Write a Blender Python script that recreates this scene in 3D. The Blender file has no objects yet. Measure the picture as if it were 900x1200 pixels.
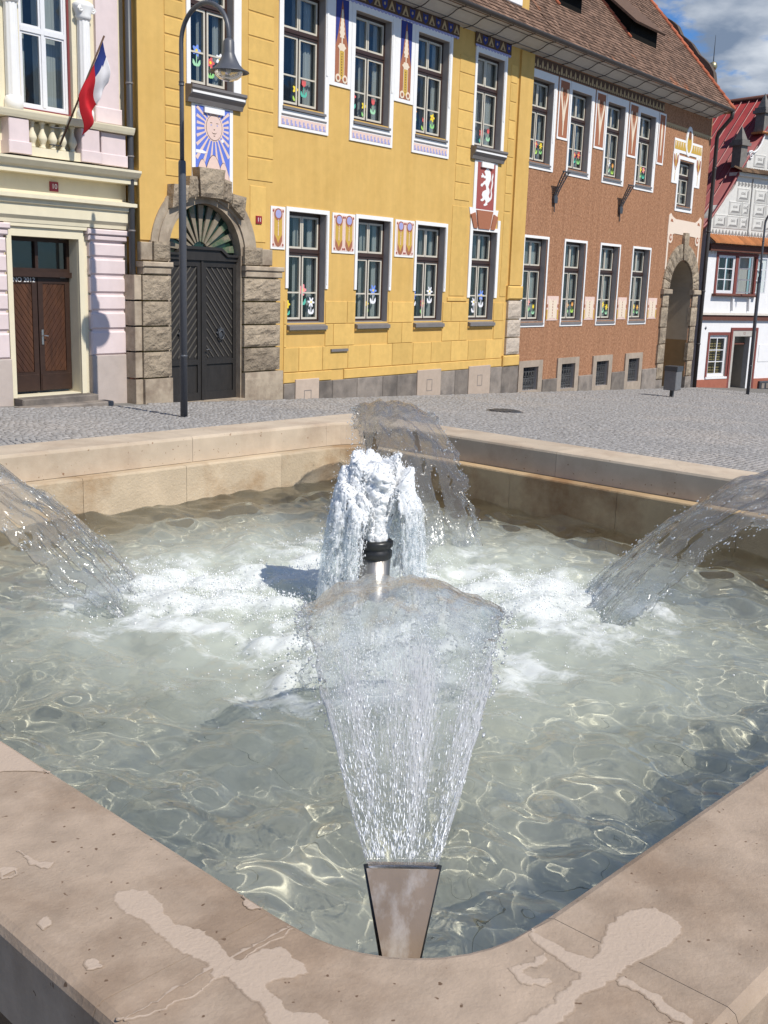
import bpy, bmesh, math, random
import numpy as np
from mathutils import Matrix, Vector, noise as mnoise
from mathutils.geometry import tessellate_polygon
R = math.radians
SC = bpy.context.scene
COL = SC.collection

# ------------------------------------------------------------------ camera, sky, sun, exposure
cam_d = bpy.data.cameras.new('camera')
cam = bpy.data.objects.new('camera', cam_d); COL.objects.link(cam)
cam_d.sensor_fit = 'VERTICAL'; cam_d.sensor_height = 36.0
cam_d.lens = 37.63; cam_d.clip_start = 0.05; cam_d.clip_end = 2000
cam.matrix_world = Matrix(((0.6104, 0.1477, -0.7782, 0.0),
                           (-0.7915, 0.1530, -0.5918, 0.0),
                           (0.0317, 0.9771, 0.2102, 2.0),
                           (0, 0, 0, 1)))
SC.camera = cam
SC.view_settings.view_transform = 'Standard'; SC.view_settings.look = 'None'
SC.view_settings.exposure = 0.12; SC.view_settings.gamma = 1.0
SC.view_settings.use_curve_mapping = False

SUN_EL, SUN_AZ = R(48.0), (-0.06, -1.0)          # direction towards the sun (x, y)
SUN_ROT = math.atan2(SUN_AZ[0], SUN_AZ[1])
world = bpy.data.worlds.new('World'); SC.world = world; world.use_nodes = True
wn, wl = world.node_tree.nodes, world.node_tree.links
wn.clear()
w_out = wn.new('ShaderNodeOutputWorld'); w_bg = wn.new('ShaderNodeBackground')
w_sky = wn.new('ShaderNodeTexSky'); w_sky.sky_type = 'NISHITA'; w_sky.sun_disc = False
w_sky.sun_elevation = SUN_EL; w_sky.sun_rotation = SUN_ROT
w_sky.air_density = 1.0; w_sky.dust_density = 0.25; w_sky.ozone_density = 2.5; w_sky.altitude = 400
w_bg.inputs['Strength'].default_value = 0.11
w_tc = wn.new('ShaderNodeTexCoord')
w_sep = wn.new('ShaderNodeSeparateXYZ'); wl.new(w_tc.outputs['Generated'], w_sep.inputs[0])
def wmath(op, a, b=None, clamp=False):
    n = wn.new('ShaderNodeMath'); n.operation = op; n.use_clamp = clamp
    for i, v in enumerate((a, b)):
        if v is None: continue
        if isinstance(v, (int, float)): n.inputs[i].default_value = v
        else: wl.new(v, n.inputs[i])
    return n.outputs[0]
w_z = wmath('MAXIMUM', w_sep.outputs[2], 0.0); w_zz = wmath('ADD', w_z, 0.22)
w_cmb = wn.new('ShaderNodeCombineXYZ')
wl.new(wmath('DIVIDE', w_sep.outputs[0], w_zz), w_cmb.inputs[0])
wl.new(wmath('DIVIDE', w_sep.outputs[1], w_zz), w_cmb.inputs[1])
w_map = wn.new('ShaderNodeMapping'); wl.new(w_cmb.outputs[0], w_map.inputs[0])
w_map.inputs['Location'].default_value = (3.3576, -0.6723, 0)
w_no = wn.new('ShaderNodeTexNoise'); wl.new(w_map.outputs[0], w_no.inputs['Vector'])
w_no.inputs['Scale'].default_value = 2.1; w_no.inputs['Detail'].default_value = 9; w_no.inputs['Roughness'].default_value = 0.56
w_cov = wn.new('ShaderNodeMapRange'); w_cov.interpolation_type = 'SMOOTHSTEP'
w_cov.inputs['From Min'].default_value = 0.495; w_cov.inputs['From Max'].default_value = 0.55
wl.new(w_no.outputs['Fac'], w_cov.inputs['Value'])
w_n2 = wn.new('ShaderNodeTexNoise'); wl.new(w_map.outputs[0], w_n2.inputs['Vector'])
w_n2.inputs['Scale'].default_value = 3.3; w_n2.inputs['Detail'].default_value = 6
w_cr = wn.new('ShaderNodeValToRGB'); wl.new(w_n2.outputs['Fac'], w_cr.inputs[0])
w_cr.color_ramp.elements[0].position = 0.48; w_cr.color_ramp.elements[0].color = (1.7, 2.25, 3.2, 1)
w_cr.color_ramp.elements[1].position = 0.80; w_cr.color_ramp.elements[1].color = (9.0, 9.3, 9.6, 1)
w_tint = wn.new('ShaderNodeMix'); w_tint.data_type = 'RGBA'; w_tint.blend_type = 'MULTIPLY'; w_tint.inputs['Factor'].default_value = 1.0
wl.new(w_sky.outputs[0], w_tint.inputs[6]); w_tint.inputs[7].default_value = (0.44, 0.70, 1.02, 1)
w_mix = wn.new('ShaderNodeMix'); w_mix.data_type = 'RGBA'
w_low = wn.new('ShaderNodeMapRange'); w_low.interpolation_type = 'SMOOTHSTEP'; w_low.inputs['From Min'].default_value = 0.0; w_low.inputs['From Max'].default_value = 0.12; wl.new(w_sep.outputs[2], w_low.inputs['Value'])
wl.new(wmath('MULTIPLY', w_cov.outputs[0], w_low.outputs[0]), w_mix.inputs['Factor']); wl.new(w_tint.outputs[2], w_mix.inputs[6]); wl.new(w_cr.outputs[0], w_mix.inputs[7])
wl.new(w_mix.outputs[2], w_bg.inputs['Color']); wl.new(w_bg.outputs[0], w_out.inputs[0])

sun_d = bpy.data.lights.new('sun', 'SUN'); sun = bpy.data.objects.new('sun', sun_d); COL.objects.link(sun)
sun_d.energy = 4.2; sun_d.angle = R(0.53); sun_d.color = (1.0, 0.95, 0.86)
_h = math.hypot(*SUN_AZ)
SUN_DIR = Vector((SUN_AZ[0] / _h * math.cos(SUN_EL), SUN_AZ[1] / _h * math.cos(SUN_EL), math.sin(SUN_EL)))
sun.rotation_euler = SUN_DIR.to_track_quat('Z', 'Y').to_euler(); sun.location = (0, -20, 30)
try: sun_d.cycles.is_caustics_light = True
except Exception: pass
SC.cycles.use_denoising = True
SC.cycles.caustics_reflective = False; SC.cycles.caustics_refractive = True
SC.cycles.max_bounces = 10; SC.cycles.transparent_max_bounces = 24; SC.cycles.transmission_bounces = 8
SC.cycles.sample_clamp_indirect = 4.0; SC.cycles.sample_clamp_direct = 12.0

# ------------------------------------------------------------------ materials
def nodes_of(m):
    m.use_nodes = True
    return m.node_tree.nodes, m.node_tree.links
MATS = {}
def mat(name, col, rough=0.8, var=0.12, scale=6.0, bump=0.0, bscale=40.0, detail=5, metal=0.0, spec=0.4,
        col2=None, c2=(0.5, 0.65), c2scale=1.5, island=0.0, stretch=None, streak=0.0, emit=None, bump2=0.0, b2scale=8.0, dist=0.02, speck=None):
    """stone, plaster, wood or metal: base colour with fine noise, optional second colour in patches, per-piece variation and relief"""
    m = bpy.data.materials.new(name); n, l = nodes_of(m); MATS[name] = m
    b = n['Principled BSDF']
    b.inputs['Roughness'].default_value = rough; b.inputs['Metallic'].default_value = metal
    b.inputs['Specular IOR Level'].default_value = spec
    tc = n.new('ShaderNodeTexCoord'); mp = n.new('ShaderNodeMapping'); l.new(tc.outputs['Object'], mp.inputs[0])
    if stretch: mp.inputs['Scale'].default_value = stretch
    def noise(sc, det=detail, ro=0.6):
        t = n.new('ShaderNodeTexNoise'); l.new(mp.outputs[0], t.inputs['Vector'])
        t.inputs['Scale'].default_value = sc; t.inputs['Detail'].default_value = det; t.inputs['Roughness'].default_value = ro
        return t.outputs['Fac']
    cur = None
    base = n.new('ShaderNodeRGB'); base.outputs[0].default_value = (*col, 1); cur = base.outputs[0]
    if col2:
        mr = n.new('ShaderNodeMapRange'); mr.inputs['From Min'].default_value = c2[0]; mr.inputs['From Max'].default_value = c2[1]
        l.new(noise(c2scale, 8, 0.65), mr.inputs['Value'])
        mx = n.new('ShaderNodeMix'); mx.data_type = 'RGBA'; l.new(mr.outputs[0], mx.inputs['Factor']); l.new(cur, mx.inputs[6]); mx.inputs[7].default_value = (*col2, 1); cur = mx.outputs[2]
    def scale_by(cur, fac, lo, hi):
        mr = n.new('ShaderNodeMapRange'); l.new(fac, mr.inputs['Value'])
        mr.inputs['From Min'].default_value = 0.25; mr.inputs['From Max'].default_value = 0.75
        mr.inputs['To Min'].default_value = lo; mr.inputs['To Max'].default_value = hi
        mx = n.new('ShaderNodeMix'); mx.data_type = 'RGBA'; mx.blend_type = 'MULTIPLY'; mx.inputs['Factor'].default_value = 1
        l.new(cur, mx.inputs[6]); l.new(mr.outputs[0], mx.inputs[7]); return mx.outputs[2]
    if var: cur = scale_by(cur, noise(scale), 1 - var, 1 + var)
    if streak:
        mp2 = n.new('ShaderNodeMapping'); l.new(tc.outputs['Object'], mp2.inputs[0]); mp2.inputs['Scale'].default_value = (3.0, 3.0, 0.25)
        t = n.new('ShaderNodeTexNoise'); l.new(mp2.outputs[0], t.inputs['Vector']); t.inputs['Scale'].default_value = 1.6; t.inputs['Detail'].default_value = 6
        cur = scale_by(cur, t.outputs['Fac'], 1 - streak, 1 + streak * 0.6)
    if island:
        g = n.new('ShaderNodeNewGeometry'); oi = n.new('ShaderNodeObjectInfo')
        ad = n.new('ShaderNodeMath'); ad.operation = 'ADD'; l.new(g.outputs['Random Per Island'], ad.inputs[0]); l.new(oi.outputs['Random'], ad.inputs[1])
        fr = n.new('ShaderNodeMath'); fr.operation = 'FRACT'; l.new(ad.outputs[0], fr.inputs[0])
        mr = n.new('ShaderNodeMapRange'); l.new(fr.outputs[0], mr.inputs['Value']); mr.inputs['To Min'].default_value = 1 - island; mr.inputs['To Max'].default_value = 1 + island
        mx = n.new('ShaderNodeMix'); mx.data_type = 'RGBA'; mx.blend_type = 'MULTIPLY'; mx.inputs['Factor'].default_value = 1
        l.new(cur, mx.inputs[6]); l.new(mr.outputs[0], mx.inputs[7]); cur = mx.outputs[2]
    if speck:
        mr = n.new('ShaderNodeMapRange'); mr.inputs['From Min'].default_value = speck[1]; mr.inputs['From Max'].default_value = speck[1] + 0.04
        l.new(noise(speck[0], 2, 0.5), mr.inputs['Value'])
        mx = n.new('ShaderNodeMix'); mx.data_type = 'RGBA'; l.new(mr.outputs[0], mx.inputs['Factor']); l.new(cur, mx.inputs[6]); mx.inputs[7].default_value = (*speck[2], 1); cur = mx.outputs[2]
    l.new(cur, b.inputs['Base Color'])
    if bump or bump2:
        bp = n.new('ShaderNodeBump'); bp.inputs['Strength'].default_value = bump; bp.inputs['Distance'].default_value = dist
        l.new(noise(bscale, 6), bp.inputs['Height'])
        if bump2:
            b2 = n.new('ShaderNodeBump'); b2.inputs['Strength'].default_value = bump2; b2.inputs['Distance'].default_value = 0.05
            l.new(noise(b2scale, 4), b2.inputs['Height']); l.new(b2.outputs[0], bp.inputs['Normal'])
        l.new(bp.outputs[0], b.inputs['Normal'])
    return m

def thin_fresnel(n, l, ior, normal=None):
    """fresnel for thin closed sheets seen through without bending: the same on the way in and on the way out"""
    g = n.new('ShaderNodeNewGeometry'); mr = n.new('ShaderNodeMapRange'); l.new(g.outputs['Backfacing'], mr.inputs['Value'])
    mr.inputs['To Min'].default_value = ior; mr.inputs['To Max'].default_value = 1.0/ior
    f = n.new('ShaderNodeFresnel'); l.new(mr.outputs[0], f.inputs['IOR'])
    if normal is not None: l.new(normal, f.inputs['Normal'])
    return f
# ------------------------------------------------------------------ geometry helpers
ORIG = {}
def origin(o):
    return ORIG.get(o.name, Vector((0, 0, 0))) if o else Vector((0, 0, 0))
class MB:
    """collects shapes (in scene coordinates) and links them as ONE mesh object"""
    def __init__(s): s.v = []; s.f = []; s.mi = []; s.sm = []; s.cur = 0; s.smooth = False
    def add(s, vs, fs):
        o = len(s.v); s.v.extend([tuple(p) for p in vs])
        for f in fs: s.f.append(tuple(i + o for i in f)); s.mi.append(s.cur); s.sm.append(s.smooth)
    def m(s, i): s.cur = i; return s
    def box(s, x0, x1, y0, y1, z0, z1):
        s.add([(x0,y0,z0),(x1,y0,z0),(x1,y1,z0),(x0,y1,z0),(x0,y0,z1),(x1,y0,z1),(x1,y1,z1),(x0,y1,z1)],
              [(0,3,2,1),(4,5,6,7),(0,1,5,4),(1,2,6,5),(2,3,7,6),(3,0,4,7)]); return s
    def bbox(s, x0, x1, y0, y1, z0, z1, b=0.02):
        """box with its front (-y) edges chamfered"""
        s.add([(x0,y0+b,z0),(x1,y0+b,z0),(x1,y0+b,z1),(x0,y0+b,z1),(x0+b,y0,z0+b),(x1-b,y0,z0+b),(x1-b,y0,z1-b),(x0+b,y0,z1-b),
               (x0,y1,z0),(x1,y1,z0),(x1,y1,z1),(x0,y1,z1)],
              [(4,5,6,7),(0,1,5,4),(1,2,6,5),(2,3,7,6),(3,0,4,7),(0,8,9,1),(1,9,10,2),(2,10,11,3),(3,11,8,0),(8,11,10,9)]); return s
    def quad(s, a, b, c, d): s.add([a, b, c, d], [(0, 1, 2, 3)]); return s
    def prism(s, pts, y0, y1):
        """polygon in the x,z plane pushed from y0 (front) to y1 (back)"""
        n = len(pts)
        vs = [(x, y0, z) for x, z in pts] + [(x, y1, z) for x, z in pts]
        tri = tessellate_polygon([[Vector((x, z, 0)) for x, z in pts]])
        area = sum(pts[i][0] * pts[(i+1) % n][1] - pts[(i+1) % n][0] * pts[i][1] for i in range(n))
        fs = []
        for t in tri:
            a, b, c = t
            ar = (pts[b][0]-pts[a][0])*(pts[c][1]-pts[a][1]) - (pts[c][0]-pts[a][0])*(pts[b][1]-pts[a][1])
            if ar < 0: a, b, c = a, c, b
            fs.append((a, b, c)); fs.append((a + n, c + n, b + n))
        for i in range(n):
            j = (i + 1) % n
            fs.append((i, i + n, j + n, j) if area > 0 else (j, j + n, i + n, i))
        s.add(vs, fs); return s
    def tube(s, pts, r, n=8, cap=True):
        pts = [Vector(p) for p in pts]; k = len(pts); vs = []; fs = []
        rr = r if isinstance(r, (list, tuple)) else [r] * k
        up = Vector((0, 0, 1)); t0 = (pts[1] - pts[0]).normalized()
        if abs(t0.dot(up)) > 0.95: up = Vector((1, 0, 0))
        a = t0.cross(up).normalized()
        for i, p in enumerate(pts):
            t = (pts[min(i + 1, k - 1)] - pts[max(i - 1, 0)]).normalized()
            a = (a - t * a.dot(t)).normalized(); b = t.cross(a)
            for j in range(n):
                q = 2 * math.pi * j / n; vs.append(p + (a * math.cos(q) + b * math.sin(q)) * rr[i])
        for i in range(k - 1):
            for j in range(n):
                j2 = (j + 1) % n; fs.append((i*n+j, i*n+j2, (i+1)*n+j2, (i+1)*n+j))
        if cap: fs.append(tuple(range(n - 1, -1, -1))); fs.append(tuple((k-1)*n + j for j in range(n)))
        sm = s.smooth; s.smooth = n > 6; s.add(vs, fs); s.smooth = sm; return s
    def lathe(s, c, prof, n=24, cap=True):
        """profile (radius, z) turned about the vertical through c"""
        vs = []; fs = []; k = len(prof)
        for r, z in prof:
            for j in range(n):
                q = 2 * math.pi * j / n; vs.append((c[0] + r*math.cos(q), c[1] + r*math.sin(q), z))
        for i in range(k - 1):
            for j in range(n):
                j2 = (j + 1) % n; fs.append((i*n+j, i*n+j2, (i+1)*n+j2, (i+1)*n+j))
        sm = s.smooth; s.smooth = True; s.add(vs, fs); s.smooth = sm
        if cap:
            o = len(s.v) - n * k
            s.f.append(tuple(o + j for j in range(n - 1, -1, -1))); s.f.append(tuple(o + (k-1)*n + j for j in range(n)))
            s.mi += [s.cur] * 2; s.sm += [False] * 2
        return s
    def build(s, name, mats, parent=None, label=None, kind=None, smooth=None, bevel=None):
        if not isinstance(mats, (list, tuple)): mats = [mats]
        off = origin(parent)
        me = bpy.data.meshes.new(name)
        me.from_pydata([(x - off.x, y - off.y, z - off.z) for x, y, z in s.v], [], s.f)
        for m_ in mats: me.materials.append(m_)
        me.polygons.foreach_set('material_index', s.mi)
        me.polygons.foreach_set('use_smooth', s.sm if smooth is None else [smooth] * len(s.f))
        me.update()
        o = bpy.data.objects.new(name, me); COL.objects.link(o)
        if parent: o.parent = parent
        ORIG[o.name] = off
        if label: o['label'] = label
        if kind: o['kind'] = kind
        return o
def thing(name, label, cat, loc, group=None, rotz=0.0):
    o = bpy.data.objects.new(name, None); COL.objects.link(o); o.empty_display_size = 0.3
    o.location = loc; o.rotation_euler = (0, 0, rotz); o['label'] = label; o['category'] = cat
    if group: o['group'] = group
    ORIG[o.name] = Vector(loc)
    return o
def tag(o, label, cat, group=None):
    o['label'] = label; o['category'] = cat
    if group: o['group'] = group
    return o
def smoothstep(a, b, x):
    t = np.clip((x - a) / (b - a), 0, 1); return t * t * (3 - 2 * t)
def ground_z(x, y=0.0): return 0.205 - 0.046 * x
# ------------------------------------------------------------------ fountain (local frame: centre of the basin, turned -5.89 degrees)
FA = R(-5.89)
FC = (3.295 * math.cos(FA) - 3.187 * math.sin(FA), 3.295 * math.sin(FA) + 3.187 * math.cos(FA))
HU, HV, ZR, ZW, ZF = 2.265, 2.32, 1.0, 0.61, 0.19      # half sizes of the opening, rim, water and floor heights
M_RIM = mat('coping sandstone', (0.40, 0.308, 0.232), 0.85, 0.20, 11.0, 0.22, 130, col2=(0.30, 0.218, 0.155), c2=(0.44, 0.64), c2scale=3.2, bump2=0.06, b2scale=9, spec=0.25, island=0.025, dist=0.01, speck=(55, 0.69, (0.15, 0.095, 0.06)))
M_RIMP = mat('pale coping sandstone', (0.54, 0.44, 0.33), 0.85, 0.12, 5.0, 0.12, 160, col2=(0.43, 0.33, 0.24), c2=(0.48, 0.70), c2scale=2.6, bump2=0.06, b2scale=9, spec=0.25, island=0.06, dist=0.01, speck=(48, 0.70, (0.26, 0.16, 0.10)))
M_COURSE = mat('basin sandstone', (0.50, 0.40, 0.28), 0.85, 0.16, 4.0, 0.3, 70, col2=(0.34, 0.22, 0.12), c2=(0.54, 0.70), c2scale=1.6, spec=0.3, island=0.12)
M_WETC = mat('ochre basin sandstone', (0.52, 0.37, 0.21), 0.75, 0.18, 4.0, 0.3, 70, col2=(0.30, 0.17, 0.08), c2=(0.50, 0.68), c2scale=1.6, spec=0.35, island=0.12)
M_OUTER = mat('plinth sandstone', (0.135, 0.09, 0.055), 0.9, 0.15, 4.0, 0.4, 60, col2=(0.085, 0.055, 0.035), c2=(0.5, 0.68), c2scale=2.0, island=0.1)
M_FLOOR = mat('basin floor stone', (0.93, 0.885, 0.71), 0.8, 0.14, 5.0, 0.0, 60, col2=(0.66, 0.64, 0.50), c2=(0.42, 0.66), c2scale=2.4, island=0.08)
M_MORTAR = mat('pale mortar', (0.425, 0.33, 0.265), 0.9, 0.16, 30.0, 0.15, 160, col2=(0.38, 0.285, 0.22), c2=(0.50, 0.66), c2scale=9, spec=0.2)
M_STEEL = mat('brushed steel', (0.50, 0.47, 0.44), 0.32, 0.1, 60.0, 0.1, 90, metal=0.95, stretch=(1, 1, 0.15))
M_PLATE = mat('steel plate with painted reflections', (0.40, 0.30, 0.22), 0.25, 0.25, 9.0, 0.03, 40, metal=0.5, spec=0.6, col2=(0.66, 0.58, 0.50), c2=(0.50, 0.68), c2scale=14, stretch=(1, 1, 0.35))  # brown base paints in the rim's reflection, pale upright patches the highlights
M_BLACK = mat('black rubber', (0.02, 0.02, 0.02), 0.35, 0.1, 30, spec=0.5)

fountain = thing('fountain', 'square pale sandstone fountain basin with rounded corner and wide coping', 'fountain', (FC[0], FC[1], 0.0), rotz=FA)
ORIG[fountain.name] = Vector((0, 0, 0))               # its parts are written in its own frame
def fbuild(mb, name, mats, **k): return mb.build(name, mats, fountain, **k)
def ring(inset, rad, n=10):
    """rounded rectangle, counter-clockwise, as four corner arcs"""
    hu, hv = HU - inset, HV - inset
    out = []
    for sx, sy, a0 in ((1, -1, -90), (1, 1, 0), (-1, 1, 90), (-1, -1, 180)):
        out.append([(sx*(hu-rad) + rad*math.cos(R(a0 + 90*i/n)), sy*(hv-rad) + rad*math.sin(R(a0 + 90*i/n))) for i in range(n + 1)])
    return out
COP_W, R_IN, R_OUT = 0.335, 0.27, 0.10
def course(name, m, inset_in, inset_out, r_in, r_out, z0, z1, cuts, bev, gap=0.0012, m_alt=None):
    """a ring of stones: corner stones and side stones, each a part"""
    inn, out = ring(inset_in, r_in), ring(inset_out, r_out)
    for k in range(4):
        # station lists: corner arc k, then straight side to corner k+1
        ci, co = inn[k], out[k]; ni, no = inn[(k+1) % 4][0], out[(k+1) % 4][0]
        d = Vector((ni[0]-ci[-1][0], ni[1]-ci[-1][1])); L = d.length; d /= L
        def at(t): return ((ci[-1][0]+d.x*t, ci[-1][1]+d.y*t), (co[-1][0]+d.x*(t), co[-1][1]+d.y*(t)))
        pd = Vector((inn[k-1][-1][0]-ci[0][0], inn[k-1][-1][1]-ci[0][1])); Lp = pd.length; pd /= Lp
        def atp(t): return ((ci[0][0]+pd.x*t, ci[0][1]+pd.y*t), (co[0][0]+pd.x*t, co[0][1]+pd.y*t))
        # the corner stone runs a little way up both sides
        c0, c1 = cuts
        def outx(pi, po, dirv, t):   # outer end of a joint square to the side
            return po
        st = []
        pi = (ci[0][0]+pd.x*c0, ci[0][1]+pd.y*c0); side_n = Vector((-pd.y, pd.x))
        w = inset_in - inset_out
        nrm0 = Vector((co[0][0]-ci[0][0], co[0][1]-ci[0][1])); nrm0 -= pd * nrm0.dot(pd); nrm0.normalize()
        nrm1 = Vector((co[-1][0]-ci[-1][0], co[-1][1]-ci[-1][1])); nrm1 -= d * nrm1.dot(d); nrm1.normalize()
        st.append((pi, (pi[0]+nrm0.x*w, pi[1]+nrm0.y*w)))
        for i in range(len(ci)): st.append((ci[i], co[i]))
        pe = (ci[-1][0]+d.x*c0, ci[-1][1]+d.y*c0)
        st.append((pe, (pe[0]+nrm1.x*w, pe[1]+nrm1.y*w)))
        # the corner outline past the arc: keep the outer stations in order
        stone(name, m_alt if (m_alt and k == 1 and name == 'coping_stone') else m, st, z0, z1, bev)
        ts = [c0] + [c0 + (L - 2*c0) * q for q in c1] + [L - c0]
        for a, b in zip(ts[:-1], ts[1:]):
            nn = max(2, int((b - a) / 0.25)); ss = []
            for i in range(nn + 1):
                t = a + gap + (b - a - 2*gap) * i / nn
                p = (ci[-1][0]+d.x*t, ci[-1][1]+d.y*t); ss.append((p, (p[0]+nrm1.x*w, p[1]+nrm1.y*w)))
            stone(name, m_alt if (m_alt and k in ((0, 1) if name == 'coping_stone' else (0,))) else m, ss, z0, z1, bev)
def stone(name, m, st, z0, z1, b):
    """sweep of a chamfered section along stations (inner point, outer point)"""
    mb = MB(); vs = []; fs = []; sec = []
    for pi, po in st:
        w = Vector((po[0]-pi[0], po[1]-pi[1])); wl_ = w.length; w /= wl_
        P = lambda t, z: (pi[0]+w.x*t, pi[1]+w.y*t, z)
        dz = 0.0
        row = [P(0, z0), P(0, z1-b), P(b*0.3, z1-b*0.3), P(b, z1+dz), P(wl_*0.5, z1+dz*0.5), P(wl_-b, z1-dz), P(wl_-b*0.3, z1-b*0.3), P(wl_, z1-b), P(wl_, z0)]
        sec.append(row)
    n = len(sec[0])
    for r in sec: vs += r
    for i in range(len(sec) - 1):
        for j in range(n):
            j2 = (j+1) % n; fs.append((i*n+j, i*n+j2, (i+1)*n+j2, (i+1)*n+j))
    fs.append(tuple(range(n - 1, -1, -1))); e = (len(sec)-1)*n; fs.append(tuple(e + j for j in range(n)))
    mb.add(vs, fs)
    o = fbuild(mb, name, m)
    bm = bmesh.new(); bm.from_mesh(o.data); bmesh.ops.recalc_face_normals(bm, faces=bm.faces); bm.to_mesh(o.data); bm.free()
    return o
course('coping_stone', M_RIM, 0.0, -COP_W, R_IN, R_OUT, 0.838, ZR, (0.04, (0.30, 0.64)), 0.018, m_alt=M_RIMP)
course('basin_stone', M_COURSE, 0.085, 0.0-COP_W+0.12, R_IN, R_OUT, ZF, 0.835, (0.45, (0.27, 0.52, 0.78)), 0.012, m_alt=M_WETC)
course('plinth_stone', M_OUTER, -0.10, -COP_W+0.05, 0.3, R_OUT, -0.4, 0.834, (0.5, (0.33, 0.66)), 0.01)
# floor slabs under the water
fl = MB()
nS = 8
for i in range(nS):
    for j in range(nS):
        sx, sy = 2*HU/nS, 2*HV/nS
        x0, y0 = -HU + i*sx, -HV + j*sy
        mb = MB().box(x0+0.0012, x0+sx-0.0012, y0+0.0012, y0+sy-0.0012, ZF-0.05, ZF+0.0006*((i*7+j*3) % 4))
        o = fbuild(mb, 'floor_slab', M_FLOOR)
        o.cycles.is_caustics_receiver = True
fbuild(MB().box(-HU, HU, -HV, HV, ZF-0.30, ZF-0.003), 'floor_bed', M_OUTER)
# pale mortar smeared over the joints near the front corner
random.seed(5)
def blob(pts, seed, rough=0.010, sub=14):
    out = []; n = len(pts)
    for i in range(n):
        p0, p1, p2, p3 = (Vector(pts[(i+k-1) % n]) for k in range(4))
        for q in range(sub):
            t = q / sub
            p = 0.5*((2*p1) + (p2-p0)*t + (2*p0-5*p1+4*p2-p3)*t*t + (3*p1-p0-3*p2+p3)*t**3)
            d = Vector((mnoise.noise(Vector((p.x*22, p.y*22, seed))), mnoise.noise(Vector((p.x*22, p.y*22, seed+9))))) * rough
            d += Vector((mnoise.noise(Vector((p.x*75, p.y*75, seed+3))), mnoise.noise(Vector((p.x*75, p.y*75, seed+6))))) * 0.006 + Vector((mnoise.noise(Vector((p.x*190, p.y*190, seed+3))), mnoise.noise(Vector((p.x*190, p.y*190, seed+6))))) * 0.003
            out.append((p.x + d.x, p.y + d.y))
    return out
def mortar_on_stone():
    """the coping stone with pale mortar rubbed into it, thinning out along a ragged border"""
    m = M_RIM.copy(); m.name = 'mortar rubbed on coping'; n, l = m.node_tree.nodes, m.node_tree.links; pb = n['Principled BSDF']
    cur = pb.inputs['Base Color'].links[0].from_socket
    at = n.new('ShaderNodeAttribute'); at.attribute_name = 'cover'; tc = n.new('ShaderNodeTexCoord'); nz = n.new('ShaderNodeTexNoise')
    l.new(tc.outputs['Object'], nz.inputs['Vector']); nz.inputs['Scale'].default_value = 60; nz.inputs['Detail'].default_value = 7; nz.inputs['Roughness'].default_value = 0.72
    ad = n.new('ShaderNodeMath'); ad.operation = 'MULTIPLY_ADD'; l.new(nz.outputs['Fac'], ad.inputs[0]); ad.inputs[1].default_value = 1.7; ad.inputs[2].default_value = -0.85
    a2 = n.new('ShaderNodeMath'); a2.operation = 'ADD'; l.new(ad.outputs[0], a2.inputs[0]); l.new(at.outputs['Fac'], a2.inputs[1])
    mr = n.new('ShaderNodeMapRange'); l.new(a2.outputs[0], mr.inputs['Value']); mr.inputs['From Min'].default_value = 0.40; mr.inputs['From Max'].default_value = 0.85; mr.inputs['To Max'].default_value = 0.85
    mx = n.new('ShaderNodeMix'); mx.data_type = 'RGBA'; l.new(mr.outputs[0], mx.inputs['Factor']); l.new(cur, mx.inputs[6]); mx.inputs[7].default_value = (0.50, 0.395, 0.31, 1); l.new(mx.outputs[2], pb.inputs['Base Color'])
    return m
M_MORTAR = mortar_on_stone()
def smear(pts, seed):
    q = [Vector(p) for p in blob(pts, seed)]; n = len(q)
    for p in q:
        if p.x > -HU-0.012 and p.y > -HV-0.012 + (0 if p.x < -2.0 else 0):
            if (p.x + HU) < (p.y + HV): p.x = -HU-0.012
            else: p.y = -HV-0.012
    zt = ZR + 0.0008 + 0.0001*(seed - 97)
    ar = sum(q[i].x*q[(i+1) % n].y - q[(i+1) % n].x*q[i].y for i in range(n))
    if ar < 0: q.reverse()
    off = min(0.005, 0.30*abs(ar)/sum((q[i]-q[i-1]).length for i in range(n)))
    inner = []
    for i in range(n):
        d = q[(i+4) % n] - q[i-4]; d = d.normalized() if d.length > 1e-6 else Vector((1, 0)); inner.append(q[i] + Vector((-d.y, d.x))*off)
    fs = []
    for t in tessellate_polygon([[Vector((p.x, p.y, 0)) for p in inner]]):
        a, b, c = t
        if (inner[b]-inner[a]).cross(inner[c]-inner[a]) < 0: b, c = c, b
        fs.append((a+n, b+n, c+n))
    for i in range(n): j = (i+1) % n; fs.append((i, j, j+n, i+n))
    mb = MB(); mb.add([(p.x, p.y, zt-0.0006) for p in q] + [(p.x, p.y, zt) for p in inner], fs)
    o = fbuild(mb, 'mortar_smear', M_MORTAR)
    at = o.data.attributes.new('cover', 'FLOAT', 'POINT'); at.data.foreach_set('value', [0.0]*n + [1.0]*n)
smear([(-2.425, -1.793), (-2.391, -1.804), (-2.377, -1.845), (-2.399, -1.923), (-2.384, -1.976), (-2.385, -2.044), (-2.391, -2.082), (-2.442, -2.087), (-2.437, -2.046), (-2.439, -2.001), (-2.434, -1.938), (-2.44, -1.853)], 97)
smear([(-2.258, -2.058), (-2.259, -2.071), (-2.364, -2.079), (-2.442, -2.087), (-2.524, -2.087), (-2.592, -2.069), (-2.585, -2.057), (-2.502, -2.056), (-2.422, -2.051), (-2.343, -2.055)], 98)
smear([(-2.415, -2.067), (-2.328, -2.078), (-2.326, -2.13), (-2.341, -2.163), (-2.38, -2.147), (-2.397, -2.158), (-2.404, -2.202), (-2.38, -2.255), (-2.411, -2.28), (-2.453, -2.24), (-2.438, -2.169), (-2.435, -2.108)], 99)
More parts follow.
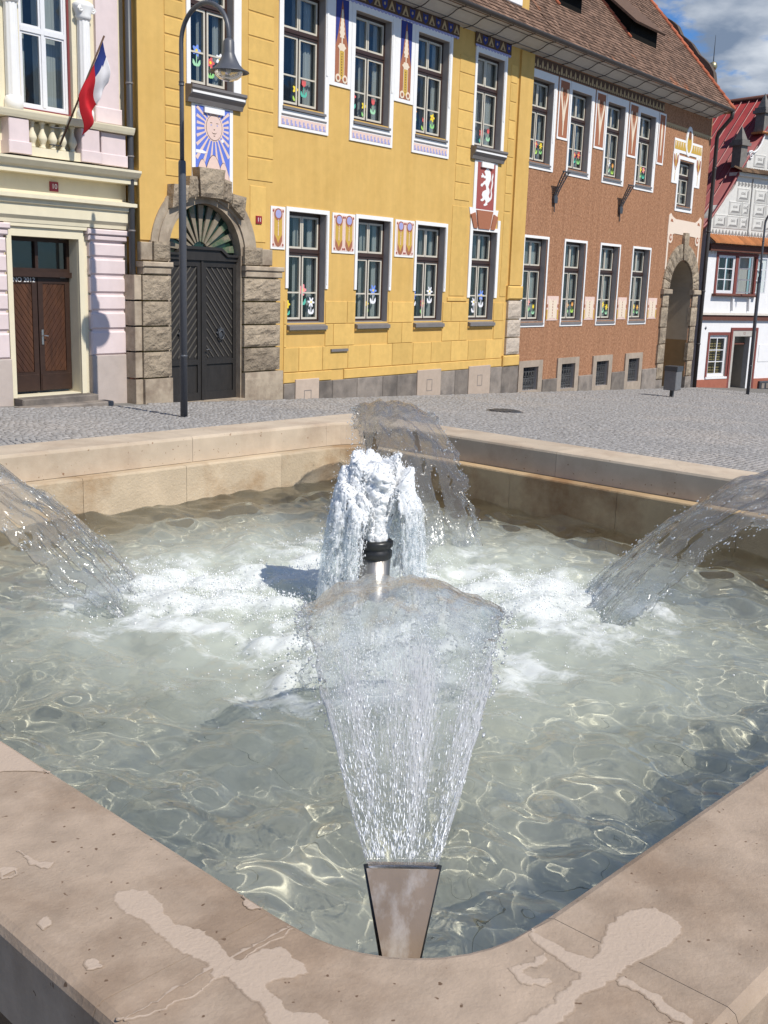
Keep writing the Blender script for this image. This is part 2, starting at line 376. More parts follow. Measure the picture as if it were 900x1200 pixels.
smear([(-2.014, -2.318), (-2.0, -2.324), (-2.001, -2.434), (-1.895, -2.405), (-1.844, -2.414), (-1.808, -2.441), (-1.822, -2.491), (-1.871, -2.507), (-1.963, -2.493), (-2.023, -2.492), (-2.075, -2.482), (-2.149, -2.487), (-2.248, -2.473), (-2.23, -2.445), (-2.143, -2.455), (-2.099, -2.446), (-2.051, -2.451), (-2.044, -2.416)], 100)
smear([(-2.09, -2.371), (-2.115, -2.37), (-2.129, -2.39), (-2.112, -2.433), (-2.089, -2.428), (-2.108, -2.396), (-2.097, -2.385), (-2.054, -2.392), (-2.044, -2.38)], 101)
smear([(-2.017, -2.492), (-2.003, -2.492), (-2.003, -2.551), (-2.022, -2.622), (-2.042, -2.613), (-2.024, -2.55)], 102)
smear([(-2.475, -1.561), (-2.462, -1.612), (-2.447, -1.634), (-2.468, -1.651), (-2.475, -1.607)], 103)
smear([(-2.525, -1.597), (-2.5, -1.602), (-2.521, -1.631), (-2.545, -1.622)], 104)
smear([(-2.558, -1.916), (-2.544, -1.917), (-2.542, -1.937), (-2.56, -1.939)], 105)
smear([(-2.556, -1.774), (-2.538, -1.778), (-2.548, -1.801), (-2.564, -1.798)], 106)
smear([(-2.39, -1.189), (-2.311, -1.288), (-2.262, -1.323), (-2.275, -1.184), (-2.293, -0.987)], 107)
smear([(-2.279, -1.945), (-2.252, -1.957), (-2.265, -1.986), (-2.287, -1.979)], 108)
# ------------------------------------------------------------------ water
rng = np.random.default_rng(11)
CEN = np.array([0.03, -0.025])                        # the middle jet
DG = 1 / math.sqrt(2)
def corner_dir(k):                                    # unit vectors from the centre to the nozzles: front, right, back, left
    return [np.array(v) * DG for v in ((-1, -1), (1, -1), (1, 1), (-1, 1))][k]
LAND = [corner_dir(k) * 0.98 for k in range(4)]
# random wave trains
WAVES = []
for i in range(90):
    lam = 0.110 * (0.60 / 0.110) ** rng.random()
    th = rng.random() * 2 * np.pi
    amp = 0.0028 * (lam / 0.2) ** 1.0
    WAVES.append((2*np.pi/lam * np.cos(th), 2*np.pi/lam * np.sin(th), amp * (0.5 + rng.random()), rng.random() * 6.28))
def height(x, y):
    h = np.zeros_like(x)
    wx = x + 0.05*np.sin(2.1*y + 1.3) + 0.03*np.sin(5.3*y + x*2.0); wy = y + 0.05*np.sin(2.6*x + 0.4) + 0.03*np.sin(4.7*x - y*1.7)
    for kx, ky, a, p in WAVES: 
        s = np.sin(kx*wx + ky*wy + p); h += a * 0.30 * (s + 0.3*s*np.abs(s))
    r0 = np.hypot(x - CEN[0], y - CEN[1])
    calm = 0.75 + 0.55*np.exp(-(r0/1.2)**2) + 0.55*smoothstep(1.2, 2.0, r0) - 0.55*smoothstep(1.85, 2.25, np.maximum(np.abs(x), np.abs(y)))*smoothstep(-0.5, 0.5, x + y)
    h *= calm
    for k in range(4):
        L = LAND[k]; r = np.hypot(x - L[0], y - L[1])
        h += 0.010 * np.sin(26*r - k) * np.exp(-r*1.9) + 0.012*np.exp(-(r/0.16)**2)
    h += 0.012*np.sin(19*r0)*np.exp(-r0*1.5)
    return h
NU, NV = 400, 410
gx = np.linspace(-HU+0.02, HU-0.02, NU); gy = np.linspace(-HV+0.02, HV-0.02, NV)
GX, GY = np.meshgrid(gx, gy); GH = height(GX, GY)
# lumpy turbulence where the jets land
def fbm(x, y, s, seed, octv=4):
    out = np.zeros(x.size); xf, yf = x.ravel(), y.ravel()
    for i in range(x.size):
        out[i] = mnoise.fractal(Vector((xf[i]*s, yf[i]*s, seed)), 0.8, 2.1, octv)
    return out.reshape(x.shape)
turb = fbm(GX, GY, 4.2, 3.1, 4)
rC = np.hypot(GX - CEN[0], GY - CEN[1])
near = sum(np.exp(-(np.hypot((GX - L[0]*0.90), (GY - L[1]*0.90))/0.60)**2) for L in LAND) + 0.75*np.exp(-(rC/0.95)**2)
near = np.clip(near, 0, 1.3)
GH += 0.020 * turb * near
foam = np.clip(near*0.47 + 0.66*turb*near - 0.14, 0, 0.9)
milk = np.clip(0.92*np.exp(-(rC/1.45)**4) + 0.12 * fbm(GX, GY, 1.4, 8.8, 3), 0, 1) * 0.85
vs = np.stack([GX, GY, ZW + GH], -1).reshape(-1, 3)
idx = np.arange(NU*NV).reshape(NV, NU)
fc = np.stack([idx[:-1, :-1], idx[:-1, 1:], idx[1:, 1:], idx[1:, :-1]], -1).reshape(-1, 4)
me = bpy.data.meshes.new('water')
me.vertices.add(len(vs)); me.vertices.foreach_set('co', vs.ravel())
me.loops.add(fc.size); me.loops.foreach_set('vertex_index', fc.ravel())
me.polygons.add(len(fc)); me.polygons.foreach_set('loop_start', np.arange(0, fc.size, 4)); me.polygons.foreach_set('use_smooth', np.ones(len(fc), bool))
for nm, arr in (('foam', foam), ('milk', milk)):
    at_ = me.attributes.new(nm, 'FLOAT', 'POINT'); at_.data.foreach_set('value', arr.ravel().astype(np.float32))
me.update(); me.validate()
water = bpy.data.objects.new('water', me); COL.objects.link(water); water['kind'] = 'structure'
water.location = (FC[0], FC[1], 0); water.rotation_euler = (0, 0, FA)
try: water.cycles.is_caustics_caster = True
except Exception: pass
mw = bpy.data.materials.new('pool water'); n, l = nodes_of(mw); n.clear()
out = n.new('ShaderNodeOutputMaterial')
gl = n.new('ShaderNodeBsdfGlass'); gl.inputs['Roughness'].default_value = 0.0; gl.inputs['IOR'].default_value = 1.333; gl.inputs['Color'].default_value = (0.985, 1.0, 0.99, 1)
mk = n.new('ShaderNodeBsdfDiffuse'); mk.inputs['Color'].default_value = (0.75, 0.80, 0.70, 1)
fo = n.new('ShaderNodeBsdfDiffuse'); fo.inputs['Color'].default_value = (0.88, 0.90, 0.90, 1)
a1 = n.new('ShaderNodeAttribute'); a1.attribute_name = 'milk'; a2 = n.new('ShaderNodeAttribute'); a2.attribute_name = 'foam'
tc = n.new('ShaderNodeTexCoord')
nz = n.new('ShaderNodeTexNoise'); l.new(tc.outputs['Object'], nz.inputs['Vector']); nz.inputs['Scale'].default_value = 24; nz.inputs['Detail'].default_value = 8; nz.inputs['Roughness'].default_value = 0.68; nz.inputs['Distortion'].default_value = 0.8
mm = n.new('ShaderNodeMath'); mm.operation = 'ADD'; l.new(nz.outputs['Fac'], mm.inputs[0]); l.new(a2.outputs['Fac'], mm.inputs[1])
mr = n.new('ShaderNodeMapRange'); l.new(mm.outputs[0], mr.inputs['Value']); mr.inputs['From Min'].default_value = 0.68; mr.inputs['From Max'].default_value = 1.06
mr.inputs['To Max'].default_value = 0.54
mp_ = n.new('ShaderNodeMath'); mp_.operation = 'MULTIPLY'; l.new(a1.outputs['Fac'], mp_.inputs[0]); mp_.inputs[1].default_value = 0.66
trn = n.new('ShaderNodeBsdfTransparent'); trn.inputs['Color'].default_value = (0.97, 1.0, 0.98, 1)
m00 = n.new('ShaderNodeMixShader'); m00.inputs[0].default_value = 0.21; l.new(gl.outputs[0], m00.inputs[1]); l.new(trn.outputs[0], m00.inputs[2])
m1 = n.new('ShaderNodeMixShader'); l.new(mp_.outputs[0], m1.inputs[0]); l.new(m00.outputs[0], m1.inputs[1]); l.new(mk.outputs[0], m1.inputs[2])
m2 = n.new('ShaderNodeMixShader'); l.new(mr.outputs[0], m2.inputs[0]); l.new(m1.outputs[0], m2.inputs[1]); l.new(fo.outputs[0], m2.inputs[2])
l.new(m2.outputs[0], out.inputs[0]); me.materials.append(mw)

# ------------------------------------------------------------------ ground
M_GROUND = mat('sand joints', (0.19, 0.18, 0.165), 0.95, 0.2, 30, 0.3, 90)
gmb = MB(); X0, X1, Y0, Y1 = -140.0, 220.0, -160.0, 60.0
gmb.quad((X0, Y0, ground_z(X0)), (X1, Y0, ground_z(X1)), (X1, Y1, ground_z(X1)), (X0, Y1, ground_z(X0)))
square = gmb.build('square', M_GROUND, kind='structure')
# ------------------------------------------------------------------ nozzles, jet pipe, water jets
def film_material(name='water film', refr=0.10, strength=0.6, fres=0.85):
    m = bpy.data.materials.new(name); n, l = nodes_of(m); n.clear()
    out = n.new('ShaderNodeOutputMaterial')
    tr = n.new('ShaderNodeBsdfTransparent'); tr.inputs['Color'].default_value = (0.985, 0.992, 0.995, 1)
    rf = n.new('ShaderNodeBsdfRefraction'); rf.inputs['IOR'].default_value = 1.12; rf.inputs['Roughness'].default_value = 0.02; rf.inputs['Color'].default_value = (0.97, 0.985, 0.99, 1)
    gy = n.new('ShaderNodeBsdfGlossy'); gy.inputs['Roughness'].default_value = 0.14; gy.inputs['Color'].default_value = (1, 1, 1, 1)
    df = n.new('ShaderNodeBsdfDiffuse'); df.inputs['Color'].default_value = (0.95, 0.95, 0.95, 1)
    tl = n.new('ShaderNodeBsdfTranslucent'); tl.inputs['Color'].default_value = (0.95, 0.95, 0.95, 1)
    uv = n.new('ShaderNodeAttribute'); uv.attribute_name = 'flow'          # across, along, whiteness
    mp = n.new('ShaderNodeMapping'); l.new(uv.outputs['Vector'], mp.inputs[0]); mp.inputs['Scale'].default_value = (210, 34, 0)
    nz = n.new('ShaderNodeTexNoise'); l.new(mp.outputs[0], nz.inputs['Vector']); nz.inputs['Scale'].default_value = 1.0; nz.inputs['Detail'].default_value = 6; nz.inputs['Roughness'].default_value = 0.7
    sp = n.new('ShaderNodeSeparateXYZ'); l.new(uv.outputs['Vector'], sp.inputs[0])
    ad = n.new('ShaderNodeMath'); ad.operation = 'ADD'; l.new(nz.outputs['Fac'], ad.inputs[0]); l.new(sp.outputs[2], ad.inputs[1])
    mr = n.new('ShaderNodeMapRange'); l.new(ad.outputs[0], mr.inputs['Value']); mr.inputs['From Min'].default_value = 0.70; mr.inputs['From Max'].default_value = 0.84; mr.inputs['To Min'].default_value = 0.055; mr.inputs['To Max'].default_value = 0.97
    bp = n.new('ShaderNodeBump'); bp.inputs['Strength'].default_value = strength; bp.inputs['Distance'].default_value = 0.012
    mp2 = n.new('ShaderNodeMapping'); l.new(uv.outputs['Vector'], mp2.inputs[0]); mp2.inputs['Scale'].default_value = (42, 16, 0)
    nb = n.new('ShaderNodeTexNoise'); l.new(mp2.outputs[0], nb.inputs['Vector']); nb.inputs['Scale'].default_value = 1.0; nb.inputs['Detail'].default_value = 3
    l.new(nb.outputs['Fac'], bp.inputs['Height'])
    for s in (gy, rf): l.new(bp.outputs[0], s.inputs['Normal'])
    fr = thin_fresnel(n, l, 1.33, bp.outputs[0])
    fa = n.new('ShaderNodeMath'); fa.operation = 'MULTIPLY_ADD'; l.new(fr.outputs[0], fa.inputs[0]); fa.inputs[1].default_value = fres; fa.inputs[2].default_value = 0.012; fa.use_clamp = True
    m0 = n.new('ShaderNodeMixShader'); m0.inputs[0].default_value = refr; l.new(tr.outputs[0], m0.inputs[1]); l.new(rf.outputs[0], m0.inputs[2])
    m1 = n.new('ShaderNodeMixShader'); l.new(fa.outputs[0], m1.inputs[0]); l.new(m0.outputs[0], m1.inputs[1]); l.new(gy.outputs[0], m1.inputs[2])
    m2a = n.new('ShaderNodeMixShader'); m2a.inputs[0].default_value = 0.5; l.new(df.outputs[0], m2a.inputs[1]); l.new(tl.outputs[0], m2a.inputs[2])
    g2 = n.new('ShaderNodeBsdfGlossy'); g2.inputs['Roughness'].default_value = 0.38; bp3 = n.new('ShaderNodeBump'); bp3.inputs['Strength'].default_value = 1.0; bp3.inputs['Distance'].default_value = 0.02; l.new(nz.outputs['Fac'], bp3.inputs['Height']); l.new(bp3.outputs[0], g2.inputs['Normal'])
    m2 = n.new('ShaderNodeMixShader'); m2.inputs[0].default_value = 0.35; l.new(m2a.outputs[0], m2.inputs[1]); l.new(g2.outputs[0], m2.inputs[2])
    m3 = n.new('ShaderNodeMixShader'); l.new(mr.outputs[0], m3.inputs[0]); l.new(m1.outputs[0], m3.inputs[1]); l.new(m2.outputs[0], m3.inputs[2])
    l.new(m3.outputs[0], out.inputs[0]); return m
M_FILM = film_material(); M_FILM2 = film_material('thick water film', 0.28, 0.9, 0.85)
def drop_material(name, white, gloss=0.16):
    m = bpy.data.materials.new(name); n, l = nodes_of(m); n.clear()
    out = n.new('ShaderNodeOutputMaterial')
    tr = n.new('ShaderNodeBsdfTransparent'); tr.inputs['Color'].default_value = (0.93, 0.95, 0.97, 1)
    gy = n.new('ShaderNodeBsdfGlossy'); gy.inputs['Roughness'].default_value = 0.30
    df = n.new('ShaderNodeBsdfDiffuse'); df.inputs['Color'].default_value = (0.97, 0.98, 0.99, 1)
    tl = n.new('ShaderNodeBsdfTranslucent'); tl.inputs['Color'].default_value = (0.9, 0.92, 0.94, 1)
    m2 = n.new('ShaderNodeMixShader'); m2.inputs[0].default_value = 0.42; l.new(df.outputs[0], m2.inputs[1]); l.new(tl.outputs[0], m2.inputs[2])
    fr = thin_fresnel(n, l, 1.45)
    m0 = n.new('ShaderNodeMixShader'); m0.inputs[0].default_value = white; l.new(tr.outputs[0], m0.inputs[1]); l.new(m2.outputs[0], m0.inputs[2])
    fa = n.new('ShaderNodeMath'); fa.operation = 'ADD'; fa.use_clamp = True; fa.inputs[1].default_value = gloss; l.new(fr.outputs[0], fa.inputs[0])
    m1 = n.new('ShaderNodeMixShader'); l.new(fa.outputs[0], m1.inputs[0]); l.new(m0.outputs[0], m1.inputs[1]); l.new(gy.outputs[0], m1.inputs[2])
    l.new(m1.outputs[0], out.inputs[0]); return m
M_DROP = drop_material('water drops', 0.45)
M_FROTH_DROP = mat('froth drops', (0.95, 0.96, 0.97), 0.3, 0.0, spec=0.4)
def froth_material():
    m = bpy.data.materials.new('white froth'); n, l = nodes_of(m); n.clear()
    out = n.new('ShaderNodeOutputMaterial')
    tr = n.new('ShaderNodeBsdfTransparent'); tr.inputs['Color'].default_value = (0.95, 0.97, 0.98, 1)
    df = n.new('ShaderNodeBsdfDiffuse'); df.inputs['Color'].default_value = (0.96, 0.97, 0.98, 1)
    tl = n.new('ShaderNodeBsdfTranslucent'); tl.inputs['Color'].default_value = (0.90, 0.92, 0.94, 1)
    gy = n.new('ShaderNodeBsdfGlossy'); gy.inputs['Roughness'].default_value = 0.16
    at = n.new('ShaderNodeAttribute'); at.attribute_name = 'flow'; sp = n.new('ShaderNodeSeparateXYZ'); l.new(at.outputs['Vector'], sp.inputs[0])
    mp = n.new('ShaderNodeMapping'); l.new(at.outputs['Vector'], mp.inputs[0]); mp.inputs['Scale'].default_value = (60, 26, 0)
    nz = n.new('ShaderNodeTexNoise'); l.new(mp.outputs[0], nz.inputs['Vector']); nz.inputs['Scale'].default_value = 1.0; nz.inputs['Detail'].default_value = 7; nz.inputs['Roughness'].default_value = 0.7
    ad = n.new('ShaderNodeMath'); ad.operation = 'ADD'; l.new(nz.outputs['Fac'], ad.inputs[0]); l.new(sp.outputs[2], ad.inputs[1])
    mr = n.new('ShaderNodeMapRange'); l.new(ad.outputs[0], mr.inputs['Value']); mr.inputs['From Min'].default_value = 0.45; mr.inputs['From Max'].default_value = 0.72; mr.inputs['To Min'].default_value = 0.03; mr.inputs['To Max'].default_value = 1.0
    bp = n.new('ShaderNodeBump'); bp.inputs['Strength'].default_value = 0.45; bp.inputs['Distance'].default_value = 0.008; l.new(nz.outputs['Fac'], bp.inputs['Height'])
    for s in (df, tl, gy): l.new(bp.outputs[0], s.inputs['Normal'])
    m2 = n.new('ShaderNodeMixShader'); m2.inputs[0].default_value = 0.14; l.new(df.outputs[0], m2.inputs[1]); l.new(tl.outputs[0], m2.inputs[2])
    m0 = n.new('ShaderNodeMixShader'); l.new(mr.outputs[0], m0.inputs[0]); l.new(tr.outputs[0], m0.inputs[1]); l.new(m2.outputs[0], m0.inputs[2])
    m1 = n.new('ShaderNodeMixShader'); m1.inputs[0].default_value = 0.03; l.new(m0.outputs[0], m1.inputs[1]); l.new(gy.outputs[0], m1.inputs[2])
    l.new(m1.outputs[0], out.inputs[0]); return m
M_FROTH = froth_material()

def to_world(p):
    c, s = math.cos(FA), math.sin(FA)
    return (FC[0] + p[0]*c - p[1]*s, FC[1] + p[0]*s + p[1]*c, p[2])
def grid_sheet(P, W, thick, keep=None):
    """closed sheet with thickness from a grid of points P[j][i]; W is the flow attribute"""
    nj, ni = P.shape[:2]
    T1 = np.gradient(P, axis=0); T2 = np.gradient(P, axis=1)
    N = np.cross(T1, T2); N /= np.maximum(np.linalg.norm(N, axis=-1, keepdims=True), 1e-9)
    th = thick if np.ndim(thick) else np.full((nj, ni), thick)
    A, B = P + N * th[..., None] / 2, P - N * th[..., None] / 2
    vs = np.concatenate([A.reshape(-1, 3), B.reshape(-1, 3)])
    idx = np.arange(nj*ni).reshape(nj, ni); o = nj*ni; fs = []
    K = np.ones((nj-1, ni-1), bool) if keep is None else keep
    for j in range(nj-1):
        for i in range(ni-1):
            if not K[j, i]: continue
            a, b, c, d = idx[j, i], idx[j, i+1], idx[j+1, i+1], idx[j+1, i]
            fs.append((a, d, c, b)); fs.append((a+o, b+o, c+o, d+o))
            if i == 0 or not K[j, i-1]: fs.append((a, a+o, d+o, d))
            if i == ni-2 or not K[j, i+1]: fs.append((b, c, c+o, b+o))
            if j == 0 or not K[j-1, i]: fs.append((a, b, b+o, a+o))
            if j == nj-2 or not K[j+1, i]: fs.append((d, d+o, c+o, c))
    return vs, fs, np.concatenate([W.reshape(-1, 3)]*2)
def link_sheet(name, parts, m, loc):
    V = []; F = []; A = []; o = 0
    for vs, fs, at in parts:
        V.append(vs); F += [tuple(i + o for i in f) for f in fs]; A.append(at); o += len(vs)
    V = np.concatenate(V); A = np.concatenate(A)
    V = np.array([to_world(p) for p in V]) - np.array(loc)
    me = bpy.data.meshes.new(name); me.from_pydata(V.tolist(), [], F)
    at = me.attributes.new('flow', 'FLOAT_VECTOR', 'POINT'); at.data.foreach_set('vector', A.astype(np.float32).ravel())
    me.polygons.foreach_set('use_smooth', [True]*len(F)); me.materials.append(m); me.update()
    o_ = bpy.data.objects.new(name, me); COL.objects.link(o_); o_.location = loc
    ORIG[o_.name] = Vector(loc)
    return o_
ICO = None
OCT = (np.array([(1, 0, 0), (-1, 0, 0), (0, 1, 0), (0, -1, 0), (0, 0, 1), (0, 0, -1)], float), np.array([(0, 2, 4), (2, 1, 4), (1, 3, 4), (3, 0, 4), (2, 0, 5), (1, 2, 5), (3, 1, 5), (0, 3, 5)]))
def drops(name, pts, rad, m, stretch=None, parent=None, kind='stuff', tiny=False):
    """many small drops as one mesh"""
    global ICO
    if ICO is None:
        bm = bmesh.new(); bmesh.ops.create_icosphere(bm, subdivisions=1, radius=1.0)
        ICO = (np.array([v.co[:] for v in bm.verts]), np.array([[v.index for v in f.verts] for f in bm.faces])); bm.free()
    iv, if_ = OCT if tiny else ICO; nP = len(pts); off = np.array(origin(parent))
    pts = np.array([to_world(p) for p in pts]) - off
    sc = np.array(rad)[:, None, None] * np.ones((nP, 1, 3))
    if stretch is not None:                       # (n,3) direction * factor
        st = np.array(stretch); L = np.linalg.norm(st, axis=1, keepdims=True); d = st/np.maximum(L, 1e-6)
        c, s = math.cos(FA), math.sin(FA); d = np.stack([d[:, 0]*c - d[:, 1]*s, d[:, 0]*s + d[:, 1]*c, d[:, 2]], -1)
        base = iv[None]*sc
        along = (base*d[:, None, :]).sum(-1, keepdims=True)
        V = base + along*d[:, None, :]*(L[:, None, :]-1)
    else: V = iv[None]*sc
    V = (V + pts[:, None, :]).reshape(-1, 3)
    F = (if_[None] + (np.arange(nP)*len(iv))[:, None, None]).reshape(-1, 3)
    me = bpy.data.meshes.new(name)
    me.vertices.add(len(V)); me.vertices.foreach_set('co', V.ravel()); me.loops.add(F.size); me.loops.foreach_set('vertex_index', F.ravel())
    me.polygons.add(len(F)); me.polygons.foreach_set('loop_start', np.arange(0, F.size, 3)); me.polygons.foreach_set('use_smooth', np.ones(len(F), bool))
    me.update(); me.validate(); me.materials.append(m)
    o = bpy.data.objects.new(name, me); COL.objects.link(o)
    if parent: o.parent = parent
    if kind: o['kind'] = kind
    return o

FAN_LABELS = ['front fan of clear water rising from the near steel nozzle', 'clear water sheet arching in from the right edge of the basin',
              'glassy fan of water arching behind the frothy middle jet', 'clear water sheet arching in from the left edge of the basin']
T_END = 1.93
def fan_frame(k):
    e = corner_dir(k); s = np.array((-e[1], e[0]))
    if k == 2: inw, sh = -e*math.cos(0.13) - s*math.sin(0.13), -s*0.07
    elif k == 0: inw, sh = -e*math.cos(0.035) - s*(-math.sin(0.035)), s*0.035
    else: inw, sh = -e, s*0.0
    return e, s, inw, sh
def fan_point(k, t, q, lift=0.0):
    e, s, inw, sh = fan_frame(k)
    p = e*2.83 + sh + inw*t
    w = 0.064 + 0.160*(1 - math.exp(-2.2*t)) + 0.06*t
    z = 1.268 - 0.555*(t-0.73)**2 - 0.085*q*q*min(t, 1.0) + lift
    side = s if k else s
    p = p + side*(w*q)
    return np.array((p[0], p[1], z))
for k in range(4):
    NJ, NI = 130, 54
    P = np.zeros((NJ, NI, 3)); W = np.zeros((NJ, NI, 3)); keep = np.ones((NJ-1, NI-1), bool); TH = np.zeros((NJ, NI))
    for j in range(NJ):
        t = T_END*(j/(NJ-1))**1.08
        for i in range(NI):
            q = -1 + 2*i/(NI-1)
            amp = min(1, t*1.6)
            n1 = mnoise.fractal(Vector((q*2.6, t*3.2, k*7.7)), 0.8, 2.0, 3)
            n2 = mnoise.noise(Vector((q*9.0, t*13.0, k*3.3)))
            edge = (0.10 if k == 0 else 0.24)*mnoise.noise(Vector((t*7.0, np.sign(q)*4.0, k*2.2 + 50))) + (0.05 if k == 0 else 0.12)*mnoise.noise(Vector((t*22.0, np.sign(q)*4.0, k)))
            p = fan_point(k, t, q*(1 + edge*abs(q)*amp))
            p[2] += ((0.020 if k == 0 else 0.034)*n1 + (0.007 if k == 0 else 0.012)*n2)*amp + 0.012*math.sin(t*27 + n1*2.0)*max(0, t-0.5)*0.6
            P[j, i] = p
            rise = math.exp(-((t-0.25)/0.36)**2)
            band = 1.7*(0.10*math.exp(-((q+0.62)/0.2)**2) + 0.13*math.exp(-((q-0.22)/0.22)**2) + 0.10*math.exp(-((q-0.80)/0.15)**2) + 0.07*math.exp(-((q+0.15)/0.15)**2))
            W[j, i] = (q*0.25, t, (-0.03 - 0.06*smoothstep(0.40, 0.62, t) + 0.165*rise + 0.9*band*rise + 0.22*smoothstep(1.35, 1.95, t) + 0.17*smoothstep(0.86, 1.0, abs(q))) if k == 0 else
                       (-0.04 + 0.10*smoothstep(0.88, 1.0, abs(q)) + 0.26*smoothstep(1.45, 1.95, t)))
            TH[j, i] = 0.007 + 0.008*smoothstep(0.8, 1.0, abs(q))*amp
    for j in range(NJ-1):
        t = T_END*(j/(NJ-1))**1.08
        for i in range(NI-1):
            q = -1 + 2*(i+0.5)/(NI-1)
            hole = mnoise.fractal(Vector((q*5.5, t*3.0, k*5.1 + 20)), 0.7, 2.2, 4)
            if t > 1.15 and hole > 0.62 - 0.75*(t-1.15): keep[j, i] = False
            if abs(q) > 0.9 and t > 0.35 and mnoise.noise(Vector((q*8, t*17, k*9.0))) > 0.28: keep[j, i] = False
    e = corner_dir(k); base = to_world((e[0]*2.83, e[1]*2.83, 1.0))
    fan = link_sheet('water_fan', [grid_sheet(P, W, TH, keep)], M_FILM if k == 0 else M_FILM2, base)
    tag(fan, FAN_LABELS[k], 'water jet', 'fan jets of the fountain')
    rr = np.random.default_rng(40 + k)
    # beads along the ragged edges and down the falling side
    pts = []; rad = []; st = []
    for _ in range(760 if k == 0 else 520):
        t = rr.uniform(0.25, T_END)
        sgn = rr.choice([-1, 1]); q = sgn*(1.0 + rr.normal()*0.045 + 0.03)
        p = fan_point(k, t, q) + rr.normal(size=3)*np.array((0.006, 0.006, 0.010))*(0.4 + t)
        v = fan_point(k, t+0.02, q) - fan_point(k, t, q); v /= np.linalg.norm(v)
        pts.append(p); rad.append((0.0014 if k != 2 else 0.0022) + 0.0036*rr.random()**3); st.append(v*rr.uniform(1.0, 2.2))
    for _ in range(500):
        t = rr.uniform(1.15, T_END+0.1); q = rr.uniform(-1.05, 1.05)
        p = fan_point(k, t, q) + rr.normal(size=3)*0.012*(t-0.6)
        v = fan_point(k, t+0.02, q) - fan_point(k, t, q); v /= np.linalg.norm(v)
        pts.append(p); rad.append(0.0013 + 0.003*rr.random()**3); st.append(v*rr.uniform(1.2, 3.0))
    if k == 0:                                    # sparkling beads in the rising sheet
        wp, wr_, ws = [], [], []
        for _ in range(5200):
            t = 0.01 + 0.66*rr.random()**1.25
            q = rr.choice([-0.92, -0.62, -0.55, 0.22, 0.15, 0.8, 0.93, -0.15]) + rr.normal()*0.13
            if abs(q) > 1.02: continue
            p = fan_point(k, t, q, 0.004*rr.normal() + 0.004)
            v = fan_point(k, t+0.02, q) - fan_point(k, t, q); v /= np.linalg.norm(v)
            wp.append(p); wr_.append(0.00035 + 0.0008*rr.random()**3); ws.append(v*rr.uniform(1.5 + 4*max(0, 0.35-t), 3.5 + 14*max(0, 0.6-t)))
        drops('white_beads', wp, wr_, M_FROTH_DROP, ws, parent=fan)
    drops('water_drops', pts, rad, M_DROP, st, parent=fan)

# steel nozzles: flat wedge spouts in the four corners (parts of the fountain)
for k in range(4):
    e, s, inw, sh = fan_frame(k)
    top = e*2.83 + sh; bot = e*2.95 + sh*0.9
    def P3(c, z, a, d): v = c + s*a + e*d; return (v[0], v[1], z)
    ax = (top - bot)/0.26
    sec = []
    for f in np.linspace(0, 1, 7):
        z = 0.72 + 0.247*f; c = bot + (top-bot)*f; hw = 0.005 + 0.059*f; hd = 0.030 - 0.022*f
        sec.append([P3(c, z, hw*math.cos(a)*(1 if abs(math.cos(a)) > 0.3 else 1), hd*math.sin(a)) for a in np.linspace(0, 2*math.pi, 20, endpoint=False)])
    mb = MB(); mb.smooth = True
    vs = [p for r in sec for p in r]; n_ = 20; fs = [(i*n_+j, i*n_+(j+1) % n_, (i+1)*n_+(j+1) % n_, (i+1)*n_+j) for i in range(6) for j in range(n_)]
    mb.add(vs, fs)
    noz = fbuild(mb, 'nozzle', M_STEEL)
    # flat cheek plate towards the rim with dark folded edges
    pl = MB()
    for sg in (-1, 1):
        d = sg*0.024
        a = [P3(bot, 0.74, -0.005, d*1.25), P3(bot, 0.74, 0.005, d*1.25), P3(top, 0.970, 0.0655, d*0.40), P3(top, 0.970, -0.0655, d*0.40)]
        b = [P3(bot, 0.74, -0.005, d*1.25+sg*0.004), P3(bot, 0.74, 0.005, d*1.25+sg*0.004), P3(top, 0.970, 0.0655, d*0.40+sg*0.004), P3(top, 0.970, -0.0655, d*0.40+sg*0.004)]
        pl.add(a + b, [(0, 1, 2, 3), (4, 7, 6, 5), (0, 4, 5, 1), (1, 5, 6, 2), (2, 6, 7, 3), (3, 7, 4, 0)])
    pl.build('cheek_plate', M_PLATE, noz)
    for sg in (-1, 1):
        ed = MB().tube([P3(bot, 0.735, sg*0.006, 0), P3(top, 0.973, sg*0.067, 0)], [0.009, 0.0045], 8); ed.build('folded_edge', M_BLACK, noz)
    MB().tube([P3(bot, 0.30, 0, 0), P3(bot, 0.80, 0, 0)], 0.013, 12).build('feed_pipe', M_STEEL, noz)

# middle jet: steel pipe with a black collar, frothing column
cx, cy = CEN; DZ = -0.075
pipe = MB().lathe((cx, cy), [(0.068, ZF-0.05), (0.068, 0.885+DZ)], 28).build('jet_pipe', M_STEEL, fountain)
MB().lathe((cx, cy), [(r, z+DZ) for r, z in [(0.069, 0.882), (0.075, 0.888), (0.076, 0.915), (0.069, 0.922), (0.069, 0.930), (0.078, 0.936), (0.079, 0.958), (0.070, 0.966), (0.050, 0.966)]], 28).build('collar', M_BLACK, pipe)
rr = np.random.default_rng(77)
parts = []
def lump(a, t, s): return mnoise.fractal(Vector((math.cos(a)*2.0, math.sin(a)*2.0, t*5.0 + s)), 0.75, 2.1, 5)
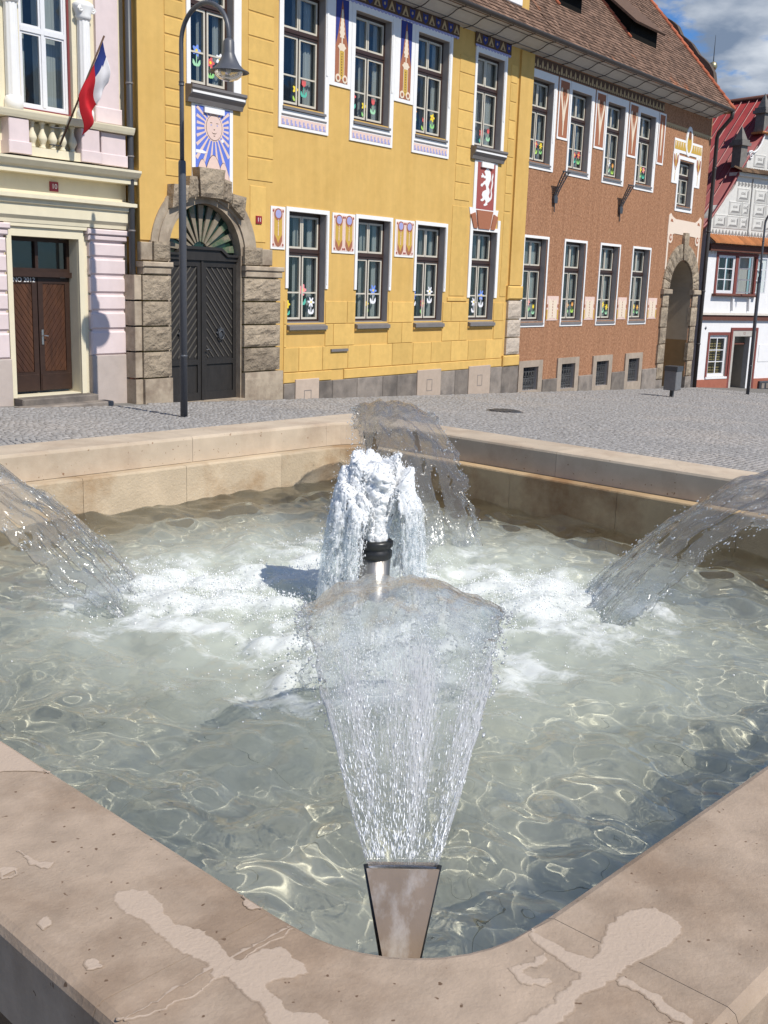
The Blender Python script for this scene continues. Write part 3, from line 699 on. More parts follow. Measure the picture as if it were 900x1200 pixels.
# rising core
NJ, NI = 90, 72
P = np.zeros((NJ, NI, 3)); W = np.zeros((NJ, NI, 3))
for j in range(NJ):
    f = j/(NJ-1); z = 0.955 + DZ + 0.345*f
    for i in range(NI):
        a = 2*math.pi*i/(NI-1)
        r = 0.050 + 0.010*f + 0.030*f*f + (0.004 + 0.03*f)*lump(a*1.0, f*1.6, 2.0) + 0.004*mnoise.noise(Vector((math.cos(a)*9, math.sin(a)*9, z*55)))
        if f > 0.80: r *= math.sqrt(max(0.0, 1 - ((f-0.80)/0.20)**2))*0.98 + 0.02
        P[j, i] = (cx + r*math.cos(a), cy + r*math.sin(a), z + 0.02*f*lump(a, 3.0, 8.0))
        W[j, i] = (a*0.11, z*1.4, 0.36)
parts.append(grid_sheet(P, W, 0.006))
# lobes tumbling over on all sides: (angle, top height, reach, half width, foot)
LOBES = [(2.75, 1.215, 0.215, 0.55, .58), (2.15, 1.275, 0.185, 0.55, .60), (3.30, 1.175, 0.165, 0.40, .60), (-0.50, 1.265, 0.20, 0.50, .58), (-1.10, 1.235, 0.17, 0.42, .60),
         (0.1, 1.25, 0.20, 0.6, .60), (0.9, 1.32, 0.16, 0.6, .60), (1.5, 1.33, 0.16, 0.5, .60), (-0.2, 1.33, 0.09, 0.9, .75), (2.5, 1.31, 0.10, 0.8, .75)]
def lobe(n_, t, q, jit=0.0):
    a0, zt, reach, hw, zend = LOBES[n_]; zt += DZ; tp = 0.34
    rad = 0.040 + reach*(t**0.72)*1.10
    up = zt - 0.20*((tp - t)/tp)**2*(t < tp) - (zt - zend)*max(0, (t-tp)/(1-tp))**1.7
    a = a0 + hw*q*(1 - 0.32*t + 0.22*mnoise.noise(Vector((t*2.6, n_*5.0, 1.0)))) + 0.20*mnoise.noise(Vector((t*2.2, n_*9.0, 6.0)))*t
    nn = mnoise.fractal(Vector((a*3.4, t*4.6, n_*3.7)), 0.7, 2.1, 5); n3 = mnoise.fractal(Vector((a*16, t*19, n_*1.7)), 0.7, 2.1, 3)
    env = (1 - t)*1.1 + 0.25
    r = rad*(1 - 0.22*q*q) + 0.024*nn*env + 0.003*n3
    z = up - 0.07*q*q*(1-t*0.5) + 0.028*nn*env + 0.003*n3
    return a, r, z
LTAB = []
for n_ in range(len(LOBES)):
    NJ, NI = 120, 46
    P = np.zeros((NJ, NI, 3)); W = np.zeros((NJ, NI, 3)); TH = np.zeros((NJ, NI)); keep = np.ones((NJ-1, NI-1), bool); TAB = np.zeros((NJ, NI, 3)); LTAB.append(TAB)
    for j in range(NJ):
        t = j/(NJ-1)
        for i in range(NI):
            q = -1 + 2*i/(NI-1); a, r, z = lobe(n_, t, q)
            P[j, i] = (cx + r*math.cos(a), cy + r*math.sin(a), z); TAB[j, i] = (a, r, z)
            W[j, i] = (a*0.32, t*0.9 + n_*3, 0.34 - 0.35*smoothstep(0.42, 0.75, t) + 0.12*smoothstep(0.88, 1.0, t) + 0.06*smoothstep(0.75, 1.0, abs(q)))
            TH[j, i] = 0.020*(1-t) + 0.004
    for j in range(NJ-1):
        for i in range(NI-1):
            t = j/(NJ-1); q = -1 + 2*(i+0.5)/(NI-1)
            h = mnoise.fractal(Vector((q*3.4 + n_*11, t*3.0, 4.4)), 0.6, 2.3, 6)
            if t > 0.40 and h > 0.72 - 0.60*(t-0.40): keep[j, i] = False
            if abs(q) > 0.72 and mnoise.fractal(Vector((q*6, t*16, n_*2.0)), 0.7, 2.2, 3) > 0.10: keep[j, i] = False
    parts.append(grid_sheet(P, W, TH, keep))
def lobe_s(n_, t, q):
    T = LTAB[n_]; return T[min(T.shape[0]-1, int(t*T.shape[0])), min(T.shape[1]-1, max(0, int((q+1)/2*T.shape[1])))].copy()
base = to_world((cx, cy, 0.966+DZ))
jet = link_sheet('froth_jet', parts, M_FROTH, base)
tag(jet, 'white frothing jet bubbling up from the pipe in mid basin', 'water jet')
pts = []; rad = []; st = []
for _ in range(42000):
    n_ = rr.integers(len(LOBES)); t = rr.random()**0.9; q = rr.uniform(-1.2, 1.2)
    a, r, z = lobe_s(n_, t, q); r += rr.normal()*0.013*(0.6+t); z += rr.normal()*0.013; a += rr.normal()*0.06
    if t > 0.35 and mnoise.noise(Vector((a*4.5, t*2.0 + n_*7, 3.0))) < -0.10 + 0.1*rr.normal(): continue
    if z < ZW: continue
    pts.append((cx + r*math.cos(a), cy + r*math.sin(a), z)); rad.append(0.0009 + 0.0022*rr.random()**3)
    st.append(np.array((0.3*math.cos(a), 0.3*math.sin(a), -1))*(1 + rr.uniform(0, 2.2)*t))
for _ in range(7000):
    f = rr.random(); a = rr.uniform(0, 6.283); r = (0.052 + 0.010*f + 0.028*f*f)*(1 + rr.normal()*0.10)
    if f > 0.8: r *= rr.random()**0.5
    pts.append((cx + r*math.cos(a), cy + r*math.sin(a), 0.955 + DZ + 0.36*f + rr.normal()*0.012)); rad.append(0.0010 + 0.0018*rr.random()**2); st.append(np.array((0, 0, 1.0))*rr.uniform(1, 2))
drops('froth_drops', pts, rad, M_FROTH_DROP, st, parent=jet, tiny=True)
# splashes and foam bubbles where the jets come down: a mass nobody could count
pts = []; rad = []; st = []
def hz(x, y): return float(height(np.array([x]), np.array([y]))[0])
HI = lambda x, y: ZW + GH[min(NV-1, max(0, int((y+HV-0.02)/(2*HV-0.04)*(NV-1)))), min(NU-1, max(0, int((x+HU-0.02)/(2*HU-0.04)*(NU-1))))]
for k in range(4):
    L = LAND[k]*0.92; inw = -corner_dir(k)
    for _ in range(2600):
        d = rr.normal(size=2)*np.array((0.20, 0.20)) + inw*rr.uniform(-0.1, 0.55); x, y = L + d
        hgt = abs(rr.normal())*0.085*math.exp(-np.hypot(*d)*3.0)
        pts.append((x, y, HI(x, y) + hgt)); rad.append(0.0010 + 0.0026*rr.random()**3); st.append(np.array((rr.normal()*0.3, rr.normal()*0.3, 1))*rr.uniform(1, 1.8))
for _ in range(2600):
    a = rr.uniform(0, 6.283); r = abs(rr.normal())*0.55; x, y = CEN[0]+r*math.cos(a), CEN[1]+r*math.sin(a)
    pts.append((x, y, HI(x, y) + 0.001 + abs(rr.normal())*0.018*math.exp(-r))); rad.append(0.0010 + 0.0028*rr.random()**3); st.append(np.array((0, 0, 1.0)))
drops('splash_drops', pts, rad, M_FROTH_DROP, st)
# ------------------------------------------------------------------ building materials
M_YEL = mat('ochre yellow render', (0.66, 0.425, 0.14), 0.92, 0.05, 5.0, 0.12, 60, col2=(0.61, 0.385, 0.12), c2=(0.42, 0.66), c2scale=0.9, spec=0.15, streak=0.07)
M_YELBLK = mat('ochre stucco block', (0.67, 0.435, 0.14), 0.92, 0.09, 5.0, 0.12, 60, spec=0.15, island=0.08, streak=0.06)
M_WHITE = mat('white painted plaster', (0.82, 0.81, 0.80), 0.85, 0.03, 8, spec=0.2)
M_REVEAL = mat('grey painted reveal', (0.36, 0.335, 0.325), 0.8, 0.05, 8, spec=0.2)
M_SILL = mat('grey sheet sill', (0.19, 0.175, 0.17), 0.55, 0.1, 8, spec=0.4)
M_FRAME = mat('dark brown window frame', (0.045, 0.022, 0.016), 0.45, 0.1, 20, spec=0.5)
M_SASH = mat('cream sash paint', (0.60, 0.55, 0.46), 0.5, 0.05, 20, spec=0.4)
M_CURT = mat('grey net curtain', (0.40, 0.40, 0.385), 0.9, 0.22, 3, stretch=(14, 1, 0.2))
M_DARK = mat('dark interior', (0.07, 0.073, 0.08), 0.9, 0.2, 3)
M_STONE = mat('rough brown sandstone', (0.37, 0.30, 0.22), 0.95, 0.22, 7, 0.9, 22, col2=(0.25, 0.20, 0.15), c2=(0.45, 0.65), c2scale=3, spec=0.2, island=0.16, bump2=0.8, b2scale=7, dist=0.04)
M_STONES = mat('dressed sandstone', (0.42, 0.345, 0.26), 0.9, 0.15, 7, 0.25, 50, col2=(0.28, 0.22, 0.165), c2=(0.45, 0.65), c2scale=2.5, spec=0.2, island=0.1)
M_GREYST = mat('grey plinth stone', (0.25, 0.215, 0.185), 0.9, 0.2, 5, 0.3, 40, col2=(0.16, 0.14, 0.125), c2=(0.45, 0.65), c2scale=1.6, spec=0.2, island=0.22)
M_PALEST = mat('pale patched plinth', (0.47, 0.375, 0.30), 0.9, 0.08, 8, 0.2, 60, island=0.08)
M_IRON = mat('dark grey iron paint', (0.055, 0.058, 0.065), 0.45, 0.1, 30, spec=0.5)
M_GUTTER = mat('dark sheet metal', (0.06, 0.052, 0.05), 0.5, 0.12, 12, spec=0.5)
M_SOFFIT = mat('grey painted soffit', (0.52, 0.50, 0.47), 0.85, 0.05, 6, spec=0.2)
M_BROWNP = mat('painted brown', (0.10, 0.055, 0.035), 0.8, 0.1, 20)
M_TAN = mat('painted tan', (0.50, 0.36, 0.20), 0.85, 0.08, 20)
M_CREAM = mat('painted cream', (0.76, 0.64, 0.50), 0.85, 0.05, 20)
M_PINKP = mat('painted pale pink', (0.74, 0.55, 0.48), 0.85, 0.05, 20)
M_TERRA = mat('painted terracotta', (0.36, 0.14, 0.075), 0.85, 0.08, 20)
M_GOLDP = mat('painted gold ochre', (0.56, 0.36, 0.07), 0.85, 0.08, 20)
M_BLUEP = mat('painted blue', (0.12, 0.19, 0.62), 0.85, 0.06, 20)
M_NAVY = mat('painted dark blue', (0.03, 0.045, 0.22), 0.85, 0.06, 20)
M_LILAC = mat('painted lilac', (0.36, 0.36, 0.62), 0.85, 0.06, 20)
M_REDP = mat('heraldic red', (0.34, 0.085, 0.075), 0.85, 0.06, 20)
M_SIGNR = mat('enamel red', (0.28, 0.02, 0.025), 0.3, 0.02, 20, spec=0.5)
FLOWER = {c: mat('paper ' + c, v, 0.8, 0.03, 20) for c, v in dict(red=(0.68, 0.12, 0.12), pink=(0.82, 0.28, 0.30), yellow=(0.85, 0.66, 0.05), blue=(0.18, 0.30, 0.75), white=(0.82, 0.82, 0.86),
          orange=(0.80, 0.38, 0.10), green=(0.28, 0.62, 0.22), teal=(0.10, 0.48, 0.36), lime=(0.42, 0.66, 0.12), mint=(0.36, 0.66, 0.42)).items()}
def glass_material():
    m = bpy.data.materials.new('window glass'); n, l = nodes_of(m); n.clear()
    out = n.new('ShaderNodeOutputMaterial'); tr = n.new('ShaderNodeBsdfTransparent'); tr.inputs['Color'].default_value = (0.88, 0.91, 0.91, 1)
    gy = n.new('ShaderNodeBsdfGlossy'); gy.inputs['Roughness'].default_value = 0.015
    fr = thin_fresnel(n, l, 1.5)
    tc = n.new('ShaderNodeTexCoord'); nz = n.new('ShaderNodeTexNoise'); nz.inputs['Scale'].default_value = 1.6; l.new(tc.outputs['Object'], nz.inputs['Vector'])
    bp = n.new('ShaderNodeBump'); bp.inputs['Strength'].default_value = 0.05; bp.inputs['Distance'].default_value = 0.1; l.new(nz.outputs['Fac'], bp.inputs['Height'])
    l.new(bp.outputs[0], gy.inputs['Normal'])
    mx = n.new('ShaderNodeMixShader'); l.new(fr.outputs[0], mx.inputs[0]); l.new(tr.outputs[0], mx.inputs[1]); l.new(gy.outputs[0], mx.inputs[2]); l.new(mx.outputs[0], out.inputs[0])
    return m
M_GLASS = glass_material()

def wall_mesh(mb, x0, x1, z0, z1, y, holes, thick=0.30, top=None):
    """wall front at y with rectangular holes and their reveals (material slot 1)"""
    xs = sorted({x0, x1, *[v for h in holes for v in h[:2]]}); zs = sorted({z0, z1, *[v for h in holes for v in h[2:]]})
    for i in range(len(xs) - 1):
        for j in range(len(zs) - 1):
            a, b, c, d = xs[i], xs[i+1], zs[j], zs[j+1]; mx, mz = (a+b)/2, (c+d)/2
            if any(h[0] < mx < h[1] and h[2] < mz < h[3] for h in holes): continue
            mb.m(0).quad((a, y, c), (b, y, c), (b, y, d), (a, y, d))
    for a, b, c, d in holes:
        yb = y + thick
        mb.m(1).quad((a, y, c), (a, yb, c), (a, yb, d), (a, y, d)); mb.quad((b, y, c), (b, y, d), (b, yb, d), (b, yb, c))
        mb.quad((a, y, d), (b, y, d), (b, yb, d), (a, yb, d)); mb.quad((a, y, c), (a, yb, c), (b, yb, c), (b, y, c))
    mb.m(0); return mb
def ringbox(mb, xa, xb, za, zb, w, y0, y1, wt=None, wb=None):
    wt = w if wt is None else wt; wb = w if wb is None else wb
    mb.box(xa, xa+w, y0, y1, za, zb); mb.box(xb-w, xb, y0, y1, za, zb)
    mb.box(xa+w, xb-w, y0, y1, zb-wt, zb); mb.box(xa+w, xb-w, y0, y1, za, za+wb)
def disc(cx, cz, r, n=14, lob=0, amp=0.0, ph=0.0, sx=1.0, sz=1.0):
    return [(cx + sx*r*(1 + amp*math.cos(lob*(2*math.pi*i/n) + ph))*math.cos(2*math.pi*i/n), cz + sz*r*(1 + amp*math.cos(lob*(2*math.pi*i/n) + ph))*math.sin(2*math.pi*i/n)) for i in range(n)]
RF = random.Random(21)
def flower(parent, x, z, y, s, col, leaf, kind):
    mb = MB(); t = 0.003
    cup = [(-.5, .28), (-.46, .62), (-.28, .50), (-.10, .22), (0, .36), (.12, .22), (.30, .52), (.46, .64), (.5, .28), (.34, .05), (0, 0), (-.34, .05)]
    mb.m(1).prism([(x + s*0.62*a, z + s*0.62*b) for a, b in cup], y - t, y)
    mb.prism([(x - s*.03, z + s*.20), (x + s*.03, z + s*.20), (x + s*.03, z + s*.75), (x - s*.03, z + s*.75)], y - t*0.7, y)
    if kind == 0:
        mb.m(0).prism(disc(x, z + s*0.86, s*0.27, 30, 5, 0.28), y - 1.4*t, y); mb.m(2).prism(disc(x, z + s*0.86, s*0.09, 10), y - 2.2*t, y)
    elif kind == 1:
        mb.m(0).prism([(x - s*.20, z + s*1.10), (x - s*.10, z + s*.92), (x, z + s*1.14), (x + s*.10, z + s*.92), (x + s*.20, z + s*1.10), (x + s*.19, z + s*.76), (x, z + s*.62), (x - s*.19, z + s*.76)], y - 1.4*t, y)
    else:
        mb.m(0).prism(disc(x, z + s*0.86, s*0.27, 40, 6, 0.42, 0.5), y - 1.4*t, y); mb.m(2).prism(disc(x, z + s*0.86, s*0.08, 10), y - 2.2*t, y)
    return mb.build('paper_flower', [FLOWER[col], FLOWER[leaf], FLOWER['yellow' if col != 'yellow' else 'orange']], parent)
def window(bld, xa, xb, za, zb, y, depth=0.17, flowers=(), sill=None, split=0.62, bar=0.42, nflow=True):
    yf = y + depth; j = 0.065; h = zb - za; zt = za + h*split; th = 0.13
    mb = MB(); ringbox(mb, xa, xb, za, zb, j, yf, yf+0.10); mb.box(xa+j, xb-j, yf-0.03, yf+0.09, zt, zt+th)
    mb.bbox(xa+j, xb-j, yf-0.05, yf-0.031, zt+th*0.30, zt+th*0.72, 0.008)
    xm = (xa+xb)/2; mb.box(xm-0.018, xm+0.018, yf+0.012, yf+0.09, za+j, zt)
    w = mb.build('window', M_FRAME, bld)
    for (a, b, c, d, bz) in ((xa+j, xm-0.018, za+j, zt, bar), (xm+0.018, xb-j, za+j, zt, bar), (xa+j, xm-0.004, zt+th, zb-j, 0), (xm+0.004, xb-j, zt+th, zb-j, 0)):
        a, b, c, d = a+0.004, b-0.004, c+0.004, d-0.004; sw = 0.042
        s = MB(); ringbox(s, a, b, c, d, sw, yf-0.006, yf+0.05); zs = [c+sw, d-sw]
        if bz:
            zm = c + (d-c)*bz; s.box(a+sw, b-sw, yf, yf+0.045, zm-0.016, zm+0.016); zs = [c+sw, zm-0.016, zm+0.016, d-sw]
        so = s.build('sash', M_SASH, w)
        for q in range(0, len(zs), 2):
            MB().box(a+sw, b-sw, yf+0.020, yf+0.026, zs[q], zs[q+1]).build('pane', M_GLASS, w)
    # curtains, and the dark room behind
    cu = MB(); yc = yf + 0.14
    for (a, b) in ((xa-0.05, xa+(xb-xa)*RF.uniform(0.22, 0.34)), (xm-0.05-0.12*RF.random(), xm+0.14+0.12*RF.random()), (xb-(xb-xa)*RF.uniform(0.16, 0.30), xb+0.05)):
        nn = 14; fr = [a + (b-a)*i/nn for i in range(nn+1)]
        for p in range(nn):
            y0, y1 = yc + 0.02*math.sin(p*1.9), yc + 0.02*math.sin((p+1)*1.9)
            cu.quad((fr[p], y0, za), (fr[p+1], y1, za), (fr[p+1], y1, zb), (fr[p], y0, zb)); cu.quad((fr[p], y0+0.004, za), (fr[p], y0+0.004, zb), (fr[p+1], y1+0.004, zb), (fr[p+1], y1+0.004, za))
    cu.build('curtain', M_CURT, w)
    rm = MB(); e = 0.25; yb = yf + 1.1; y0 = y + 0.302
    rm.quad((xa-e, yb, za-e), (xb+e, yb, za-e), (xb+e, yb, zb+e), (xa-e, yb, zb+e))
    rm.quad((xa-e, y0, za-e), (xa-e, yb, za-e), (xa-e, yb, zb+e), (xa-e, y0, zb+e)); rm.quad((xb+e, y0, za-e), (xb+e, y0, zb+e), (xb+e, yb, zb+e), (xb+e, yb, za-e))
    rm.quad((xa-e, y0, zb+e), (xa-e, yb, zb+e), (xb+e, yb, zb+e), (xb+e, y0, zb+e)); rm.quad((xa-e, y0, za-e), (xb+e, y0, za-e), (xb+e, yb, za-e), (xa-e, yb, za-e))
    rm.build('room_recess', M_DARK, w)
    for (fx, fz, s, col, leaf, kind) in flowers:
        flower(w, xa + (xb-xa)*fx, za + j + 0.05 + fz, yf + 0.016, s*0.92, col, leaf, kind)
    if sill: 
        sp, zd = sill
        s = MB(); s.add([(xa-0.02, y-sp, za-zd*0.45), (xb+0.02, y-sp, za-zd*0.45), (xb+0.02, yf, za+0.02), (xa-0.02, yf, za+0.02), (xa-0.02, y-sp, za-zd), (xb+0.02, y-sp, za-zd), (xb+0.02, yf, za-zd), (xa-0.02, yf, za-zd)],
            [(0, 1, 2, 3), (4, 7, 6, 5), (0, 4, 5, 1), (1, 5, 6, 2), (2, 6, 7, 3), (3, 7, 4, 0)])
        s.build('sill', M_SILL, w)
    return w
def rough_block(bld, name, pts_or_box, y0, y1, m, seed, n=7, amp=0.035, b=0.03):
    """stone with a hewn, uneven front face"""
    xa, xb, za, zb = pts_or_box; mb = MB(); vs = []; fs = []
    for jj in range(n+1):
        for i in range(n+1):
            u, v = i/n, jj/n; e = min(u, 1-u, v, 1-v)
            jx = (0.012*mnoise.noise(Vector((v*7, seed, u*9)))) if 0 < i < n else 0
            yy = y0 + b if e == 0 else y0 + amp*mnoise.fractal(Vector((u*3.1 + seed*3.7, v*3.1, seed)), 0.8, 2.0, 4) + (0.008 if e < 0.16 else 0)
            vs.append((xa + (xb-xa)*u + jx, yy, za + (zb-za)*v))
    N = n+1
    for jj in range(n):
        for i in range(n): fs.append((jj*N+i, jj*N+i+1, (jj+1)*N+i+1, (jj+1)*N+i))
    o = len(vs); vs += [(xa, y1, za), (xb, y1, za), (xb, y1, zb), (xa, y1, zb)]
    fs.append(tuple([o, o+1] + [i for i in range(n, -1, -1)]))
    fs.append(tuple([o+1, o+2] + [jj*N+n for jj in range(n, -1, -1)]))
    fs.append(tuple([o+2, o+3] + [n*N+i for i in range(0, n+1)]))
    fs.append(tuple([o+3, o] + [jj*N for jj in range(0, n+1)]))
    mb.add(vs, fs); return mb.build(name, m, bld)
def text(parent, s, x, z, y, size, m, name='lettering'):
    cu = bpy.data.curves.new(name, 'FONT'); cu.body = s; cu.size = size; cu.extrude = 0.002; cu.align_x = 'CENTER'; cu.align_y = 'CENTER'
    tmp = bpy.data.objects.new(name, cu); COL.objects.link(tmp)
    me = bpy.data.meshes.new_from_object(tmp, depsgraph=bpy.context.evaluated_depsgraph_get()); COL.objects.unlink(tmp); bpy.data.objects.remove(tmp); bpy.data.curves.remove(cu)
    me.transform(Matrix.Rotation(math.pi/2, 4, 'X')); off = origin(parent); me.transform(Matrix.Translation(Vector((x, y, z)) - off))
    me.name = name; me.materials.clear(); me.materials.append(m)
    o = bpy.data.objects.new(name, me); COL.objects.link(o); o.parent = parent; ORIG[o.name] = off
    return o
# ------------------------------------------------------------------ ochre corner house
YW = 16.0
yb_ = thing('yellow_building', 'ochre yellow two storey town house with rusticated stone portal and white window surrounds', 'house', (20.2, YW, -0.7))
yw = MB()
GFW = [(c-0.61, c+0.61, 1.06, 3.40) for c in (17.97, 20.30, 22.62, 25.10)]
UPW = [(c-0.65, c+0.65, 5.52, 7.78) for c in (17.78, 20.08, 22.42, 25.00)]
U0 = (14.60, 15.72, 5.52, 7.78)
PORT = (13.98, 15.92, -3.0, 3.44)
wall_mesh(yw, 13.35, 27.10, -3.0, 8.9, YW, GFW + UPW + [U0, PORT])
yw.m(0).quad((13.35, YW, -3), (13.35, YW, 8.9), (13.35, YW+9, 8.9), (13.35, YW+9, -3)); yw.quad((27.1, YW, 8.25), (27.1, YW, 8.9), (27.1, YW+9, 8.9), (27.1, YW+9, 8.25))
yw.build('wall', [M_YEL, M_REVEAL], yb_)
rf = RF
def rflow(n, big=0.30):
    cols = ['red', 'pink', 'yellow', 'blue', 'white', 'orange', 'red', 'yellow']; lv = ['green', 'teal', 'lime', 'mint']
    xs = {2: (0.30, 0.72), 3: (0.20, 0.58, 0.80), 4: (0.16, 0.36, 0.64, 0.84)}[n]
    return [(x + rf.uniform(-.03, .03), rf.uniform(0.02, 0.18), big*rf.uniform(0.85, 1.15), rf.choice(cols), rf.choice(lv), rf.choice((0, 0, 1, 2))) for x in xs]
FL_GF = [[(.16, .04, .30, 'yellow', 'teal', 0), (.56, .26, .42, 'pink', 'teal', 0), (.80, .06, .34, 'white', 'white', 2)], [(.12, .28, .30, 'white', 'white', 2), (.52, .08, .28, 'yellow', 'lime', 0), (.72, .30, .40, 'blue', 'white', 2)],
         [(.18, .25, .34, 'blue', 'white', 2), (.50, .05, .34, 'red', 'green', 0), (.74, .32, .38, 'white', 'white', 2)], [(.10, .12, .3, 'blue', 'white', 2), (.42, .08, .36, 'white', 'white', 2), (.72, .22, .42, 'blue', 'white', 2)]]
for i, (a, b, c, d) in enumerate(GFW):
    window(yb_, a, b, c, d, YW, 0.17, FL_GF[i], sill=(0.10, 0.15))
    tb = MB().bbox(a-0.03, b+0.03, YW-0.06, YW+0.05, c-0.20, c-0.152, 0.01); tb.build('sill_moulding', M_YELBLK, yb_)
    s = MB(); w = 0.09; y0 = YW-0.028; zb = 1.80
    if i < 3:
        s.box(a-w, a-0.002, y0, YW+0.004, zb, d+w); s.box(b+0.002, b+w, y0, YW+0.004, zb, d+w); s.box(a-0.002, b+0.002, y0, YW+0.004, d+0.002, d+w)
        s.box(b+w*0.18, b+w*0.55, y0-0.014, y0, zb+0.1, d)
    else:
        s.box(a-0.13, a-0.002, y0, YW+0.004, 1.66, d+0.32); s.box(b+0.002, b+0.13, y0, YW+0.004, 1.66, d+0.32); s.box(a-0.002, b+0.002, y0, YW+0.004, d+0.002, d+0.10)
    s.build('window_surround', M_WHITE, yb_)
FL_UP = [[(.10, .16, .32, 'white', 'mint', 0), (.46, .03, .30, 'yellow', 'lime', 0), (.66, .14, .36, 'red', 'teal', 1)], [(.16, .14, .34, 'red', 'teal', 0), (.47, .02, .30, 'yellow', 'green', 0), (.72, .12, .34, 'red', 'mint', 1)],
         [(.16, .16, .32, 'orange', 'green', 0), (.46, .02, .30, 'red', 'lime', 1), (.74, .10, .32, 'yellow', 'green', 0)], [(.12, .16, .3, 'yellow', 'lime', 0), (.48, .02, .32, 'red', 'teal', 0), (.74, .10, .32, 'red', 'mint', 1)]]
for i, (a, b, c, d) in enumerate(UPW):
    window(yb_, a, b, c, d, YW, 0.17, FL_UP[i], sill=(0.07, 0.09))
    y0 = YW-0.028; s = MB(); L, Rr = a-0.13, b+0.14
    if i < 3:
        zb = 5.06
        s.box(L, a-0.002, y0, YW+0.004, zb, 7.93); s.box(b+0.002, Rr, y0, YW+0.004, zb, 7.93); s.box(a-0.002, b+0.002, y0, YW+0.004, zb, c-0.10); s.box(a-0.002, b+0.002, y0, YW+0.004, d+0.002, 7.93)
        s.box(b+0.03, b+0.085, y0-0.014, y0, c+0.75, 7.85)
        s.build('window_surround', M_WHITE, yb_)
        st = MB(); st.box(a-0.05, b+0.07, y0-0.012, y0, c-0.215, c-0.185); st.build('apron_line', M_SILL, yb_)
        ap = MB(); n = 11; z0 = zb+0.06; z1 = zb+0.22; x0, x1 = a-0.06, b+0.06
        ap.m(0).box(x0, x1, y0-0.004, y0, z0, z1)
        for q in range(n):
            xx = x0 + (x1-x0)*(q+0.2)/n; ww = (x1-x0)/n
            ap.m(1).prism([(xx, z0+0.005), (xx+ww*0.62, z0+0.005), (xx+ww*0.62, z0+0.05), (xx+ww*0.34, z0+0.05), (xx+ww*0.34, z0+0.11), (xx, z0+0.11)], y0-0.008, y0-0.004)
        ap.build('apron_frieze', [M_PINKP, M_LILAC], yb_)
    else:
        s.box(L+0.03, a-0.002, y0, YW+0.004, c+0.0, 7.93); s.box(b+0.002, Rr, y0, YW+0.004, c+0.0, 7.93); s.box(a-0.002, b+0.002, y0, YW+0.004, d+0.002, 7.93); s.box(b+0.03, b+0.085, y0-0.014, y0, c+0.75, 7.85)
        s.build('window_surround', M_WHITE, yb_)
def cornice_sill(xa, xb, zt, parent):
    mb = MB(); pr = [(-0.20, 0), (-0.20, -0.05), (-0.17, -0.08), (-0.155, -0.16), (-0.10, -0.22), (-0.07, -0.30), (0.004, -0.30), (0.004, 0.02)]
    vs = []; n = len(pr)
    for x in (xa, xb): vs += [(x, YW+p[0], zt+p[1]) for p in pr]
    fs = [(i, i+n, (i+1) % n + n, (i+1) % n) for i in range(n)] + [tuple(range(n)), tuple(2*n-1-i for i in range(n))]
    mb.add(vs, fs); o = mb.build('cornice_sill', M_SILL, parent)
    MB().box(xa+0.03, xb-0.03, YW-0.176, YW-0.160, zt-0.135, zt-0.095).build('white_line', M_WHITE, o)
cornice_sill(UPW[3][0]-0.14, UPW[3][1]+0.12, UPW[3][2]-0.03, yb_); cornice_sill(U0[0]-0.12, U0[1]+0.20, U0[2]-0.03, yb_)
window(yb_, *U0, YW, 0.17, [(.06, .20, .32, 'orange', 'mint', 0), (.30, .26, .36, 'blue', 'mint', 0), (.62, .10, .36, 'red', 'green', 0), (.84, .20, .36, 'white', 'green', 0)])
s = MB(); y0 = YW-0.028
s.box(U0[0]-0.10, U0[0]-0.002, y0, YW+0.004, U0[2]-0.02, 7.93); s.box(U0[1]+0.002, U0[1]+0.20, y0, YW+0.004, U0[2]-0.02, 7.93); s.box(U0[0]-0.002, U0[1]+0.002, y0, YW+0.004, U0[3]+0.002, 7.93); s.build('window_surround', M_WHITE, yb_)
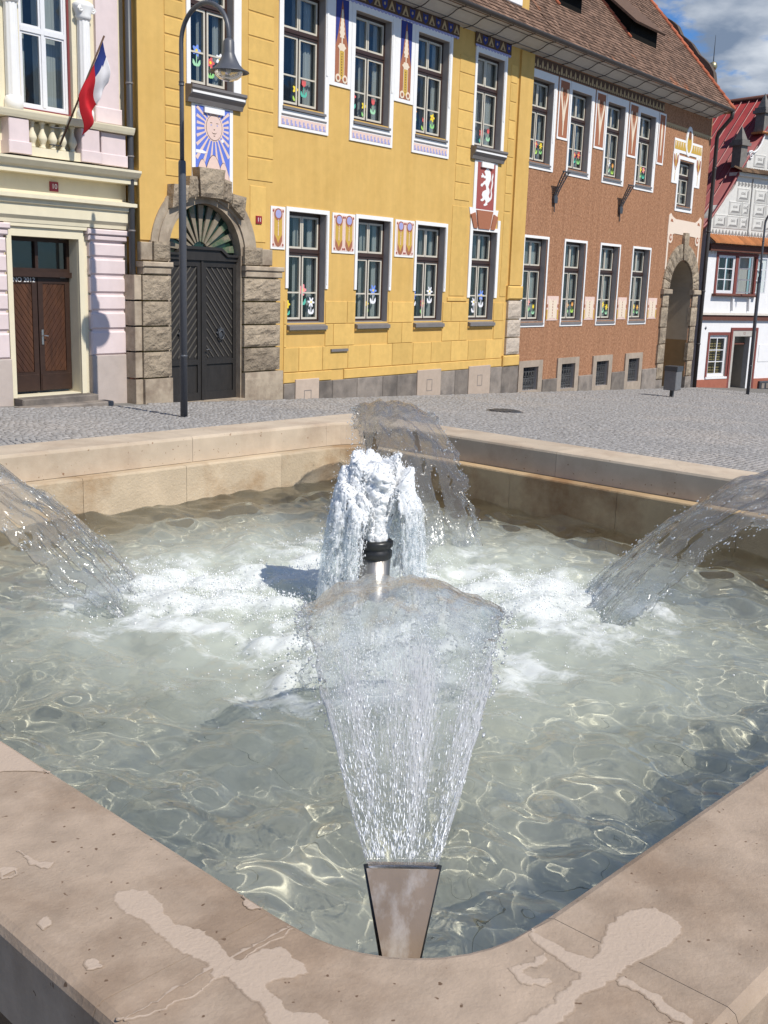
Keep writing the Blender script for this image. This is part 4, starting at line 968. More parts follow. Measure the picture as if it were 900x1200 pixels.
# boards between the upper windows: white ground, coloured strip with a pale slender ornament
for x0, x1 in ((18.565, 19.295), (20.875, 21.635)):
    s = MB(); y0 = YW-0.026; s.box(x0, x1, y0, YW+0.004, 6.12, 7.93)
    pb = s.build('ornament_board', M_WHITE, yb_)
    xm = (x0+x1)/2 + 0.03; hw = 0.215; o = MB(); yy = y0
    o.m(0).box(xm-hw, xm+hw, yy-0.004, yy, 6.20, 7.90)
    o.m(1).prism([(xm-hw+.004, 7.895), (xm-hw+.004, 6.95), (xm-hw*0.62, 7.2), (xm-hw*.15, 7.75), (xm, 7.895)], yy-0.007, yy-0.004); o.prism([(xm+hw-.004, 7.895), (xm, 7.895), (xm+hw*.15, 7.75), (xm+hw*0.62, 7.2), (xm+hw-.004, 6.95)], yy-0.007, yy-0.004)
    leaf = []
    for q in range(0, 13): leaf.append((xm + 0.012 + 0.105*(1-q/13)*(1.0 if q % 2 == 0 else 0.72)*(0.9 if q > 1 else 0.6), 7.12 + 0.62*q/13))
    leafl = [(2*xm - x, z) for x, z in reversed(leaf)]
    o.m(2).prism(leaf + leafl, yy-0.010, yy-0.004)
    o.prism([(xm-.02, 6.98), (xm+.02, 6.98), (xm+.02, 7.13), (xm-.02, 7.13)], yy-0.0105, yy-0.004); o.prism(disc(xm, 6.93, 0.125, 24, 6, 0.12, 0, 1, 0.62), yy-0.011, yy-0.004)
    o.m(3).box(xm-0.085, xm+0.085, yy-0.010, yy-0.004, 6.28, 6.86); o.m(2).box(xm-0.09, xm-0.075, yy-0.012, yy-0.004, 6.28, 6.86); o.box(xm+0.075, xm+0.09, yy-0.012, yy-0.004, 6.28, 6.86)
    for sg in (-1, 1):
        o.m(2).prism(disc(xm+sg*0.115, 6.29, 0.085, 18), yy-0.013, yy-0.004); o.m(0).prism(disc(xm+sg*0.115, 6.29, 0.045, 12), yy-0.015, yy-0.013)
    for q in range(9): o.m(4).box(xm-0.012, xm+0.012, yy-0.012, yy-0.010, 6.34+q*0.055, 6.37+q*0.055)
    o.build('painted_strip', [M_TERRA, M_NAVY, M_CREAM, M_GOLDP, M_BROWNP], pb)
# painted frieze below the eaves
def frieze(x0, x1, z0, z1, parent, y):
    o = MB(); o.m(0).box(x0, x1, y-0.010, y+0.004, z0, z1); n = int((x1-x0)/0.26); w = (x1-x0)/n
    for q in range(n):
        xx = x0 + w*q
        if q % 2 == 0:
            o.m(1).prism([(xx+.01, z0+.05), (xx+w-.01, z0+.05), (xx+w*.5, z1-.01)], y-0.014, y-0.010); o.m(0).prism([(xx+w*.28, z0+.06), (xx+w*.72, z0+.06), (xx+w*.5, z0+(z1-z0)*.55)], y-0.017, y-0.014)
        else:
            o.m(2).prism([(xx+w*.1, z1-.02), (xx+w*.18, z0+.10), (xx+w*.5, z0+.03), (xx+w*.82, z0+.10), (xx+w*.9, z1-.02), (xx+w*.7, z1-.05), (xx+w*.3, z1-.05)], y-0.014, y-0.010)
            o.m(1).prism(disc(xx+w*.5, z0+(z1-z0)*.55, 0.035, 8), y-0.017, y-0.014)
    m2 = n
    for q in range(m2*2): o.m(3).prism(disc(x0 + w*0.5*(q+0.5), z0-0.002, w*0.24, 12, sz=0.9), y-0.009, y+0.004)
    return o.build('painted_frieze', [M_BROWNP, M_TAN, M_NAVY, M_LILAC], parent)
frieze(16.85, 23.44, 7.96, 8.24, yb_, YW-0.03); frieze(24.19, 25.92, 7.96, 8.24, yb_, YW-0.03); frieze(13.95, 16.25, 7.96, 8.24, yb_, YW-0.03)
# tulip panels between the ground floor windows
for x0, x1, n in ((16.80, 17.24, 1), (18.78, 19.58, 2), (21.10, 21.88, 2)):
    z0, z1 = 2.60, 3.47; y = YW-0.022
    tp = MB().box(x0, x1, y, YW+0.004, z0, z1).build('tulip_panel', M_WHITE, yb_)
    o = MB(); o.m(0).box(x0+.045, x1-.045, y-.003, y, z0+.045, z1-.045); w = (x1-x0-.09)/n
    for q in range(n):
        cx_ = x0 + .045 + w*(q+.5); hw = w*0.34
        o.m(1).prism([(cx_-hw, z1-.18), (cx_-hw, z0+.17), (cx_-hw*.6, z0+.08), (cx_, z0+.05), (cx_+hw*.6, z0+.08), (cx_+hw, z0+.17), (cx_+hw, z1-.18), (cx_+hw*.6, z1-.09), (cx_, z1-.07), (cx_-hw*.6, z1-.09)], y-.006, y-.003)
        o.m(2).prism([(cx_-hw, z0+.30), (cx_-hw, z0+.17), (cx_-hw*.6, z0+.08), (cx_, z0+.05), (cx_+hw*.6, z0+.08), (cx_+hw, z0+.17), (cx_+hw, z0+.30), (cx_+hw*.45, z0+.22), (cx_, z0+.12), (cx_-hw*.45, z0+.22)], y-.009, y-.006)
        o.m(2).prism(disc(cx_, z1-.16, hw*1.05, 18, sz=1.0), y-.0085, y-.006); o.m(3).prism(disc(cx_, z1-.15, hw*.74, 16), y-.0115, y-.0085)
        o.m(0).prism([(cx_-.012, z0+.28), (cx_+.012, z0+.28), (cx_+.005, z1-.3), (cx_-.005, z1-.3)], y-.010, y-.006)
        for k in range(3): o.m(0).prism(disc(cx_, z1-.28-.055*k, .014, 8), y-.0105, y-.006)
        for sx, sz in ((-1, 1), (1, 1), (-1, -1), (1, -1)): o.m(4).prism(disc(cx_+sx*w*.42, (z1-.09 if sz > 0 else z0+.09), .026, 8), y-.007, y-.003)
    o.build('painted_tulips', [M_PINKP, M_GOLDP, M_TERRA, M_LILAC, M_REDP], tp)
# sun panel
z0, z1, x0, x1 = 3.60, 5.22, 14.62, 15.70; y = YW-0.022
sp_ = MB().box(x0, x1, y, YW+0.004, z0, z1).build('sun_panel', M_WHITE, yb_, label='blue panel with a smiling sun and pale hills')
o = MB(); bx0, bx1, bz0, bz1 = x0+.09, x1-.09, z0+.2, z1-.06; o.m(0).box(bx0, bx1, y-.003, y, bz0, bz1)
cx_, cz_ = (bx0+bx1)/2+.03, bz1-.36
def clip_ray(a):
    dx, dz = math.cos(a), math.sin(a); t = 9
    if dx > 1e-6: t = min(t, (bx1-cx_)/dx)
    if dx < -1e-6: t = min(t, (bx0-cx_)/dx)
    if dz > 1e-6: t = min(t, (bz1-cz_)/dz)
    if dz < -1e-6: t = min(t, (bz0-cz_)/dz)
    return t-.004
for q in range(24):
    a = 2*math.pi*(q+.5)/24; r1 = clip_ray(a); hw0, hw1 = .012, .012 + .034*min(1, r1)
    px_, pz_ = -math.sin(a), math.cos(a)
    if r1 < .26: continue
    o.m(1).prism([(cx_+.24*math.cos(a)+px_*hw0, cz_+.24*math.sin(a)+pz_*hw0), (cx_+.24*math.cos(a)-px_*hw0, cz_+.24*math.sin(a)-pz_*hw0), (cx_+(r1-.03)*math.cos(a)-px_*hw1, cz_+(r1-.03)*math.sin(a)-pz_*hw1), (cx_+(r1-.03)*math.cos(a)+px_*hw1, cz_+(r1-.03)*math.sin(a)+pz_*hw1)], y-.005, y-.003)
o.m(1).prism(disc(cx_, cz_, .25, 40, 20, .05), y-.007, y-.003); o.m(3).prism(disc(cx_, cz_, .212, 26, sz=1.12), y-.0085, y-.007); o.m(1).prism(disc(cx_, cz_, .203, 26, sz=1.12), y-.010, y-.0085)
for sg in (-1, 1):
    o.m(2).prism(disc(cx_+sg*.08, cz_+.045, .022, 10, sz=.6), y-.0115, y-.010); o.m(3).prism(disc(cx_+sg*.08, cz_+.085, .035, 10, sz=.18), y-.0115, y-.010)
o.m(3).prism([(cx_-.075, cz_-.08), (cx_-.03, cz_-.10), (cx_+.03, cz_-.10), (cx_+.075, cz_-.08), (cx_+.03, cz_-.115), (cx_-.03, cz_-.115)], y-.0115, y-.010); o.prism(disc(cx_, cz_-.035, .018, 8, sz=.6), y-.0115, y-.010); o.prism(disc(cx_, cz_-.15, .022, 8, sz=.4), y-.0115, y-.010)
for hx, hw, hh in ((bx0+.17, .16, .40), (bx1-.17, .16, .38), (cx_-.02, .25, .50)):
    pts_ = [(hx-hw, bz0), (hx+hw, bz0)] + [(hx + hw*math.cos(t)*(1-.25*math.sin(t)), bz0 + hh*math.sin(t)) for t in np.linspace(.12, math.pi-.12, 11)]
    o.m(3).prism(pts_, y-.0075 if hw < .2 else y-.0095, y-.003); cxm = hx; pts2 = [(hx + (px2-hx)*.955, bz0 + (pz2-bz0)*.975) for px2, pz2 in pts_]
    o.m(1).prism(pts2, (y-.0085 if hw < .2 else y-.0105), y-.003)
o.m(4).prism([(bx0+.003, bz0+.50), (bx0+.22, bz0+.50), (bx0+.30, bz0+.53), (bx0+.18, bz0+.56), (bx0+.003, bz0+.56)], y-.008, y-.003); o.prism(disc(bx1-.2, bz0+.78, .035, 10), y-.008, y-.003)
o.build('painted_sun', [M_BLUEP, M_PINKP, M_LILAC, M_BROWNP, M_WHITE], sp_)
MB().box(cx_-.28, cx_+.24, YW-.07, y-.012, z1-.17, z1-.07).build('white_block', M_WHITE, sp_)
# lion panel
x0, x1, z0, z1 = 24.44, 25.56, 3.96, 5.18; y = YW-.022
lp = MB().box(x0, x1, y, YW+.004, z0-.16, z1).build('lion_panel', M_WHITE, yb_, label='red panel with a white rampant lion')
o = MB(); o.m(0).box(x0+.14, x1-.12, y-.004, y, z0, z1-.04)
LION = [(.50,.97),(.56,.99),(.62,.95),(.70,.90),(.74,.80),(.73,.70),(.66,.60),(.62,.52),(.68,.46),(.70,.38),(.66,.30),(.74,.22),(.70,.15),(.60,.12),(.62,.07),(.52,.04),(.44,.03),(.42,.07),(.50,.10),(.52,.15),(.46,.20),(.40,.16),(.34,.14),(.26,.15),(.25,.19),(.32,.20),(.36,.24),(.30,.30),(.34,.38),(.44,.42),(.52,.44),(.50,.52),(.44,.58),(.36,.55),(.30,.50),(.22,.52),(.24,.57),(.32,.59),(.38,.64),(.46,.67),(.48,.72),(.40,.72),(.32,.74),(.25,.72),(.22,.77),(.28,.79),(.26,.84),(.32,.82),(.38,.78),(.46,.79),(.42,.84),(.38,.88),(.44,.92)]
LX = lambda u: x0+.10+(x1-x0-.12)*u*.94
LZ = lambda v: z0+.06+(z1-z0-.20)*v
o.m(1).prism([(LX(u), LZ(v)) for u, v in LION], y-.009, y-.004)
TAIL = [(.66,.20),(.74,.17),(.82,.24),(.84,.34),(.80,.44),(.84,.54),(.86,.64),(.83,.72),(.86,.80),(.84,.88),(.80,.80),(.77,.72),(.80,.63),(.78,.55),(.75,.44),(.78,.34),(.76,.26),(.72,.24)]
o.prism([(LX(u), LZ(v)) for u, v in TAIL], y-.0088, y-.004); o.build('lion', [M_REDP, M_WHITE], lp)
MB().box(24.70, 25.28, YW-.08, y-.006, z1-.16, z1-.03).build('white_block', M_WHITE, lp)
for pts_ in ([(24.60, 3.93), (25.40, 3.93), (25.27, 3.46), (24.73, 3.46)], [(24.33, 3.80), (24.54, 3.86), (24.67, 3.46), (24.50, 3.46)], [(25.46, 3.86), (25.67, 3.80), (25.52, 3.46), (25.33, 3.46)]):
    MB().prism(pts_, YW-.055, YW-.02).build('keystone', M_TERRA, yb_)
MB().prism([(24.28, 3.98), (25.72, 3.98), (25.55, 3.42), (24.45, 3.42)], YW-.019, YW+.002).build('keystone_ground', M_WHITE, yb_)
# grooved lesenes: panels standing proud of the wall
def panels(x0, x1, zs, y=YW-.014, g=.014):
    for a, b in zip(zs[:-1], zs[1:]): MB().bbox(x0, x1, y, YW+.002, a+g, b-g, .008).build('stucco_panel', M_YELBLK, yb_)
panels(13.98, 14.42, [3.80 + .31*i for i in range(14)]); panels(16.13, 16.86, [3.92 + .455*i for i in range(9)]); panels(16.20, 16.66, [2.70, 3.84]); panels(14.02, 14.30, [2.66, 3.60])
panels(23.58, 24.26, [4.10 + .44*i for i in range(9)]); panels(23.52, 24.22, [1.68, 3.98]); panels(26.02, 26.34, [3.98 + .475*i for i in range(9)]); panels(26.02, 26.34, [1.68, 3.96])
MB().bbox(23.44, 24.34, YW-.03, YW, 1.56, 1.655, .01).build('panel_foot', M_YELBLK, yb_)
MB().box(26.44, 27.12, YW-.06, YW, 2.02, 8.2).build('corner_pilaster', M_YEL, yb_); MB().bbox(26.36, 27.16, YW-.10, YW, 1.62, 2.00, .04).build('pilaster_foot', M_YELBLK, yb_)
MB().box(13.33, 13.92, YW-.03, YW, 2.62, 8.2).build('corner_strip', M_YEL, yb_)
M_PALER = mat('pale rough stone', (0.52, 0.44, 0.36), 0.95, 0.15, 7, 0.8, 24, spec=0.15, bump2=0.6, b2scale=8, dist=.03)
for k, (a, b) in enumerate(((.09, .55), (.58, 1.06), (1.09, 1.59))): rough_block(yb_, 'quoin', (26.42, 27.14, a, b), YW-.10, YW, M_PALER, 30+k, 6, .02)
MB().bbox(26.30, 27.18, YW-.09, YW, -.25, .06, .03).build('quoin_foot', M_YELBLK, yb_)
# large stucco blocks of the base, in running bond
rows = [(-.005, .525, .36), (.535, 1.025, .0), (1.035, 1.53, .42)]
for z0, z1, ph in rows:
    x = 17.24 - ph; i = 0
    while x < 26.30:
        w = (.86, .80, .90, .83, .88)[i % 5]; a, b = max(x, 17.24), min(x+w, 26.30); i += 1; x += w
        segs = [(a, b)]
        if z1 > .9:
            for h in GFW:
                ns = []
                for s0, s1 in segs:
                    if h[1]+.03 <= s0 or h[0]-.03 >= s1: ns.append((s0, s1)); continue
                    if s0 < h[0]-.03: ns.append((s0, h[0]-.03))
                    if s1 > h[1]+.03: ns.append((h[1]+.03, s1))
                segs = ns
        for s0, s1 in segs:
            if s1-s0 < .06: continue
            zt = z1
            for h in GFW:
                if z0 < 1.03 and z1 > .80 and z1 < 1.03 and s0 < h[1] and s1 > h[0]: zt = .85
            MB().bbox(s0+.006, s1-.006, YW-.020, YW+.002, z0, zt, .008).build('stucco_block', M_YELBLK, yb_)
MB().bbox(17.24, 18.85, YW-.035, YW, -.24, -.02, .012).build('base_moulding', M_YELBLK, yb_); MB().bbox(19.30, 26.28, YW-.035, YW, -.24, -.02, .012).build('base_moulding', M_YELBLK, yb_); MB().box(18.80, 19.40, YW-.06, YW-.021, .40, .46).build('vent_hood', M_SILL, yb_)
bs = [17.22, 17.59, 18.39, 18.87, 19.77, 20.76, 21.34, 22.18, 23.24, 23.91, 24.56, 25.66, 26.29, 27.2]; pale = {1, 7, 10}
for i in range(len(bs)-1):
    tp = -.25 if i not in pale else -.17
    MB().bbox(bs[i]+.005, bs[i+1]-.005, YW-(.055 if i not in pale else .07), YW, ground_z(bs[i])-.5, tp, .012).build('plinth_stone', M_PALEST if i in pale else M_GREYST, yb_)
    if i in pale:
        xm = (bs[i]+bs[i+1])/2; h = MB(); ringbox(h, xm-.12, xm+.12, -.72, -.42, .014, YW-.074, YW-.070); h.build('hatch_outline', M_SILL, yb_)
# stone portal
ZL = [(-1.2, .06), (.09, .56), (.59, 1.03), (1.06, 1.50), (1.53, 1.98)]
for k, (a, b) in enumerate(ZL):
    rough_block(yb_, 'portal_stone', (13.29, 13.97, a, b), YW-.16-(.03 if k == 0 else 0), YW+.1, M_STONE if k else M_STONES, 2+k, 8, .028 if k else .012)
    rough_block(yb_, 'portal_stone', (15.93, 17.00 + (.08 if k == 0 else 0), a, b), YW-.16-(.03 if k == 0 else 0), YW+.1, M_STONE if k else M_STONES, 12+k, 9, .032 if k else .012)
    if k: MB().bbox(13.12, 13.285, YW-.10, YW+.2, a, b, .01).build('portal_return', M_STONES, yb_)
MB().box(13.12, 13.285, YW-.10, YW+.2, -1.2, .06).build('portal_return', M_STONES, yb_)
for xa, xb in ((13.26, 13.99), (15.91, 17.06)):
    MB().bbox(xa, xb, YW-.20, YW+.02, 2.13, 2.23, .02).build('impost', M_STONES, yb_); MB().bbox(xa+.03, xb-.03, YW-.17, YW+.02, 2.00, 2.127, .02).build('impost', M_STONES, yb_)
rough_block(yb_, 'portal_stone', (13.58, 13.97, 2.25, 2.60), YW-.15, YW+.02, M_STONE, 41, 6, .02); MB().bbox(13.30, 13.57, YW-.09, YW+.02, 2.25, 2.58, .015).build('portal_stone', M_STONES, yb_)
rough_block(yb_, 'portal_stone', (15.95, 16.46, 2.25, 2.60), YW-.15, YW+.02, M_STONE, 42, 6, .02); MB().bbox(16.47, 16.80, YW-.09, YW+.02, 2.25, 2.58, .015).build('portal_stone', M_STONES, yb_)
AX, AZ = 14.95, 2.42
def arc(mb, r0, r1, y0, y1, a0=0.0, a1=math.pi, n=28, cx_=AX, cz_=AZ, sz=1.0):
    vs = []; fs = []
    for i in range(n+1):
        a = a0 + (a1-a0)*i/n; c, s = math.cos(a), math.sin(a)*sz
        vs += [(cx_+r0*c, y0, cz_+r0*s), (cx_+r1*c, y0, cz_+r1*s), (cx_+r1*c, y1, cz_+r1*s), (cx_+r0*c, y1, cz_+r0*s)]
    for i in range(n):
        for j in range(4): j2 = (j+1) % 4; fs.append((i*4+j, i*4+j2, (i+1)*4+j2, (i+1)*4+j))
    fs += [(3, 2, 1, 0), (n*4, n*4+1, n*4+2, n*4+3)]; mb.add(vs, fs); return mb
av = MB(); arc(av, .955, 1.06, YW-.05, YW+.30); arc(av, 1.058, 1.24, YW-.085, YW+.05); arc(av, 1.238, 1.40, YW-.06, YW+.05)
for xa, xb in ((13.97, 14.0), (15.90, 15.925)): av.box(xa, xb, YW-.05, YW+.30, -1.2, AZ)
av.build('archivolt', M_STONES, yb_)
for k, pts_ in enumerate(([(14.66, 3.48), (15.22, 3.48), (15.30, 4.02), (14.62, 4.02)], [(14.38, 3.42), (14.64, 3.48), (14.60, 3.84), (14.42, 3.84)], [(15.25, 3.48), (15.50, 3.42), (15.52, 3.82), (15.32, 3.86)], [(13.98, 3.22), (14.36, 3.36), (14.40, 3.66), (14.02, 3.66)], [(15.52, 3.36), (15.86, 3.12), (15.92, 3.56), (15.55, 3.60)])):
    mb = MB(); n = 7; yy = YW-.26 if k == 0 else YW-.22; vs = []; fs = []
    for j in range(n+1):
        for i in range(n+1):
            u, v = i/n, j/n; e = min(u, 1-u, v, 1-v)
            xa = pts_[0][0]+(pts_[3][0]-pts_[0][0])*v; xb = pts_[1][0]+(pts_[2][0]-pts_[1][0])*v; za = pts_[0][1]+(pts_[1][1]-pts_[0][1])*u; zb = pts_[3][1]+(pts_[2][1]-pts_[3][1])*u
            vs.append((xa+(xb-xa)*u, yy + (.03 if e == 0 else .035*mnoise.fractal(Vector((u*3+k*4, v*3, 7.0)), .8, 2, 4)), za+(zb-za)*v))
    N = n+1
    for j in range(n):
        for i in range(n): fs.append((j*N+i, j*N+i+1, (j+1)*N+i+1, (j+1)*N+i))
    o_ = len(vs); vs += [(p[0], YW+.02, p[1]) for p in pts_]
    fs += [tuple([o_, o_+1] + list(range(n, -1, -1))), tuple([o_+1, o_+2] + [j*N+n for j in range(n, -1, -1)]), tuple([o_+2, o_+3] + [n*N+i for i in range(n+1)]), tuple([o_+3, o_] + [j*N for j in range(n+1)])]
    mb.add(vs, fs); mb.build('voussoir', M_STONE, yb_)
# portal door
M_DOORB = mat('blackened oak', (0.026, 0.023, 0.021), 0.55, 0.25, 12, 0.2, 60, stretch=(1, 1, .3), spec=0.4)
M_DOORG = mat('worn grey oak', (0.095, 0.085, 0.072), 0.6, 0.2, 12, 0.2, 60, spec=0.4)
yd = YW+.09
for sg, xa, xb in ((-1, 14.0, 14.925), (1, 14.985, 15.90)):
    lf = MB().box(xa, xb, yd+.02, yd+.09, -.46, 2.30); lf.box(xa, xa+.09, yd-.01, yd+.02, -.46, 2.30); lf.box(xb-.09, xb, yd-.01, yd+.02, -.46, 2.30); lf.box(xa+.09, xb-.09, yd-.01, yd+.02, .26, .36); lf.box(xa+.09, xb-.09, yd-.01, yd+.02, 2.18, 2.30); lf.box(xa+.09, xb-.09, yd-.008, yd+.02, -.46, -.30)
    d = lf.build('door_leaf', M_DOORB, yb_)
    a, b = xa+.10, xb-.10; n = 13; sp = .17
    for q in range(n+6):
        z = .10 + sp*q                       # height at the outer side; boards climb towards the middle
        if sg < 0: p0, p1 = (a, z-.5), (b, z+.35)
        else: p0, p1 = (b, z-.5), (a, z+.35)
        # clip to the panel
        def cl(p, q_):
            (xA, zA), (xB, zB) = p, q_; t0, t1 = 0, 1; lo, hi = .385, 2.155
            if zA < lo: t0 = (lo-zA)/(zB-zA)
            if zB > hi: t1 = (hi-zA)/(zB-zA)
            return None if t1-t0 < .04 else ((xA+(xB-xA)*t0, zA+(zB-zA)*t0), (xA+(xB-xA)*t1, zA+(zB-zA)*t1))
        c_ = cl(p0, p1)
        if not c_: continue
        (xA, zA), (xB, zB) = c_; w = .033
        mb = MB(); mb.prism([(xA, zA), (xB, zB), (xB, zB+w), (xA, zA+w)] if xB > xA else [(xB, zB), (xA, zA), (xA, zA+w), (xB, zB+w)], yd+.004, yd+.02); mb.build('door_slat', M_DOORG, d)
    xh = (a+b)/2 + sg*.02
    k = MB(); k.prism(disc(xh, .88, .10, 16, 8, .25), yd-.02, yd+.02); k.tube([(xh+.07*math.cos(t), yd-.035, .84+.09*math.sin(t)) for t in np.linspace(0, 2*math.pi, 13)], .012, 6); k.build('door_knocker', M_IRON, d)
MB().box(14.927, 14.983, yd-.03, yd+.06, -.46, 2.32).build('door_post', M_DOORB, yb_); MB().tube([(15.02, yd-.06, .55), (15.09, yd-.07, .56), (15.16, yd-.06, .52)], .013, 6).build('door_handle', M_IRON, yb_)
lt = MB(); lt.prism([(13.99, 2.30), (15.91, 2.30), (15.91, 2.38), (15.60, 2.38), (15.42, 2.50), (14.48, 2.50), (14.30, 2.38), (13.99, 2.38)], yd-.05, yd+.08); lt.prism([(14.0, 2.382), (14.31, 2.382), (14.49, 2.502), (15.41, 2.502), (15.59, 2.382), (15.90, 2.382), (15.90, 2.43), (15.62, 2.43), (15.43, 2.56), (14.47, 2.56), (14.28, 2.43), (14.0, 2.43)], yd-.09, yd+.06)
lt.build('door_lintel', M_DOORB, yb_)
fg = MB(); fg.prism([(AX+.96*math.cos(t), AZ+.0+.96*math.sin(t)) for t in np.linspace(0, math.pi, 24)], yd+.075, yd+.10)
M_FANG = mat('dark green fan glass', (0.012, 0.035, 0.022), 0.2, 0.2, 4, spec=0.6); M_FANS = mat('weathered fan slat', (0.24, 0.20, 0.145), 0.7, 0.2, 9, .2, 50, col2=(0.07, 0.12, 0.065), c2=(.5, .6), c2scale=1.4)
fw = fg.build('fanlight', M_FANG, yb_)
for q in range(11):
    a0 = math.pi*(q+.14)/11; a1 = math.pi*(q+.68)/11
    MB().prism([(AX+.22*math.cos(a0), AZ+.02+.22*math.sin(a0)), (AX+.93*math.cos(a0), AZ+.02+.92*math.sin(a0)), (AX+.93*math.cos(a1), AZ+.02+.92*math.sin(a1)), (AX+.22*math.cos(a1), AZ+.02+.22*math.sin(a1))], yd+.03, yd+.07).build('fan_slat', M_FANS, fw)
MB().box(13.95, 15.95, yd-.26, yd+.1, -.9, -.46).build('threshold', M_STONES, yb_)
# eaves and roof
TANP = math.tan(R(48.8)); EY, EZ = 15.22, 8.50
M_TILE = mat('weathered clay tile', (0.185, 0.115, 0.082), 0.9, 0.18, 9, 0.2, 40, col2=(0.42, 0.15, 0.065), c2=(0.60, 0.70), c2scale=0.55, island=0.42, spec=0.2)
M_RIDGE = mat('red verge tile', (0.42, 0.13, 0.07), 0.85, 0.12, 9, island=.15, spec=0.2)
def eaves(bld, x0, x1):
    pr = [(16.03, 8.20), (15.98, 8.245), (15.90, 8.255), (15.80, 8.265), (15.66, 8.315), (15.55, 8.37), (15.46, 8.415), (15.32, 8.435), (15.27, 8.44), (15.27, 8.50), (16.03, 8.62)]
    mb = MB(); n = len(pr); vs = [(x0, *p) for p in pr] + [(x1, *p) for p in pr]
    mb.add(vs, [(i, i+n, (i+1) % n+n, (i+1) % n) for i in range(n)] + [tuple(range(n)), tuple(2*n-1-i for i in range(n))])
    so = mb.build('eaves_soffit', M_SOFFIT, bld)
    for yy, zz in ((15.80, 8.262), (15.46, 8.412)): MB().box(x0+.001, x1-.001, yy-.012, yy+.012, zz-.012, zz+.004).build('soffit_moulding', M_SILL, so)
    g = MB(); R_ = .085; yc, zc = EY-.03, 8.50; vs = []; na = 10
    for x in (x0, x1):
        for rr_ in (R_, R_-.012):
            for i in range(na+1): a = math.pi + math.pi*i/na; vs.append((x, yc+rr_*math.cos(a), zc+rr_*math.sin(a)))
    m_ = na+1; fs = []
    for i in range(na): fs += [(i, i+1, 2*m_+i+1, 2*m_+i), (m_+i+1, m_+i, 3*m_+i, 3*m_+i+1), (i+1, i, m_+i, m_+i+1), (2*m_+i, 2*m_+i+1, 3*m_+i+1, 3*m_+i)]
    fs += [(0, 2*m_, 3*m_, m_), (na, m_+na, 3*m_+na, 2*m_+na)]
    g.add(vs, fs); gu = g.build('gutter', M_GUTTER, bld)
    x = x0 + .5
    while x < x1:
        pts_ = [(x, EY-.03, 8.40), (x, 15.26, 8.395), (x, 15.36, 8.385), (x, 15.47, 8.345), (x, 15.58, 8.28), (x, 15.70, 8.235), (x, 15.85, 8.215), (x, 15.97, 8.205)]
        MB().tube(pts_, .013, 6).build('gutter_bracket', M_GUTTER, gu); x += 1.085
def tile_roof(bld, x0, x1, s0, s1, cw, ch, skip=None, name='roof_tiles'):
    """courses of plain tiles on the slope; s is the distance up the slope from the eaves"""
    ca, sa = math.cos(R(48.8)), math.sin(R(48.8)); V = []; F = []; rr_ = random.Random(3)
    nrow = int((s1-s0)/ch); ncol = int((x1-x0)/cw)
    for r in range(nrow):
        for c in range(ncol+1):
            xa = x0 + (c - .5*(r % 2))*cw; xb = xa + cw*.94
            xa, xb = max(xa, x0), min(xb, x1)
            if xb-xa < .02: continue
            s = s0 + r*ch
            if skip and skip((xa+xb)/2, s): continue
            j = rr_.uniform(-.006, .006); lift = .030 + rr_.uniform(-.005, .006); e = ch*1.25
            def P(x, s_, h): return (x, EY-.02+s_*ca-h*sa, EZ+s_*sa+h*ca)
            o = len(V)
            V += [P(xa, s+j, lift), P(xb, s+j, lift+rr_.uniform(-.003, .003)), P(xb, s+e, .008), P(xa, s+e, .008), P(xa, s+j, lift-.018), P(xb, s+j, lift-.018)]
            F += [(o, o+1, o+2, o+3), (o+4, o+5, o+1, o), (o, o+3, o+4), (o+1, o+5, o+2)]
    mb = MB(); mb.v = V; mb.f = F; mb.mi = [0]*len(F); mb.sm = [False]*len(F)
    o = mb.build(name, M_TILE, bld); o['kind'] = 'stuff'; return o
def roof_slab(bld, x0, x1, L):
    ca, sa = math.cos(R(48.8)), math.sin(R(48.8)); P = lambda x, s, h: (x, EY+s*ca-h*sa, EZ+s*sa+h*ca)
    mb = MB(); mb.add([P(x0, 0, -.12), P(x1, 0, -.12), P(x1, L, -.12), P(x0, L, -.12), P(x0, 0, 0), P(x1, 0, 0), P(x1, L, 0), P(x0, L, 0)], [(0, 3, 2, 1), (4, 5, 6, 7), (0, 1, 5, 4), (1, 2, 6, 5), (2, 3, 7, 6), (3, 0, 4, 7)])
    yk = EY+L*ca; zk = EZ+L*sa
    mb.quad((x0, yk, zk), (x1, yk, zk), (x1, yk+L*ca, EZ), (x0, yk+L*ca, EZ))
    return mb.build('roof', M_TILE, bld)
eaves(yb_, 13.35, 27.10); roof_slab(yb_, 13.35, 27.095, 8.5); tile_roof(yb_, 22.5, 27.09, 0, 2.6, .17, .15)
dm = MB().box(24.0, 26.30, 15.72, 18.5, 8.9, 11.6).build('dormer', M_YEL, yb_); MB().bbox(24.3, 25.88, 15.67, 15.72, 9.12, 11.4, .02).build('dormer_panel', M_WHITE, dm)
